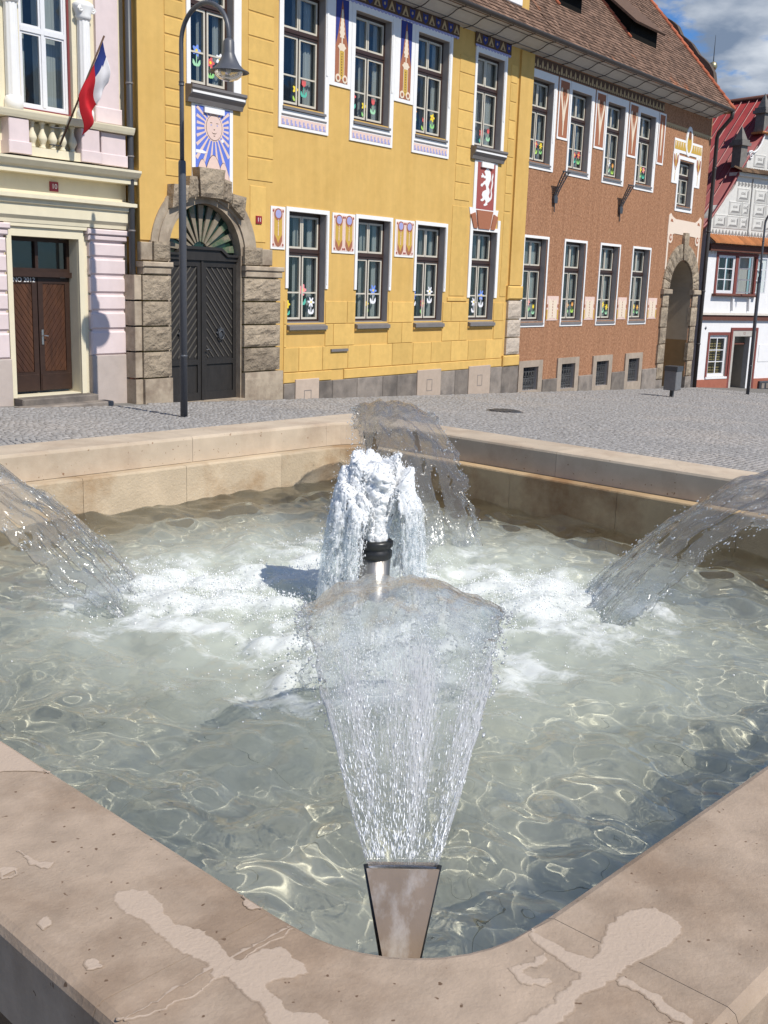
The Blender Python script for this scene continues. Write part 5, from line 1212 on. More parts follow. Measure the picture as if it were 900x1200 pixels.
# ------------------------------------------------------------------ brown roughcast house
M_BRN = mat('brown roughcast', (0.42, 0.222, 0.128), 0.95, 0.42, 17, 0.9, 38, col2=(0.35, 0.175, 0.098), c2=(0.42, 0.62), c2scale=9, spec=0.12, dist=.03, streak=0.14)
bb_ = thing('brown_building', 'brown roughcast two storey house with white framed windows and arched passage', 'house', (33.7, YW, -1.4))
BX1 = 40.35
LOW = [(c-.64, c+.64, 1.0, 3.36) for c in (27.86, 30.28, 32.66, 35.06)]
UPB = [(c-.62, c+.62, 5.45, 7.64) for c in (27.74, 30.06, 32.40, 34.74)]
U5 = (37.62, 38.90, 5.00, 6.52)
BAS = [(27.50, 28.38, -1.02, -.33), (29.84, 30.72, -1.10, -.32), (32.22, 33.10, -1.14, -.33), (34.64, 35.50, -1.14, -.33)]
PAS = (37.55, 39.75, -3.2, 3.08)
bw = MB(); wall_mesh(bw, 27.105, BX1, -3.2, 8.9, YW, LOW + UPB + [U5] + BAS + [PAS])
bw.m(0).quad((BX1, YW, -3.2), (BX1, YW+9, -3.2), (BX1, YW+9, 8.9), (BX1, YW, 8.9))
# gable triangle at the right end
TG = TANP
bw.add([(BX1, EY, 8.4), (BX1, EY+5.6, 8.4+5.6*TG), (BX1, EY+11.2, 8.4)], [(0, 2, 1)])
bw.build('wall', [M_BRN, M_REVEAL], bb_)
for i, (a, b, c, d) in enumerate(LOW):
    window(bb_, a, b, c, d, YW, .17, rflow(3, .30), sill=(.05, .10)); w = .075; y0 = YW-.024
    s = MB(); ringbox(s, a-w, b+w+.04, c-.16, d+w, w-.002, y0, YW+.004, wb=.06); s.build('window_surround', M_WHITE, bb_)
    s = MB().box(b+.02, b+.055, y0-.012, y0, c+.7, d); s.build('surround_bead', M_WHITE, bb_)
for i, (a, b, c, d) in enumerate(UPB):
    window(bb_, a, b, c, d, YW, .17, rflow(3, .32), sill=(.06, .09)); y0 = YW-.024
    s = MB(); ringbox(s, a-.10, b+.20, c-.20, 7.86, .098, y0, YW+.004, wb=.11, wt=.21); s.box(b+.002, b+.104, y0, YW+.004, c-.09, 7.65); s.box(b+.05, b+.10, y0-.014, y0, c+.6, 7.6); s.build('window_surround', M_WHITE, bb_)
    st = MB().box(a-.04, b+.06, y0-.006, y0, c-.145, c-.125); st.build('apron_line', M_SILL, bb_)
M_UMB = mat('umber sgraffito', (0.20, 0.085, 0.045), .9, .12, 20)
for x0, x1 in ((28.66, 29.32), (30.98, 31.66), (33.32, 34.00), (35.62, 36.16)):
    y0 = YW-.022; s = MB(); ringbox(s, x0, x1, 6.20, 7.86, .06, y0, YW+.004); pb = s.build('ornament_border', M_WHITE, bb_)
    o = MB(); o.m(0).box(x0+.061, x1-.061, y0+.006, YW+.002, 6.261, 7.80); xm = (x0+x1)/2; w = (x1-x0)/2-.10; yy = y0+.006
    if w > .2:
        for sg in (-1, 1):
            o.m(1).prism([(xm+sg*w, 7.55), (xm+sg*w*.92, 7.35), (xm+sg*w*.45, 7.0), (xm+sg*.02, 6.55), (xm+sg*.015, 6.85), (xm+sg*w*.30, 7.15), (xm+sg*w*.62, 7.42), (xm+sg*w*.7, 7.6)][::sg], yy-.006, yy)
            o.prism(disc(xm+sg*w*.75, 7.56, w*.22, 10), yy-.007, yy)
        o.prism([(xm-.02, 6.32), (xm+.02, 6.32), (xm+.05, 6.9), (xm, 7.3), (xm-.05, 6.9)], yy-.008, yy); o.m(2).prism(disc(xm, 7.50, w*.26, 10, sz=1.5), yy-.008, yy); o.m(1).prism(disc(xm, 6.72, .05, 8, sz=.5), yy-.009, yy)
    else: o.m(1).prism([(xm-.03, 6.5), (xm+.03, 6.5), (xm+.07, 7.3), (xm, 7.6), (xm-.07, 7.3)], yy-.006, yy)
    o.build('painted_strip', [M_TERRA, M_CREAM, M_UMB], pb)
o = MB(); o.m(0).box(27.16, 35.95, YW-.012, YW+.004, 7.90, 8.19)
n = 64; w = (35.95-27.16)/n
for q in range(n):
    xx = 27.16 + w*q
    if q % 2: o.m(1).prism([(xx+.02, 7.93), (xx+w-.02, 7.93), (xx+w-.02, 8.05), (xx+w*.5, 8.15), (xx+.02, 8.05)], YW-.016, YW-.012)
    else: o.m(1).prism(disc(xx+w*.5, 7.96, w*.3, 8), YW-.016, YW-.012)
o.build('painted_frieze', [M_BROWNP, M_TAN], bb_)
o = MB(); o.box(35.96, BX1-.02, YW-.012, YW+.002, 7.56, 7.64)
for q in range(24): o.prism(disc(36.05+q*.178, 7.55, .06, 8), YW-.011, YW+.002)
o.build('painted_cornice', M_TAN, bb_)
# ornament bands between the lower windows
for x0, x1 in ((28.66, 29.48), (31.08, 31.86), (33.46, 34.24), (35.86, 36.72)):
    o = MB(); y0 = YW-.014; o.m(0).box(x0+.06, x1-.06, y0, YW+.002, 1.02, 1.74); xm = (x0+x1)/2
    for sg in (-1, 1):
        o.m(1).prism([(xm+sg*.02, 1.10), (xm+sg*.24, 1.06), (xm+sg*.22, 1.25), (xm+sg*.25, 1.60), (xm+sg*.18, 1.68), (xm+sg*.10, 1.58), (xm+sg*.02, 1.66)][::sg], y0-.006, y0); o.m(2).box(min(xm+sg*.29, xm+sg*.36), max(xm+sg*.29, xm+sg*.36), y0-.005, y0, 1.40, 1.50); o.m(3).box(min(xm+sg*.29, xm+sg*.36), max(xm+sg*.29, xm+sg*.36), y0-.005, y0, 1.05, 1.34)
    for q in range(6): o.m(2).prism(disc(xm, 1.16+q*.085, .018, 8), y0-.009, y0)
    o.build('painted_ornament', [M_PINKP, M_CREAM, M_TERRA, M_GOLDP], bb_)
# window above the passage with painted surround
window(bb_, *U5, YW, .17, (), sill=(.05, .09)); y0 = YW-.022
a, b, c, d = U5
s = MB(); ringbox(s, a-.12, b+.16, c-.20, d+.16, .118, y0, YW+.004, wb=.11); s.box(b+.002, b+.045, y0, YW+.004, c-.09, d+.04); ws = s.build('window_surround', M_WHITE, bb_)
for xl_, xr_, xm in ((a-.62, a-.122, a-.37), (b+.162, b+.66, b+.41)):
    s = MB(); s.m(0).box(xl_, xr_, y0, YW+.004, 5.72, 6.76)
    for sg in (-1, 1): s.m(1).prism([(xm+sg*.02, 6.16), (xm+sg*.19, 6.45), (xm+sg*.19, 6.70), (xm+sg*.10, 6.66), (xm+sg*.03, 6.40)][::sg], y0-.006, y0)
    s.m(2).prism([(xm-.04, 6.3), (xm+.04, 6.3), (xm+.03, 6.72), (xm-.03, 6.72)], y0-.007, y0); s.m(2).box(xm-.012, xm+.012, y0-.006, y0, 5.80, 6.2)
    s.build('painted_drop', [M_WHITE, M_TERRA, M_GOLDP], bb_)
s = MB(); s.m(0).box(a-.60, b+.64, y0, YW+.004, 6.762, 7.22); s.m(1).box(a-.56, b+.60, y0-.004, y0, 6.86, 7.14); n = 12
for q in range(n): s.m(2).prism([(a-.52+q*.205, 7.12), (a-.52+q*.205+.05, 6.92), (a-.52+q*.205+.10, 7.12)], y0-.008, y0-.004)
s.m(0).prism(disc((a+b)/2+.02, 7.22, .30, 22, sz=1.7), y0-.014, YW); s.m(1).prism(disc((a+b)/2+.02, 7.16, .19, 18, sz=1.7), y0-.018, y0-.014); s.m(3).prism(disc((a+b)/2+.02, 7.42, .13, 14, sz=1.2), y0-.021, y0-.018)
s.build('painted_crest', [M_WHITE, M_GOLDP, M_CREAM, M_UMB], bb_)
# painted scroll over the passage
s = MB(); y0 = YW-.016
s.m(0).prism([(37.10, 4.62), (37.25, 4.70), (37.40, 4.60), (37.70, 4.52), (39.55, 4.50), (39.80, 4.60), (39.95, 4.72), (40.10, 4.64), (40.12, 4.0), (39.96, 3.95), (39.5, 3.98), (37.7, 4.02), (37.25, 3.92), (37.08, 3.98)], y0, YW+.002)
for xm, sg in ((37.36, -1), (39.84, 1)):
    s.m(0).prism(disc(xm, 3.86, .19, 16), y0-.003, YW+.002); s.m(1).prism(disc(xm, 3.87, .12, 14), y0-.006, y0-.003); s.m(0).prism(disc(xm+.02, 3.88, .06, 10), y0-.009, y0-.006)
    s.box(xm+sg*.20-.06, xm+sg*.20+.06, y0+.002, YW+.002, 2.75, 3.96); s.m(1).prism([(xm-.12, 4.42), (xm+.14, 4.40), (xm+.05, 4.50), (xm-.06, 4.51)], y0-.004, y0)
M_SCR = mat('scroll cream', (0.76, 0.63, 0.52), .9, .10, 60, detail=2)
s.build('painted_scroll', [M_SCR, M_TERRA], bb_)
# passage: jamb stones and voussoirs, vault, grille
PX, PZ, PR = 38.65, 1.98, 1.10
k = 0
for xa, xb in ((36.98, 37.56), (39.74, 40.32)):
    z = -2.2; hs = [1.05, .58, .70, .60, .72, .46]; 
    for h in hs:
        rough_block(bb_, 'jamb_stone', (xa+(.05 if k % 2 else 0), xb-(.04 if (k % 2 and xa > 39) else 0), z, z+h-.035), YW-.10, YW+.06, M_STONE if z > -1.2 else M_GREYST, 60+k, 5, .025); z += h; k += 1
    MB().bbox(xa-.06, xb+.10 if xa < 38 else xb+.06, YW-.16, YW+.04, 1.88, 2.06, .03).build('impost', M_STONES, bb_)
nv = 13
for q in range(nv):
    a0, a1 = math.pi*(q+.04)/nv, math.pi*(q+.96)/nv; ro = 1.66 if q != nv//2 else 2.05; ri = PR-.02; mb = MB(); m_ = 5; vs = []; fs = []
    for j in range(m_+1):
        for i in range(m_+1):
            a = a0+(a1-a0)*i/m_; r = ri+(ro-ri)*j/m_; e = min(i, j, m_-i, m_-j)
            if q == nv//2 and j == m_: a = math.pi/2 + (a-math.pi/2)*.8
            vs.append((PX-r*math.cos(a), YW-.10+(.04 if e == 0 else .028*mnoise.noise(Vector((i*1.1+q*5, j*1.3, 2)))) - (.05 if q == nv//2 else 0), PZ+.06+r*math.sin(a)*1.0))
    N = m_+1
    for j in range(m_):
        for i in range(m_): fs.append((j*N+i, j*N+i+1, (j+1)*N+i+1, (j+1)*N+i))
    o_ = len(vs); rim = [i for i in range(N)] + [j*N+m_ for j in range(1, N)] + [m_*N+i for i in range(m_-1, -1, -1)] + [j*N for j in range(m_-1, 0, -1)]
    vs += [(vs[i][0], YW+.05, vs[i][2]) for i in rim]; L_ = len(rim)
    fs += [(rim[i], o_+i, o_+(i+1) % L_, rim[(i+1) % L_]) for i in range(L_)]
    mb.add(vs, fs); mb.build('voussoir', M_STONE, bb_)
M_PLAST = mat('passage plaster', (0.40, 0.33, 0.245), .9, .08, 4, .1, 30); M_PLASTD = mat('passage dado', (0.27, 0.175, 0.085), .9, .1, 4)
v = MB(); dp = 5.0
for i in range(20):
    a0, a1 = math.pi*i/20, math.pi*(i+1)/20; v.quad((PX+PR*math.cos(a0), YW, PZ+PR*math.sin(a0)), (PX+PR*math.cos(a1), YW, PZ+PR*math.sin(a1)), (PX+PR*math.cos(a1), YW+dp, PZ+PR*math.sin(a1)), (PX+PR*math.cos(a0), YW+dp, PZ+PR*math.sin(a0)))
xl, xr = PX-PR, PX+PR
for x in (xl+.006, xr-.006):
    v.m(0).quad((x, YW, .2), (x, YW+dp, .2), (x, YW+dp, PZ), (x, YW, PZ)); v.m(1).quad((x, YW, -2.5), (x, YW+dp, -2.5), (x, YW+dp, .2), (x, YW, .2))
v.m(0).quad((xl, YW+1.3, .2), (xr, YW+1.3, .2), (xr, YW+1.3, PZ), (xl, YW+1.3, PZ)); v.m(1).quad((xl, YW+1.3, -1.2), (xr, YW+1.3, -1.2), (xr, YW+1.3, .2), (xl, YW+1.3, .2))
v.build('passage_lining', [M_PLAST, M_PLASTD], bb_)
g = MB().prism([(PX+1.09*math.cos(t), PZ+1.09*math.sin(t)) for t in np.linspace(0, math.pi, 22)], YW+1.14, YW+1.16).build('grille_ground', M_DARK, bb_)
for i in range(-5, 6):
    x = PX+i*.2; h = math.sqrt(max(.01, PR**2-(i*.2)**2)); MB().box(x-.012, x+.012, YW+1.10, YW+1.13, PZ, PZ+h).build('grille_bar', M_IRON, g)
for j in range(1, 6):
    z = PZ+j*.19; h = math.sqrt(max(.01, PR**2-(j*.19)**2)); MB().box(PX-h, PX+h, YW+1.105, YW+1.128, z-.01, z+.01).build('grille_bar', M_IRON, g)
MB().box(xl+.02, xr-.02, YW+1.0, YW+1.28, -2.4, -1.2).build('passage_gate', M_DARK, bb_)
# basement windows with grilles, plinth
M_BASST = mat('grey brown sandstone', (0.36, 0.295, 0.235), 0.9, 0.15, 6, 0.25, 50, spec=0.2, island=0.1)
for (a, b, c, d) in BAS:
    s = MB(); y0 = YW-.05; s.box(a-.26, a-.002, y0, YW+.01, c-.45, d+.19); s.box(b+.002, b+.26, y0, YW+.01, c-.45, d+.19); s.box(a-.002, b+.002, y0, YW+.01, d+.002, d+.19); s.box(a-.002, b+.002, y0, YW+.01, c-.45, c-.002)
    sr = s.build('basement_surround', M_BASST, bb_)
    MB().box(a, b, YW+.26, YW+.30, c, d).build('basement_opening', M_DARK, bb_)
    g = MB()
    for i in range(6): x = a+.04+(b-a-.08)*i/5; g.tube([(x, YW+.08, c), (x, YW+.08, d)], .012, 6)
    for z in (c+.10, (c+d)/2, d-.14): g.tube([(a, YW+.08, z), (b, YW+.08, z)], .011, 6)
    for i in range(5):
        x = a+.04+(b-a-.08)*(i+.5)/5
        for z in ((c+d)/2-.14, (c+d)/2+.13): g.tube([(x+.06*math.cos(t), YW+.072, z+.08*math.sin(t)) for t in np.linspace(0, 5.5, 9)], .009, 5)
    g.build('window_grille', mat('pale iron', (0.10, 0.10, 0.10), .5, .1, 20) if 'pale iron' not in MATS else MATS['pale iron'], bb_)
pe = [27.2] + [v for (a, b, c, d) in BAS for v in (a-.27, b+.27)] + [37.0]
for i in range(0, len(pe), 2):
    a, b = pe[i], pe[i+1]
    if b-a < .12: continue
    zt = -.74; n = 1 if b-a < 1.3 else 2
    for q in range(n): MB().bbox(a+(b-a)*q/n+.006, a+(b-a)*(q+1)/n-.006, YW-.075, YW, -2.4, zt, .015).build('plinth_stone', M_GREYST, bb_)
# wrought iron brackets
for xc in (28.74, 33.10):
    g = MB(); RL = lambda sx, t: (xc+sx*(.17-.10*t), YW-.03-.34*(1-t)**1.3, 5.26-.78*t)
    for sx in (-1, 0, 1): g.tube([RL(sx, t) for t in np.linspace(0, 1, 7)], .017, 6)
    for t in np.linspace(0, .9, 7): g.tube([RL(-1, t), RL(1, t)], .012, 5)
    for t in np.linspace(0, .75, 6): g.tube([RL(-1, t), RL(0, t+.13)], .010, 5); g.tube([RL(1, t), RL(0, t+.13)], .010, 5)
    g.tube([(xc-.22, YW-.37, 5.27), (xc+.22, YW-.37, 5.27)], .02, 6); g.prism([(xc-.09, 4.40), (xc+.09, 4.40), (xc+.11, 4.56), (xc, 4.66), (xc-.11, 4.56)], YW-.09, YW); g.tube([(xc, YW-.04, 4.45), (xc, YW-.05, 4.15)], .018, 6)
    g.build('wall_bracket', M_IRON, bb_)
# roof, dormers, verge, curved gable at the right end
eaves(bb_, 27.105, 40.10); roof_slab(bb_, 27.10, 40.20, 9.0)
def in_dormer(x, s): return False
tile_roof(bb_, 27.10, 40.14, 0, 6.6, .17, .15)
ca, sa = math.cos(R(48.8)), math.sin(R(48.8)); RP = lambda x, s, h=0: (x, EY+s*ca-h*sa, EZ+s*sa+h*ca)
for i in range(22):
    s0 = i*.34; vt = MB(); vt.smooth = True; 
    vt.tube([RP(40.17, s0-.02, .05), RP(40.17, s0+.36, .035)], [.085, .07], 10); vt.build('verge_tile', M_RIDGE, bb_)
def dormer(x0, x1, s0, hgt, run):
    """long sloping hatch dormer with dark cheeks"""
    mb = MB(); f0, f1 = RP(x0, s0), RP(x1, s0); b0, b1 = RP(x0, s0+run), RP(x1, s0+run)
    t0, t1 = (x0, f0[1], f0[2]+hgt), (x1, f1[1], f1[2]+hgt)
    mb.add([f0, f1, t1, t0, b0, b1], [(0, 1, 2, 3), (0, 3, 4), (1, 5, 2)]); d = mb.build('dormer', M_SHADE, bb_)
    r = MB(); v = Vector(b0)-Vector(t0); v.normalize(); o1 = .28; up = Vector((0, -v.z, v.y))*.07
    e0, e1 = Vector(t0)-v*o1+Vector((-.12, 0, 0)), Vector(t1)-v*o1+Vector((.12, 0, 0)); c0, c1 = Vector(b0)+Vector((-.12, 0, 0)), Vector(b1)+Vector((.12, 0, 0))
    r.add([e0, e1, c1, c0, e0+up, e1+up, c1+up, c0+up], [(0, 3, 2, 1), (4, 5, 6, 7), (0, 1, 5, 4), (1, 2, 6, 5), (2, 3, 7, 6), (3, 0, 4, 7)]); r.build('dormer_roof', M_TILE, d)
    fl = MB(); n = 9
    for i in range(n): fl.tube([RP(x0-.05, s0+run*i/n-.02, .06), RP(x0-.05, s0+run*(i+1)/n, .05)], [.055, .045], 8)
    fl.build('red_flashing', M_RIDGE, d)
M_SHADE = mat('black dormer shade', (0.009, 0.008, 0.007), .9, .2, 8, spec=0.1)  # near-black colour stands for the open front's void and the cheeks' shade
dormer(33.85, 35.9, 1.85, .62, 3.0); dormer(29.1, 30.5, 1.85, .60, 3.0)
M_GABLE = mat('dark gable render', (0.10, 0.075, 0.06), .9, .15, 6)
GP = [(15.7, 8.7), (16.05, 9.37), (16.09, 9.67), (16.14, 9.91), (16.32, 10.19), (16.54, 10.4), (16.77, 10.58), (16.94, 10.81), (17.09, 11.0), (17.3, 11.18), (17.52, 11.34), (17.6, 11.49), (17.7, 11.67), (17.93, 11.86), (18.22, 12.04), (18.59, 12.41), (18.97, 12.81), (19.36, 13.28), (20.4, 14.2), (21.2, 15.0), (21.2, 8.7)]
gb = MB(); n = len(GP); vs = [(40.32, y, z) for y, z in GP] + [(40.62, y, z) for y, z in GP]
tri = tessellate_polygon([[Vector((y, z, 0)) for y, z in GP]])
gb.add(vs, [t for t in tri] + [tuple(i+n for i in reversed(t)) for t in tri] + [(i, (i+1) % n, (i+1) % n+n, i+n) for i in range(n)])
gb.build('curved_gable', M_GABLE, bb_)
# downpipe at the corner with its elbow to the gutter
dpz = MB().tube([(40.12, EY-.03, 8.44), (40.20, EY+.02, 8.25), (40.50, YW-.20, 7.78), (40.60, YW-.12, 7.62), (40.62, YW-.12, 4.0), (40.62, YW-.12, -1.75)], .075, 10).build('downpipe', M_GUTTER, bb_)
for z in (6.5, 4.2, 2.0, 0.0): MB().lathe((40.62, YW-.12), [(.078, z), (.088, z+.005), (.088, z+.06), (.078, z+.065)], 10, cap=False).build('pipe_clip', M_GUTTER, dpz)
# ------------------------------------------------------------------ pink and cream house at the left
YP = 16.27
M_CRM = mat('cream render', (0.73, 0.66, 0.49), .9, .04, 5, .08, 60, spec=.15, streak=.04)
M_PNK = mat('pale pink render', (0.70, 0.585, 0.58), .9, .05, 5, .08, 60, spec=.15, island=.03, streak=.04)
M_GRYP = mat('grey pink plinth', (0.47, 0.40, 0.36), .92, .10, 4, .2, 50, spec=.15)
M_WIN = mat('white window paint', (0.74, 0.74, 0.76), .5, .04, 20, spec=.4)
M_MAROON = mat('dark red frame', (0.22, 0.05, 0.05), .6, .05, 20)
M_DOORW = mat('weathered brown oak', (0.085, 0.034, 0.015), .5, .45, 5, .25, 50, col2=(0.055, 0.022, 0.012), c2=(.42, .62), c2scale=1.3, stretch=(2, 2, .5), spec=.4)
M_DOORD = mat('dark door frame', (0.040, 0.020, 0.013), .5, .2, 10, spec=.4)
pk = thing('pink_building', 'pink and cream town house with balustrade under its tall window and brown plank door', 'house', (11.0, YP, -.3))
DO = (10.80, 12.15, -.14, 2.56); WI = (11.13, 12.16, 4.62, 7.4)
LX0 = 4.0
DO2 = (7.2, 8.6, .4, 2.56); WI2 = (7.3, 8.5, 4.62, 7.4)
pw = MB(); wall_mesh(pw, LX0, 13.26, -3, 9.2, YP, [DO, WI, DO2, WI2], .35)
pw.m(0).quad((13.26, YP, -3), (13.26, YP+5, -3), (13.26, YP+5, 9.2), (13.26, YP, 9.2)); pw.quad((LX0, YP, -3), (LX0, YP, 9.2), (LX0, YP+5, 9.2), (LX0, YP+5, -3)); pw.quad((LX0, YP, 9.2), (13.26, YP, 9.2), (13.26, YP+5, 9.2), (LX0, YP+5, 9.2))
pw.build('wall', [M_CRM, M_CRM], pk)
# door surround, step, door
s = MB(); ringbox(s, DO[0]-.10, DO[1]+.10, DO[2]-1.5, DO[3]+.16, .098, YP-.05, YP+.01, wt=.158, wb=.001); s.box(DO[0]-.16, DO[1]+.16, YP-.09, YP, DO[3]+.16, DO[3]+.22); s.build('door_surround', M_CRM, pk)
yd = YP+.24
for q, (xa, xb) in enumerate(((10.81, 11.46), (11.48, 12.14))):
    d = MB(); ringbox(d, xa, xb, -.10, 1.88, .10, yd, yd+.07, wb=.34); d.box(xa+.10, xb-.10, yd+.03, yd+.06, .24, 1.78)
    lf = d.build('door_leaf', M_DOORD, pk); a, b, lo, hi = xa+.105, xb-.105, .245, 1.775; sp = .135
    for j in range(-5, 16):
        z = lo + j*sp; z0, z1 = (z, z+.62) if q else (z+.62, z); w = sp-.012; pts_ = [(a, z0), (b, z1), (b, z1+w), (a, z0+w)]
        # clip the board to the panel
        def clipz(p, zc, keep_above):
            out = []
            for i in range(len(p)):
                A, B = p[i], p[(i+1) % len(p)]; ia, ib = (A[1] >= zc) == keep_above, (B[1] >= zc) == keep_above
                if ia: out.append(A)
                if ia != ib: t = (zc-A[1])/(B[1]-A[1]); out.append((A[0]+(B[0]-A[0])*t, zc))
            return out
        p = clipz(clipz(pts_, lo, True), hi, False) if pts_ else []
        if len(p) < 3: continue
        MB().prism(p, yd+.012, yd+.03).build('door_board', M_DOORW, lf)
    MB().bbox(xa+.02, xb-.02, yd-.012, yd, -.09, .20, .006).build('kick_plate', M_DOORD, lf)
hd = MB(); hd.box(11.52, 11.56, yd-.012, yd, .72, .98); hd.tube([(11.54, yd-.01, .88), (11.54, yd-.06, .88), (11.62, yd-.06, .87)], .011, 6); hd.build('door_handle', MATS['brushed steel'], pk)
fr = MB(); ringbox(fr, 10.80, 12.15, 1.98, 2.55, .06, yd-.01, yd+.08); fr.box(11.44, 11.50, yd-.01, yd+.08, 2.04, 2.49); fr.box(10.80, 12.15, yd-.07, yd+.08, 1.89, 1.98); ft = fr.build('transom_frame', M_DOORD, pk)
for xa, xb in ((10.86, 11.44), (11.50, 12.09)): MB().box(xa, xb, yd+.04, yd+.046, 2.04, 2.49).build('pane', M_GLASS, ft)
MB().box(10.75, 12.2, yd+.35, yd+.40, -.14, 2.6).build('door_backing', M_DARK, pk)
text(pk, 'ANNO 2012', 11.12, 1.835, yd-.003, .115, M_WHITE, 'chalk_lettering')
st_ = MB().bbox(10.72, 12.30, YP-.32, YP+.3, -.9, -.16, .02); st_.build('door_step', M_GREYST, pk); MB().bbox(10.55, 12.45, YP-.58, YP-.3, -1.0, -.27, .02).build('door_step', M_GREYST, pk)
# rusticated pink pilasters
Zs = [(.52, .95), (.99, 1.29), (1.33, 1.60), (1.64, 1.92), (1.96, 2.24), (2.28, 2.52)]
for xa, xb in ((12.36, 13.16), (10.02, 10.68), (6.3, 7.0), (8.75, 9.4)):
    for (a, b) in Zs: MB().bbox(xa, xb, YP-.09, YP, a, b, .03).build('pilaster_block', M_PNK, pk)
    MB().box(xa+.04, xb-.04, YP-.055, YP, -.9, 2.6).build('pilaster_core', M_PNK, pk)
    MB().bbox(xa-.01, xb+.01, YP-.10, YP, -1.2, .515, .012).build('pilaster_base', M_GRYP if xa > 9 else M_PNK, pk)
    MB().bbox(xa-.06, xb+.06, YP-.14, YP, 2.66, 2.76, .02).build('pilaster_cap', M_PNK, pk); MB().bbox(xa-.03, xb+.03, YP-.11, YP, 2.56, 2.655, .02).build('pilaster_cap', M_PNK, pk)
MB().box(LX0, 10.0, YP-.03, YP, -1.2, .5).build('plinth', M_GRYP, pk)
def mould(x0, x1, pr, name, m):
    mb = MB(); n = len(pr); vs = [(x0, YP+a, b) for a, b in pr] + [(x1, YP+a, b) for a, b in pr]
    mb.add(vs, [(i, (i+1) % n, (i+1) % n+n, i+n) for i in range(n)] + [tuple(n-1-i for i in range(n)), tuple(range(n, 2*n))]); return mb.build(name, m, pk)
mould(LX0, 13.30, [(.01, 2.78), (-.10, 2.78), (-.11, 2.84), (-.16, 2.90), (-.16, 3.08), (-.20, 3.10), (-.20, 3.16), (-.27, 3.18), (-.27, 3.24), (.01, 3.28)], 'string_course', M_CRM)
mould(LX0, 13.34, [(.01, 3.58), (-.24, 3.58), (-.24, 3.66), (-.30, 3.70), (-.36, 3.78), (-.36, 3.82), (.01, 3.86)], 'string_course', M_CRM)
# balustrade zone
MB().box(LX0, 13.2, YP-.05, YP, 3.86, 4.40).build('balustrade_back', M_CRM, pk)
bl = MB().box(11.10, 12.10, YP-.24, YP-.05, 3.86, 4.00).build('balustrade_base', M_CRM, pk)
for i in range(5):
    x = 11.20 + i*.20; MB().lathe((x, YP-.15), [(.055, 4.0), (.055, 4.03), (.035, 4.05), (.045, 4.08), (.078, 4.14), (.080, 4.17), (.062, 4.22), (.036, 4.28), (.030, 4.34), (.042, 4.36), (.032, 4.38), (.055, 4.40), (.055, 4.43)], 14).build('baluster', M_CRM, bl)
for xa, xb, dy in ((10.70, 11.08, .26), (12.12, 12.50, .26), (12.58, 13.12, .20), (8.6, 9.0, .26), (6.6, 7.0, .26)):
    MB().bbox(xa, xb, YP-dy, YP, 3.86, 4.42, .012).build('pedestal', M_PNK, pk); MB().bbox(xa-.025, xb+.025, YP-dy-.025, YP, 3.86, 4.06, .012).build('pedestal_foot', M_PNK, pk)
mould(LX0, 13.24, [(.01, 4.43), (-.28, 4.43), (-.30, 4.47), (-.32, 4.53), (-.32, 4.55), (.01, 4.58)], 'rail', M_CRM)
# fluted columns and window
for x in (10.94, 12.36):
    c = MB().lathe((x, YP-.06), [(.15, 4.56), (.15, 4.72), (.13, 4.76), (.12, 4.78)], 20).build('column', M_WHITE, pk)
    sh = MB(); n = 40; sh.smooth = True; vs = []; fs = []
    for z, r in ((4.78, .118), (6.20, .108)):
        for j in range(n): rr2 = r*(1 - (.10 if j % 4 == 0 else 0)); vs.append((x + rr2*math.cos(2*math.pi*j/n), YP-.06 + rr2*math.sin(2*math.pi*j/n), z))
    sh.add(vs, [(j, (j+1) % n, (j+1) % n+n, j+n) for j in range(n)]); sh.smooth = False; sh.build('fluted_shaft', M_WHITE, c)
    MB().lathe((x, YP-.06), [(.115, 6.2), (.14, 6.26), (.13, 6.30), (.18, 6.40), (.18, 6.46), (.12, 6.5)], 20).build('capital', M_WHITE, c)
    for sg in (-1, 1): MB().tube([(x+sg*(.13+.05*math.cos(t)*(1-t/12)), YP-.17, 6.36+.05*math.sin(t)*(1-t/12)) for t in np.linspace(0, 9, 18)], .016, 6).build('volute', M_WHITE, c)
MB().box(12.62, 13.10, YP-.06, YP, 4.58, 9.0).build('wall_pilaster', M_PNK, pk); MB().bbox(12.57, 13.15, YP-.09, YP, 4.58, 4.86, .02).build('wall_pilaster_foot', M_PNK, pk)
a, b, c, d = WI; yf = YP+.10
s = MB(); ringbox(s, a, b, c, d, .035, yf-.03, yf+.08); s.build('window_frame', M_MAROON, pk)
wf = MB(); ringbox(wf, a+.036, b-.036, c+.03, d-.03, .05, yf, yf+.06); zt = 5.86; wf.box(a+.086, b-.086, yf-.01, yf+.06, zt, zt+.08); xm = (a+b)/2; wf.box(xm-.03, xm+.03, yf-.008, yf+.06, c+.08, zt); wf.box(xm-.03, xm+.03, yf-.008, yf+.06, zt+.08, d-.08)
wo = wf.build('window', M_WIN, pk)
for (xa, xb) in ((a+.086, xm-.03), (xm+.03, b-.086)):
    for za, zb in ((c+.08, zt), (zt+.08, d-.08)):
        s = MB(); ringbox(s, xa+.002, xb-.002, za+.002, zb-.002, .035, yf+.008, yf+.05); s.build('sash', M_WIN, wo); MB().box(xa+.037, xb-.037, yf+.025, yf+.031, za+.037, zb-.037).build('pane', M_GLASS, wo)
cu = MB()
for xa, xb in ((a, a+.30), (xm-.05, xm+.08), (b-.42, b)): cu.box(xa, xb, yf+.22, yf+.225, c, d)
cu.build('curtain', M_CURT, wo); MB().box(a-.3, b+.3, yf+.8, yf+.85, c-.2, d+.2).build('room_recess', M_DARK, wo)
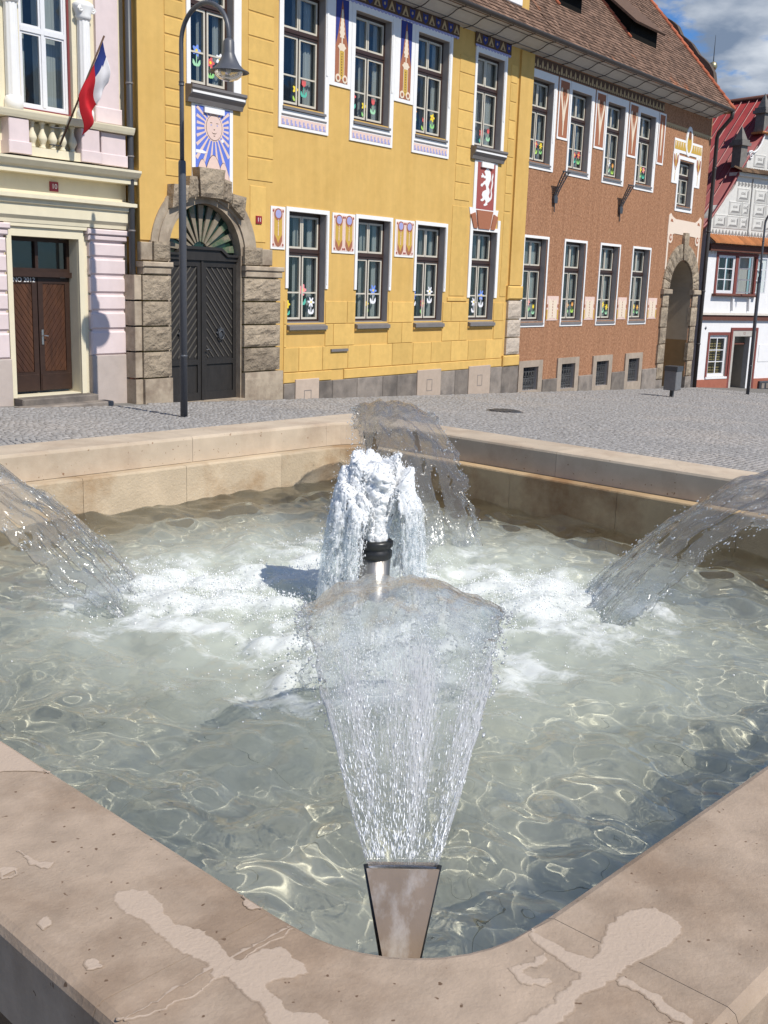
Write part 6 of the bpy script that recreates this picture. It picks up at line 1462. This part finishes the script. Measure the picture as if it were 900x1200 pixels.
MB().box(WI2[0], WI2[1], yf+.2, yf+.25, 4.62, 7.4).build('window_blank', M_DARK, pk); MB().box(DO2[0], DO2[1], yf+.2, yf+.25, .4, 2.56).build('window_blank', M_DARK, pk)
dp2 = MB().tube([(13.22, YP-.20, 8.5), (13.22, YP-.20, .08)], .058, 12).build('downpipe', M_IRON, pk)
for z in (1.55, 2.75, 4.05, 5.3): MB().lathe((13.22, YP-.20), [(.06, z), (.068, z+.004), (.068, z+.03), (.06, z+.034)], 12, cap=False).build('pipe_clip', M_SILL, dp2)
MB().lathe((13.22, YP-.20), [(.075, -.9), (.075, .04), (.085, .06), (.085, .10), (.06, .11)], 14).build('clay_foot', M_TERRA, dp2)
# flag on its slanting pole
fp = thing('flag', 'white, red and blue flag hanging limp from a slanting pole on the balustrade', 'flag', (11.66, YP-.30, 4.05))
A_, B_ = Vector((11.62, YP-.33, 4.08)), Vector((12.02, YP-1.05, 5.80)); dv = (B_-A_)
MB().tube([A_, B_], .016, 8).build('flagpole', M_BROWNP, fp); MB().tube([A_+Vector((-.12, .12, .0)), A_+Vector((.12, .12, .0))], .012, 6).build('pole_holder', M_IRON, fp); MB().tube([A_+Vector((-.1, .12, .28)), A_+Vector((.16, .05, .28))], .012, 6).build('pole_holder', M_IRON, fp)
M_FW, M_FR, M_FB = [mat(n_, c_, .85, .05, 12, spec=.15) for n_, c_ in (('flag white', (.72, .70, .72)), ('flag red', (.52, .025, .035)), ('flag blue', (.035, .055, .22)))]
fm = MB(); fm.smooth = True; NJ, NI = 36, 18; vs = []; P_ = {}
for j in range(NJ+1):
    f = j/NJ                                   # along the pole, tip to foot
    for i in range(NI+1):
        g = i/NI                               # along the fly: the cloth hangs straight down from the pole in folds
        p = B_ - dv*(.04 + .50*f); drop = .63*g*(1-.0*f)
        q = p + Vector((.05*g*(1-f)+.03*math.sin(g*3+f*5), -.05*math.sin(f*9)*g + .06*math.sin(g*7+f*6)*g, -drop))
        q += Vector(((.10*(1-f)+.03)*g*.6, 0.04*math.sin(f*14)*g, 0)); vs.append(q)
for j in range(NJ):
    for i in range(NI):
        f, g = (j+.5)/NJ, (i+.5)/NI; m_ = (2 if g < .40 - .2*f else 0) if f < .42 else 1
        N = NI+1; fm.m(m_); a_ = j*N+i
        fm.f.append((a_, a_+1, a_+N+1, a_+N)); fm.mi.append(m_); fm.sm.append(True)
fm.v = [tuple(v) for v in vs]
fo_ = fm.build('flag_cloth', [M_FW, M_FR, M_FB], fp); sd = fo_.modifiers.new('thickness', 'SOLIDIFY'); sd.thickness = .004
# house number plates
for lab, tx, x, z, y, p in (('small red enamel plate reading 10 on the cream house', '10', 11.70, 3.42, YP-.012, 0), ('small red enamel plate reading 11 beside the stone arch of the yellow house', '11', 16.44, 3.16, YW-.024, 0)):
    np_ = thing('number_plate', lab, 'house number', (x, y, z), 'house number plates')
    MB().bbox(x-.085, x+.085, y-.014, y+(.011 if tx == '10' else .02), z-.08, z+.08, .006).build('plate', M_SIGNR, np_); text(np_, tx, x, z, y-.016, .115, M_WHITE)
# ------------------------------------------------------------------ white house with sgraffito gable and red metal roof (own frame: x along its front, y behind it)
WT = R(-17.5)
wh = thing('white_house', 'white house with sgraffito gable, red standing seam roof and dark red door frame', 'house', (41.15, 16.15, 0.0), rotz=WT)
ORIG[wh.name] = Vector((0, 0, 0))
M_WHT = mat('white limewash', (0.80, 0.79, 0.79), .9, .04, 4, .08, 50, spec=.15)
M_RED = mat('dark red paint', (0.20, 0.055, 0.045), .7, .1, 12)
M_PLR = mat('terracotta plinth paint', (0.36, 0.125, 0.08), .9, .1, 5)
M_ROOF = mat('dark red sheet roof', (0.27, 0.035, 0.035), .5, .10, 2.5, spec=.45, col2=(0.21, 0.028, 0.03), c2=(.45, .65), c2scale=.7)
M_SEAM = mat('worn seam', (0.42, 0.16, 0.14), .5, .15, 9, spec=.4)
M_SGW = mat('sgraffito white', (0.66, 0.64, 0.60), .9, .10, 7, .1, 40)
M_SGD = mat('sgraffito grey', (0.26, 0.25, 0.24), .9, .12, 12)
M_STONEG = mat('grey door stone', (0.46, 0.43, 0.39), .9, .1, 6, .2, 50)
M_PINN = mat('shade-darkened weathered stone', (0.20, 0.185, 0.17), .9, .2, 7, .3, 40, spec=.15)  # weathered grey, darkened further to carry the shade on its left faces
M_BEAM = mat('red brown beam', (0.13, 0.05, 0.035), .8, .15, 8)
ZB = -2.4
w = MB(); WL = (.76, 1.88, -1.29, .33); WU = (.80, 3.20, 1.98, 3.46); WD = (2.28, 3.30, -2.4, .29); WH = 9.0
wall_mesh(w, 0, WH, ZB, 4.25, 0, [WL, WU, WD], .25); w.m(0).quad((0, 0, ZB), (0, 0, 4.25), (0, 12, 4.25), (0, 12, ZB)); w.build('wall', [M_WHT, M_STONEG], wh)
for xa, xb in ((0.0, 2.02), (3.72, WH)): MB().box(xa, xb, -.05, 0, ZB, -1.41 if xa < 1 else -1.44).build('plinth', M_PLR, wh)
pts_ = [(.02, -1.42), (2.0, -1.42)] + [(2.0 - i*.11, -1.36 + .03*mnoise.noise(Vector((i*1.3, 2, 5))) - .004*i) for i in range(18)]
MB().prism(pts_, -.012, 0).build('plaster_patch', M_STONEG, wh)
def casement(xa, xb, za, zb, y, cols, rows, frame, sash, name='window'):
    o = MB(); ringbox(o, xa, xb, za, zb, .06, y-.01, y+.07); wo = o.build(name, frame, wh)
    s = MB(); ringbox(s, xa+.062, xb-.062, za+.062, zb-.062, .055, y, y+.05)
    for i in range(1, cols): x = xa+.117+(xb-xa-.234)*i/cols; s.box(x-.022, x+.022, y+.002, y+.048, za+.117, zb-.117)
    s.build('sash', sash, wo)
    b = MB()
    for j in range(1, rows): z = za+.117+(zb-za-.234)*j/rows; b.box(xa+.117, xb-.117, y+.006, y+.044, z-.016, z+.016)
    b.build('glazing_bar', sash, wo)
    for i in range(cols):
        for j in range(rows):
            x0, x1 = xa+.117+(xb-xa-.234)*i/cols, xa+.117+(xb-xa-.234)*(i+1)/cols; z0, z1 = za+.117+(zb-za-.234)*j/rows, za+.117+(zb-za-.234)*(j+1)/rows
            MB().box(x0, x1, y+.022, y+.028, z0, z1).build('pane', M_GLASS, wo)
    MB().box(xa-.05, xb+.05, y+.5, y+.52, za-.1, zb+.1).build('room_recess', M_DARK, wo); return wo
c1 = casement(WL[0], WL[1], WL[2], WL[3], .06, 2, 3, M_WHT, M_WIN)
bl = MB()
for j in range(14): bl.box(WL[0]+.1, WL[1]-.1, .20, .215, WL[2]+.1+j*.105, WL[2]+.16+j*.105)
bl.build('slatted_blind', mat('yellow blind', (0.30, 0.22, 0.08), .8, .1, 9), c1)
s = MB(); ringbox(s, WL[0]-.12, WL[1]+.12, WL[2]-.04, WL[3]+.13, .118, -.02, 0, wb=.02); s.build('window_border', M_RED, wh); MB().box(WL[0]-.1, WL[1]+.10, -.06, .05, WL[2]-.10, WL[2]-.02).build('sill', M_WHT, wh)
# upper window, its left light shut and its right light standing open
s = MB(); ringbox(s, WU[0]-.09, WU[1]+.09, WU[2]-.02, WU[3]+.10, .12, -.03, .06, wb=.02); s.box(1.90, 2.06, -.028, .06, WU[2], WU[3]); s.build('window_border', M_RED, wh)
casement(.80, 1.90, 1.98, 3.46, .02, 2, 3, M_WIN, M_WIN)
op = MB(); op.box(2.06, 3.2, .5, .52, 1.9, 3.5); op.build('room_recess', M_DARK, wh); MB().box(2.3, 3.15, .30, .31, 1.98, 3.46).build('curtain', M_CURT, wh)
for xh, ax, ay, L in ((2.08, .22, -.50, .55), (3.20, .50, -.22, .52)):
    sh = MB(); d = Vector((ax, ay)).normalized(); P = lambda t, z, o=0: (xh+d.x*t-d.y*o, d.y*t+d.x*o, z)
    def bar(t0, t1, z0, z1): sh.add([P(t0, z0), P(t1, z0), P(t1, z1), P(t0, z1), P(t0, z0, .035), P(t1, z0, .035), P(t1, z1, .035), P(t0, z1, .035)], [(0, 1, 2, 3), (4, 7, 6, 5), (0, 4, 5, 1), (1, 5, 6, 2), (2, 6, 7, 3), (3, 7, 4, 0)])
    bar(0, .05, 2.02, 3.42); bar(L-.05, L, 2.02, 3.42)
    for z in (2.02, 2.50, 2.93, 3.37): bar(.05, L-.05, z, z+.045)
    so = sh.build('open_sash', M_WIN, wh, label='window light standing open')
    g = MB(); g.add([P(.05, 2.06, .015), P(L-.05, 2.06, .015), P(L-.05, 3.37, .015), P(.05, 3.37, .015), P(.05, 2.06, .021), P(L-.05, 2.06, .021), P(L-.05, 3.37, .021), P(.05, 3.37, .021)], [(0, 1, 2, 3), (4, 7, 6, 5), (0, 4, 5, 1), (1, 5, 6, 2), (2, 6, 7, 3), (3, 7, 4, 0)]); g.build('pane', M_GLASS, so)
MB().bbox(.62, 3.30, -.20, .02, 1.86, 1.96, .03).build('window_ledge', M_BEAM, wh)
for x in (1.92, 2.95): MB().prism([(x-.03, 1.30), (x+.03, 1.86), (x-.10, 1.86)], -.10, 0).build('ledge_corbel', M_WHT, wh)
MB().box(0, WH, -.10, 0, .93, 1.13).build('storey_beam', M_BEAM, wh); MB().add([(0, -.16, 1.13), (WH, -.16, 1.13), (WH, 0, 1.22), (0, 0, 1.22), (0, -.16, 1.115), (WH, -.16, 1.115), (WH, 0, 1.131), (0, 0, 1.131)], [(0, 1, 2, 3), (4, 7, 6, 5), (0, 4, 5, 1), (1, 5, 6, 2), (2, 6, 7, 3), (3, 7, 4, 0)])
bm_ = MB(); bm_.add([(0, -.16, 1.135), (WH, -.16, 1.135), (WH, 0, 1.22), (0, 0, 1.22), (0, 0, 1.132), (WH, 0, 1.132)], [(0, 1, 2, 3), (0, 4, 5, 1), (0, 3, 4), (1, 5, 2)]); bm_.build('beam_flashing', M_STONEG, wh)
# doorway
s = MB(); ringbox(s, 2.02, 3.74, ZB, .64, .11, -.05, 0, wb=.001); s.build('door_border', M_RED, wh); s = MB(); ringbox(s, 2.132, 3.628, ZB, .528, .146, -.03, .05, wt=.235, wb=.001); s.build('door_stone', M_STONEG, wh)
text(wh, '12', 2.86, .41, -.032, .15, M_RED, 'house_number')
MB().box(2.28, 3.30, .24, .28, .02, .29).build('fanlight', M_GLASS, wh); MB().box(2.28, 3.30, .22, .30, -.05, .02).build('door_transom', M_BEAM, wh)
dl = MB(); dl.box(2.30, 2.36, .25, 1.15, -2.1, -.06); dl.build('door_leaf', mat('blue grey door', (0.10, 0.105, 0.13), .6, .15, 9), wh, label='door leaf standing open inwards')
MB().box(2.2, 3.4, 1.4, 1.45, ZB, .4).build('hall_dark', M_DARK, wh); MB().quad((3.31, .25, ZB), (3.31, 1.4, ZB), (3.31, 1.4, .4), (3.31, .25, .4)).build('hall_wall', M_PLAST, wh)
MB().box(3.95, 5.0, -.018, 0, -.75, -.05).build('wall_panel', M_WHT, wh)
v = MB(); v.bbox(4.05, 5.4, -.16, 0, -2.1, -1.55, .03); vo = v.build('cellar_hatch', M_IRON, wh); 
for x in (4.25, 4.55, 4.85, 5.15): MB().box(x-.09, x+.09, -.175, -.161, -1.85, -1.63).build('hatch_slot', M_GREYST, vo)
MB().prism(disc(.45, .62, .05, 8, 4, .4), -.02, 0).build('wall_anchor', M_IRON, wh)
# little tiled pent roof and beam under the gable
MB().box(0.05, WH, -.22, 0, 3.58, 3.84).build('cornice_beam', M_BEAM, wh)
tl = MB(); x = 0.05; rr_ = random.Random(8)
while x < WH:
    tl.add([(x, -.42, 3.86), (x+.14, -.42, 3.86), (x+.14, .01, 4.16), (x, .01, 4.16), (x, -.42, 3.90), (x+.07, -.42, 3.95), (x+.14, -.42, 3.90), (x, .01, 4.19), (x+.07, .01, 4.24), (x+.14, .01, 4.19)], [(0, 1, 6, 5, 4), (4, 5, 8, 7), (5, 6, 9, 8), (0, 3, 2, 1), (0, 4, 7, 3), (1, 2, 9, 6)]); x += .145
M_OTILE = mat('orange hollow tile', (0.42, 0.165, 0.06), .85, .15, 9, island=.25); t_ = tl.build('pent_tiles', M_OTILE, wh); t_['kind'] = 'stuff'
o = MB()
for i in range(40): o.prism(disc(.15+i*.22, 3.50, .085, 8, sz=.8), -.008, 0)
o.build('painted_scallops', M_SGW, wh)
# sgraffito storey with its sweeping left edge
EDGE = [(-.04, 4.20), (-.02, 4.60), (.14, 4.86), (.35, 5.13), (.66, 5.40), (.98, 5.64), (1.26, 5.88), (1.44, 6.12), (1.56, 6.45)]
MB().prism(EDGE[::-1] + [(-.04, 4.20), (WH, 4.20), (WH, 6.45)], 0, .35).build('gable_storey', M_SGW, wh)
def edge_x(z):
    for (xa, za), (xb, zb) in zip(EDGE[:-1], EDGE[1:]):
        if za <= z <= zb: return xa+(xb-xa)*(z-za)/(zb-za)
    return EDGE[-1][0] if z > 6 else -.04
def sg_block(x0, x1, z0, z1, y=0.0):
    bo = MB().bbox(x0+.015, x1-.015, y-.022, y, z0+.015, z1-.015, .008).build('sgraffito_block', M_SGW, wh)
    o = MB(); g = .02; yy = y-.022; xm, zm = (x0+x1)/2, (z0+z1)/2
    ringbox(o, x0+.05, x1-.05, z0+.05, z1-.05, .012, yy-.003, yy)
    o.prism([(x0+.10, z0+.09), (x1-.10, z0+.09), (x1-.20, z0+.17), (x0+.20, z0+.17)], yy-.004, yy); o.prism([(x1-.10, z0+.10), (x1-.10, z1-.09), (x1-.17, z1-.14), (x1-.17, z0+.18)], yy-.0035, yy)
    for i in range(3): o.prism(disc(xm-.10+.09*i, zm+.05, .045, 10, sz=1.1), yy-.004, yy)
    o.build('sgraffito_drawing', M_SGD, bo)
    m2 = MB()
    for i in range(3): m2.prism(disc(xm-.10+.09*i, zm+.05, .025, 8, sz=1.1), yy-.006, yy-.004)
    m2.build('sgraffito_eye', M_SGW, bo)
for r, (z0, z1) in enumerate(((4.44, 4.97), (4.97, 5.50), (5.50, 6.03))):
    x = edge_x(z1)+.08 + (.0, .28, .12)[r]; 
    while x < 6.4:
        x1 = x+.78
        if x < 2.42 < x1: x1 = 2.42
        if 2.42 <= x < 2.66: x = 2.66; x1 = x+.78
        if x1-x > .35: sg_block(x, x1, z0, z1)
        x = x1
for x in (2.44, 5.4): MB().box(x, x+.045, -.03, 0, 4.25, 6.40).build('sgraffito_strip', M_SGD, wh)
o = MB()
for i in range(44): x = .05+i*.2; o.prism([(x, 4.25), (x+.16, 4.25), (x+.08, 4.40)], -.012, 0)
for i in range(34): x = 1.55+i*.2; o.prism(disc(x+.1, 6.16, .075, 8, 3, .3), -.012, 0)
o.build('sgraffito_border', M_SGD, wh)
MB().box(1.45, WH, -.14, .36, 6.45, 6.58).build('gable_cornice', M_SGW, wh)
x = 1.36; tl = MB()
while x < WH: tl.add([(x, -.30, 6.58), (x+.15, -.30, 6.58), (x+.15, .10, 6.78), (x, .10, 6.78), (x, -.30, 6.62), (x+.075, -.30, 6.67), (x+.15, -.30, 6.62), (x+.075, .10, 6.84)], [(0, 1, 6, 5, 4), (4, 5, 7, 3), (5, 6, 2, 7), (0, 3, 2, 1), (0, 4, 3), (1, 2, 6)]); x += .155
t_ = tl.build('ledge_tiles', mat('mossy tile', (0.16, 0.10, 0.06), .9, .3, 9, island=.4), wh); t_['kind'] = 'stuff'
SCR = [(2.02, 6.80), (2.02, 7.30), (2.08, 7.38), (2.20, 7.40), (2.30, 7.36), (2.42, 7.40), (2.58, 7.52), (2.74, 7.72), (2.86, 7.98), (2.92, 8.20)]
MB().prism([(x, z) for x, z in SCR][::-1] + [(2.02, 6.79), (WH-1.2, 6.79), (WH-1.2, 8.2)], .02, .32).build('gable_scroll', M_SGW, wh)
sc = MB(); sc.tube([(x, -.02, z+.02) for x, z in SCR[1:]], .04, 8); sc.tube([(2.20+.14*math.cos(t)*(1-t/11), -.02, 7.24+.14*math.sin(t)*(1-t/11)) for t in np.linspace(1.4, 9, 20)], .03, 6); sc.build('volute', M_WHT, wh)
for x in (2.42, 3.3, 4.2): sg_block(x, x+.74, 6.86, 7.36, .02)
MB().prism([(2.92, 8.2), (WH-1.2, 8.2), (WH-1.2, 8.75), (4.6, 10.2), (3.2, 9.35), (3.0, 8.8)], .02, .32).build('gable_head', M_SGW, wh)
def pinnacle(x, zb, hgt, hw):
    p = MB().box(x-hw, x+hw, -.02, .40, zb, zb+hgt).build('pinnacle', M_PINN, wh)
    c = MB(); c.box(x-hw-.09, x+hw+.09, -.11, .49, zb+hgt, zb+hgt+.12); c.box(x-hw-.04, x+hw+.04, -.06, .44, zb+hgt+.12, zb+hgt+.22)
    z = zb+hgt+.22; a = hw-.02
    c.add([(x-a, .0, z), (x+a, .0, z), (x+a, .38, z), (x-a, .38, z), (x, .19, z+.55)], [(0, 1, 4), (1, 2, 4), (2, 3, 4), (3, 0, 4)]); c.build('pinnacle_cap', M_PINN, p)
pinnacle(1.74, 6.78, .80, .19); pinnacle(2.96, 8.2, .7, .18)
MB().bbox(2.6, 3.3, -.16, .40, 8.12, 8.20, .03).build('gable_ledge', M_OTILE, wh)
# roof behind the gable: left slope sweeping out at its foot, standing seams running down it
PROF = [(-.42, 4.36), (-.30, 4.42), (-.05, 4.62), (.30, 5.02), (.72, 5.50), (1.15, 6.05), (1.60, 6.66), (4.05, 9.74)]
def roof_strip(name, prof, y0, y1, m, th=.06):
    n = len(prof); mb = MB(); vs = [(x, y, z) for y in (y0, y1) for x, z in prof] + [(x+.04, y, z-th) for y in (y0, y1) for x, z in prof]; N = n; fs = []
    for i in range(n-1): fs += [(i, i+1, N+i+1, N+i), (2*N+i+1, 2*N+i, 3*N+i, 3*N+i+1), (i+1, i, 2*N+i, 2*N+i+1), (N+i, N+i+1, 3*N+i+1, 3*N+i)]
    fs += [(0, N, 3*N, 2*N), (N-1, 3*N-1, 4*N-1, 2*N-1)]
    mb.smooth = True; mb.add(vs, fs); return mb.build(name, m, wh)
rf_ = roof_strip('roof', PROF, -.04, 14.0, M_ROOF); roof_strip('roof', [(8.1-x, z) for x, z in PROF], .3, 14.0, M_ROOF)
for i in range(1, 36):
    y = .10+i*.39; s = MB(); s.tube([(x-.012, y, z+.02) for x, z in PROF], .020, 5); s.build('roof_seam', M_SEAM if i % 2 else M_ROOF, rf_)
rd = MB(); rd.tube([(4.05, -.1, 9.74), (4.05, 14.0, 9.74)], .10, 8); rd.build('ridge', M_BEAM, wh)
rg = MB(); rg.smooth = True; rg.tube([(x-.02, -.06, z+.01) for x, z in PROF[:-1]], .05, 6); rg.build('verge_roll', M_ROOF, wh)
sp = MB().tube([(4.05, 3.75, 9.7), (4.05, 3.75, 11.15)], .035, 8); so = sp.build('finial', M_IRON, wh); MB().lathe((4.05, 3.75), [(.02, 11.08), (.12, 11.12), (.18, 11.26), (.14, 11.40), (.02, 11.46)], 14).build('finial_ball', mat('old brass', (0.42, 0.36, 0.22), .4, .1, 20, metal=.8), so); MB().tube([(4.05, 3.75, 11.4), (4.05, 3.75, 12.5)], [.025, .008], 6).build('finial_rod', M_IRON, so)
# ------------------------------------------------------------------ street furniture
M_LAMP = mat('slate grey lamp paint', (0.085, 0.09, 0.105), .42, .08, 20, spec=.5)
def bowl_material():
    m = bpy.data.materials.new('lamp bowl'); n, l = nodes_of(m); b = n['Principled BSDF']
    b.inputs['Base Color'].default_value = (.75, .76, .74, 1); b.inputs['Roughness'].default_value = .12; b.inputs['Transmission Weight'].default_value = .75; b.inputs['IOR'].default_value = 1.3
    return m
M_BOWL = bowl_material()
def make_lamp(loc, label):
    x, y, z = loc
    t = thing('street_lamp', label, 'street lamp', loc, 'curved street lamps on the square')
    p = MB(); p.lathe((x, y), [(.061, z-.15), (.061, z+4.12), (.056, z+4.15), (.045, z+4.16)], 18)
    AR = .53; zt = z+5.92
    pts = [(x, y, z+4.1), (x, y, z+5.0)] + [(x, y-AR+AR*math.cos(a), zt+AR*math.sin(a)) for a in np.linspace(0, math.pi, 22)] + [(x, y-2*AR, zt-.10)]
    p.tube(pts, .036, 12); p.build('pole', M_LAMP, t)
    for q in (1.02, 5.3): MB().lathe((x, y), [(.05, z+q), (.065 if q < 4 else .042, z+q+.01), (.065 if q < 4 else .042, z+q+.04), (.05, z+q+.05)], 14, cap=False).build('pole_band', M_LAMP, t)
    hy = y-2*AR; zh = zt-.08
    LS = .80
    sh = MB(); sh.lathe((x, hy), [(.05*LS, zh+(+.06)*LS), (.085*LS, zh+(+.03)*LS), (.105*LS, zh+(0)*LS), (.11*LS, zh+(-.20)*LS), (.125*LS, zh+(-.24)*LS), (.15*LS, zh+(-.30)*LS), (.21*LS, zh+(-.41)*LS), (.29*LS, zh+(-.49)*LS), (.385*LS, zh+(-.535)*LS), (.39*LS, zh+(-.55)*LS), (.37*LS, zh+(-.552)*LS), (.28*LS, zh+(-.51)*LS), (.14*LS, zh+(-.40)*LS)], 32, cap=False); sh.build('lamp_shade', M_LAMP, t)
    MB().lathe((x, hy), [(.275*LS, zh+(-.515)*LS), (.275*LS, zh+(-.545)*LS), (.25*LS, zh+(-.61)*LS), (.18*LS, zh+(-.67)*LS), (.09*LS, zh+(-.70)*LS), (.005*LS, zh+(-.71)*LS)], 28, cap=False).build('lamp_bowl', M_BOWL, t)
    MB().lathe((x, hy), [(.005*LS, zh+(-.40)*LS), (.05*LS, zh+(-.42)*LS), (.06*LS, zh+(-.50)*LS), (.045*LS, zh+(-.60)*LS), (.005*LS, zh+(-.62)*LS)], 14, cap=False).build('bulb', M_WHITE, t)
    return t
make_lamp((12.24, 13.61, ground_z(12.24)), 'curved grey lamp post standing before the black arched door of the yellow house')
make_lamp((38.51, 13.06, ground_z(38.51)), 'curved grey lamp post standing before the white house with the red roof')
bx, by = 32.35, 13.36; bz = ground_z(bx)
bn = thing('litter_bin', 'grey box litter bin on a short post in front of the brown passage', 'litter bin', (bx, by, bz))
MB().box(bx-.05, bx+.05, by-.05, by+.05, bz-.1, bz+.30).build('post', M_IRON, bn); MB().bbox(bx-.22, bx+.22, by-.20, by+.20, bz+.24, bz+.86, .02).build('bin_box', mat('bin grey', (0.17, 0.17, 0.175), .5, .1, 12), bn)
MB().box(bx-.235, bx+.235, by-.215, by+.215, bz+.84, bz+.99).build('bin_hood', M_IRON, bn)
mx, my = 20.36, 12.25; mz = ground_z(mx)
mc = thing('manhole_cover', 'round iron cover set in the cobbles behind the fountain', 'manhole cover', (mx, my, mz))
MB().lathe((mx, my), [(.38, mz-.05), (.38, mz+.030), (.33, mz+.034)], 28).build('cover_ring', M_IRON, mc)
for i in range(-3, 4):
    h = math.sqrt(.30**2-(i*.085)**2); MB().box(mx-h, mx+h, my+i*.085-.025, my+i*.085+.025, mz+.030, mz+.046).build('cover_rib', M_IRON, mc)
# ------------------------------------------------------------------ cobbled square
M_SETT = mat('grey granite sett', (0.30, 0.287, 0.278), .8, .12, 24, .2, 70, col2=(0.35, 0.32, 0.295), c2=(.5, .7), c2scale=.35, island=.15, spec=.3)
rs = np.random.default_rng(5); PITCH = .102
ys = np.arange(-2.0, 15.98, PITCH); S = []
for r, y in enumerate(ys):
    n = int((40.6-4.0)/PITCH); wd = PITCH*(.86+.28*rs.random(n)); xs = 4.0 + np.cumsum(wd) - wd/2 + rs.random()*.1; wav = .03*np.sin(xs*1.7+r*.05)
    for x, w_, wv in zip(xs, wd, wav): S.append((x, y+wv+rs.normal()*.006, w_*.5-.006, PITCH*.5-.007))
S = np.array(S)
c, s_ = math.cos(-FA), math.sin(-FA); lx = (S[:, 0]-FC[0])*c-(S[:, 1]-FC[1])*s_; ly = (S[:, 0]-FC[0])*s_+(S[:, 1]-FC[1])*c
ok = ((abs(lx) > HU+.62) | (abs(ly) > HV+.62)) & (np.hypot(S[:, 0]-mx, S[:, 1]-my) > .44) & ~((S[:, 0] < 13.3) & (S[:, 1] > 15.6) & (S[:, 0] > 10.4)) & (S[:, 1] < 15.82)
S = S[ok]
def sett_geo(S):
    n = len(S); x, y, a, b = S.T; g = .205-.046*x; h = .026+.003*rs.standard_normal(n); tx, ty = rs.normal(size=n)*.016, rs.normal(size=n)*.016
    V = np.zeros((n, 8, 3))
    for k, (sx, sy) in enumerate(((-1, -1), (1, -1), (1, 1), (-1, 1))):
        j1, j2 = rs.normal(size=n)*.004, rs.normal(size=n)*.004
        V[:, k] = np.stack([x+sx*a+j1, y+sy*b+j2, g-.02], -1); V[:, k+4] = np.stack([x+sx*(a-.012)+j1, y+sy*(b-.012)+j2, g+h+tx*sx*a+ty*sy*b], -1)
    F = np.array([(4, 5, 6, 7), (0, 1, 5, 4), (1, 2, 6, 5), (2, 3, 7, 6), (3, 0, 4, 7)])
    return V, F
d = np.hypot(S[:, 0], S[:, 1]); Mc = np.array(cam.matrix_world.to_3x3())
rel = np.stack([S[:, 0], S[:, 1], .205-.046*S[:, 0]-2.0], -1)@Mc; u = rel[:, 0]/-rel[:, 2]*1254/900+.5; v = .5-rel[:, 1]/-rel[:, 2]*1254/1200
vis = (rel[:, 2] < 0) & (u > .005) & (u < .995) & (v < .462) & ((u < .06) | (u > .60) | (v < .43))
order = np.lexsort((d, ~vis)); near, far = S[order[:300]], S[order[300:]]
V, F = sett_geo(far); n = len(far); fv = (F[None]+(np.arange(n)*8)[:, None, None]).reshape(-1, 4)
me = bpy.data.meshes.new('cobbles'); V = V.reshape(-1, 3); me.vertices.add(len(V)); me.vertices.foreach_set('co', V.ravel()); me.loops.add(fv.size); me.loops.foreach_set('vertex_index', fv.ravel()); me.polygons.add(len(fv)); me.polygons.foreach_set('loop_start', np.arange(0, fv.size, 4)); me.update(); me.validate(); me.materials.append(M_SETT)
co = bpy.data.objects.new('cobbles', me); COL.objects.link(co); co.parent = square; co['kind'] = 'stuff'
V, F = sett_geo(near)
for i in range(len(near)):
    p0 = np.array((near[i, 0], near[i, 1], .205-.046*near[i, 0])); me = bpy.data.meshes.new('cobble'); me.from_pydata((V[i]-p0).tolist(), [], F.tolist()); me.materials.append(M_SETT)
    o = bpy.data.objects.new('cobble', me); COL.objects.link(o); o.parent = square; o.location = p0
# pale slabs around the foot of the fountain
M_SLAB = mat('pale granite slab', (0.44, 0.43, 0.41), .85, .12, 14, .2, 80, island=.05)
for sx, sy, lx_, ly_ in ((-1, 0, .5, 6), (1, 0, .5, 6), (0, -1, 6, .5), (0, 1, 6, .5)):
    for k in range(6):
        w0 = HV if sx else HU; t0 = -w0-.60+(2*w0+1.2)*k/6+.004; t1 = -w0-.60+(2*w0+1.2)*(k+1)/6-.004
        if sx: a, b = sorted((sx*(HU+.29), sx*(HU+.60))); mb = MB().box(a, b, t0, t1, -.3, .345)
        else: a, b = sorted((sy*(HV+.29), sy*(HV+.60))); mb = MB().box(max(t0, -HU-.285), min(t1, HU+.285), a, b, -.3, .345)
        fbuild(mb, 'foot_slab', M_SLAB)
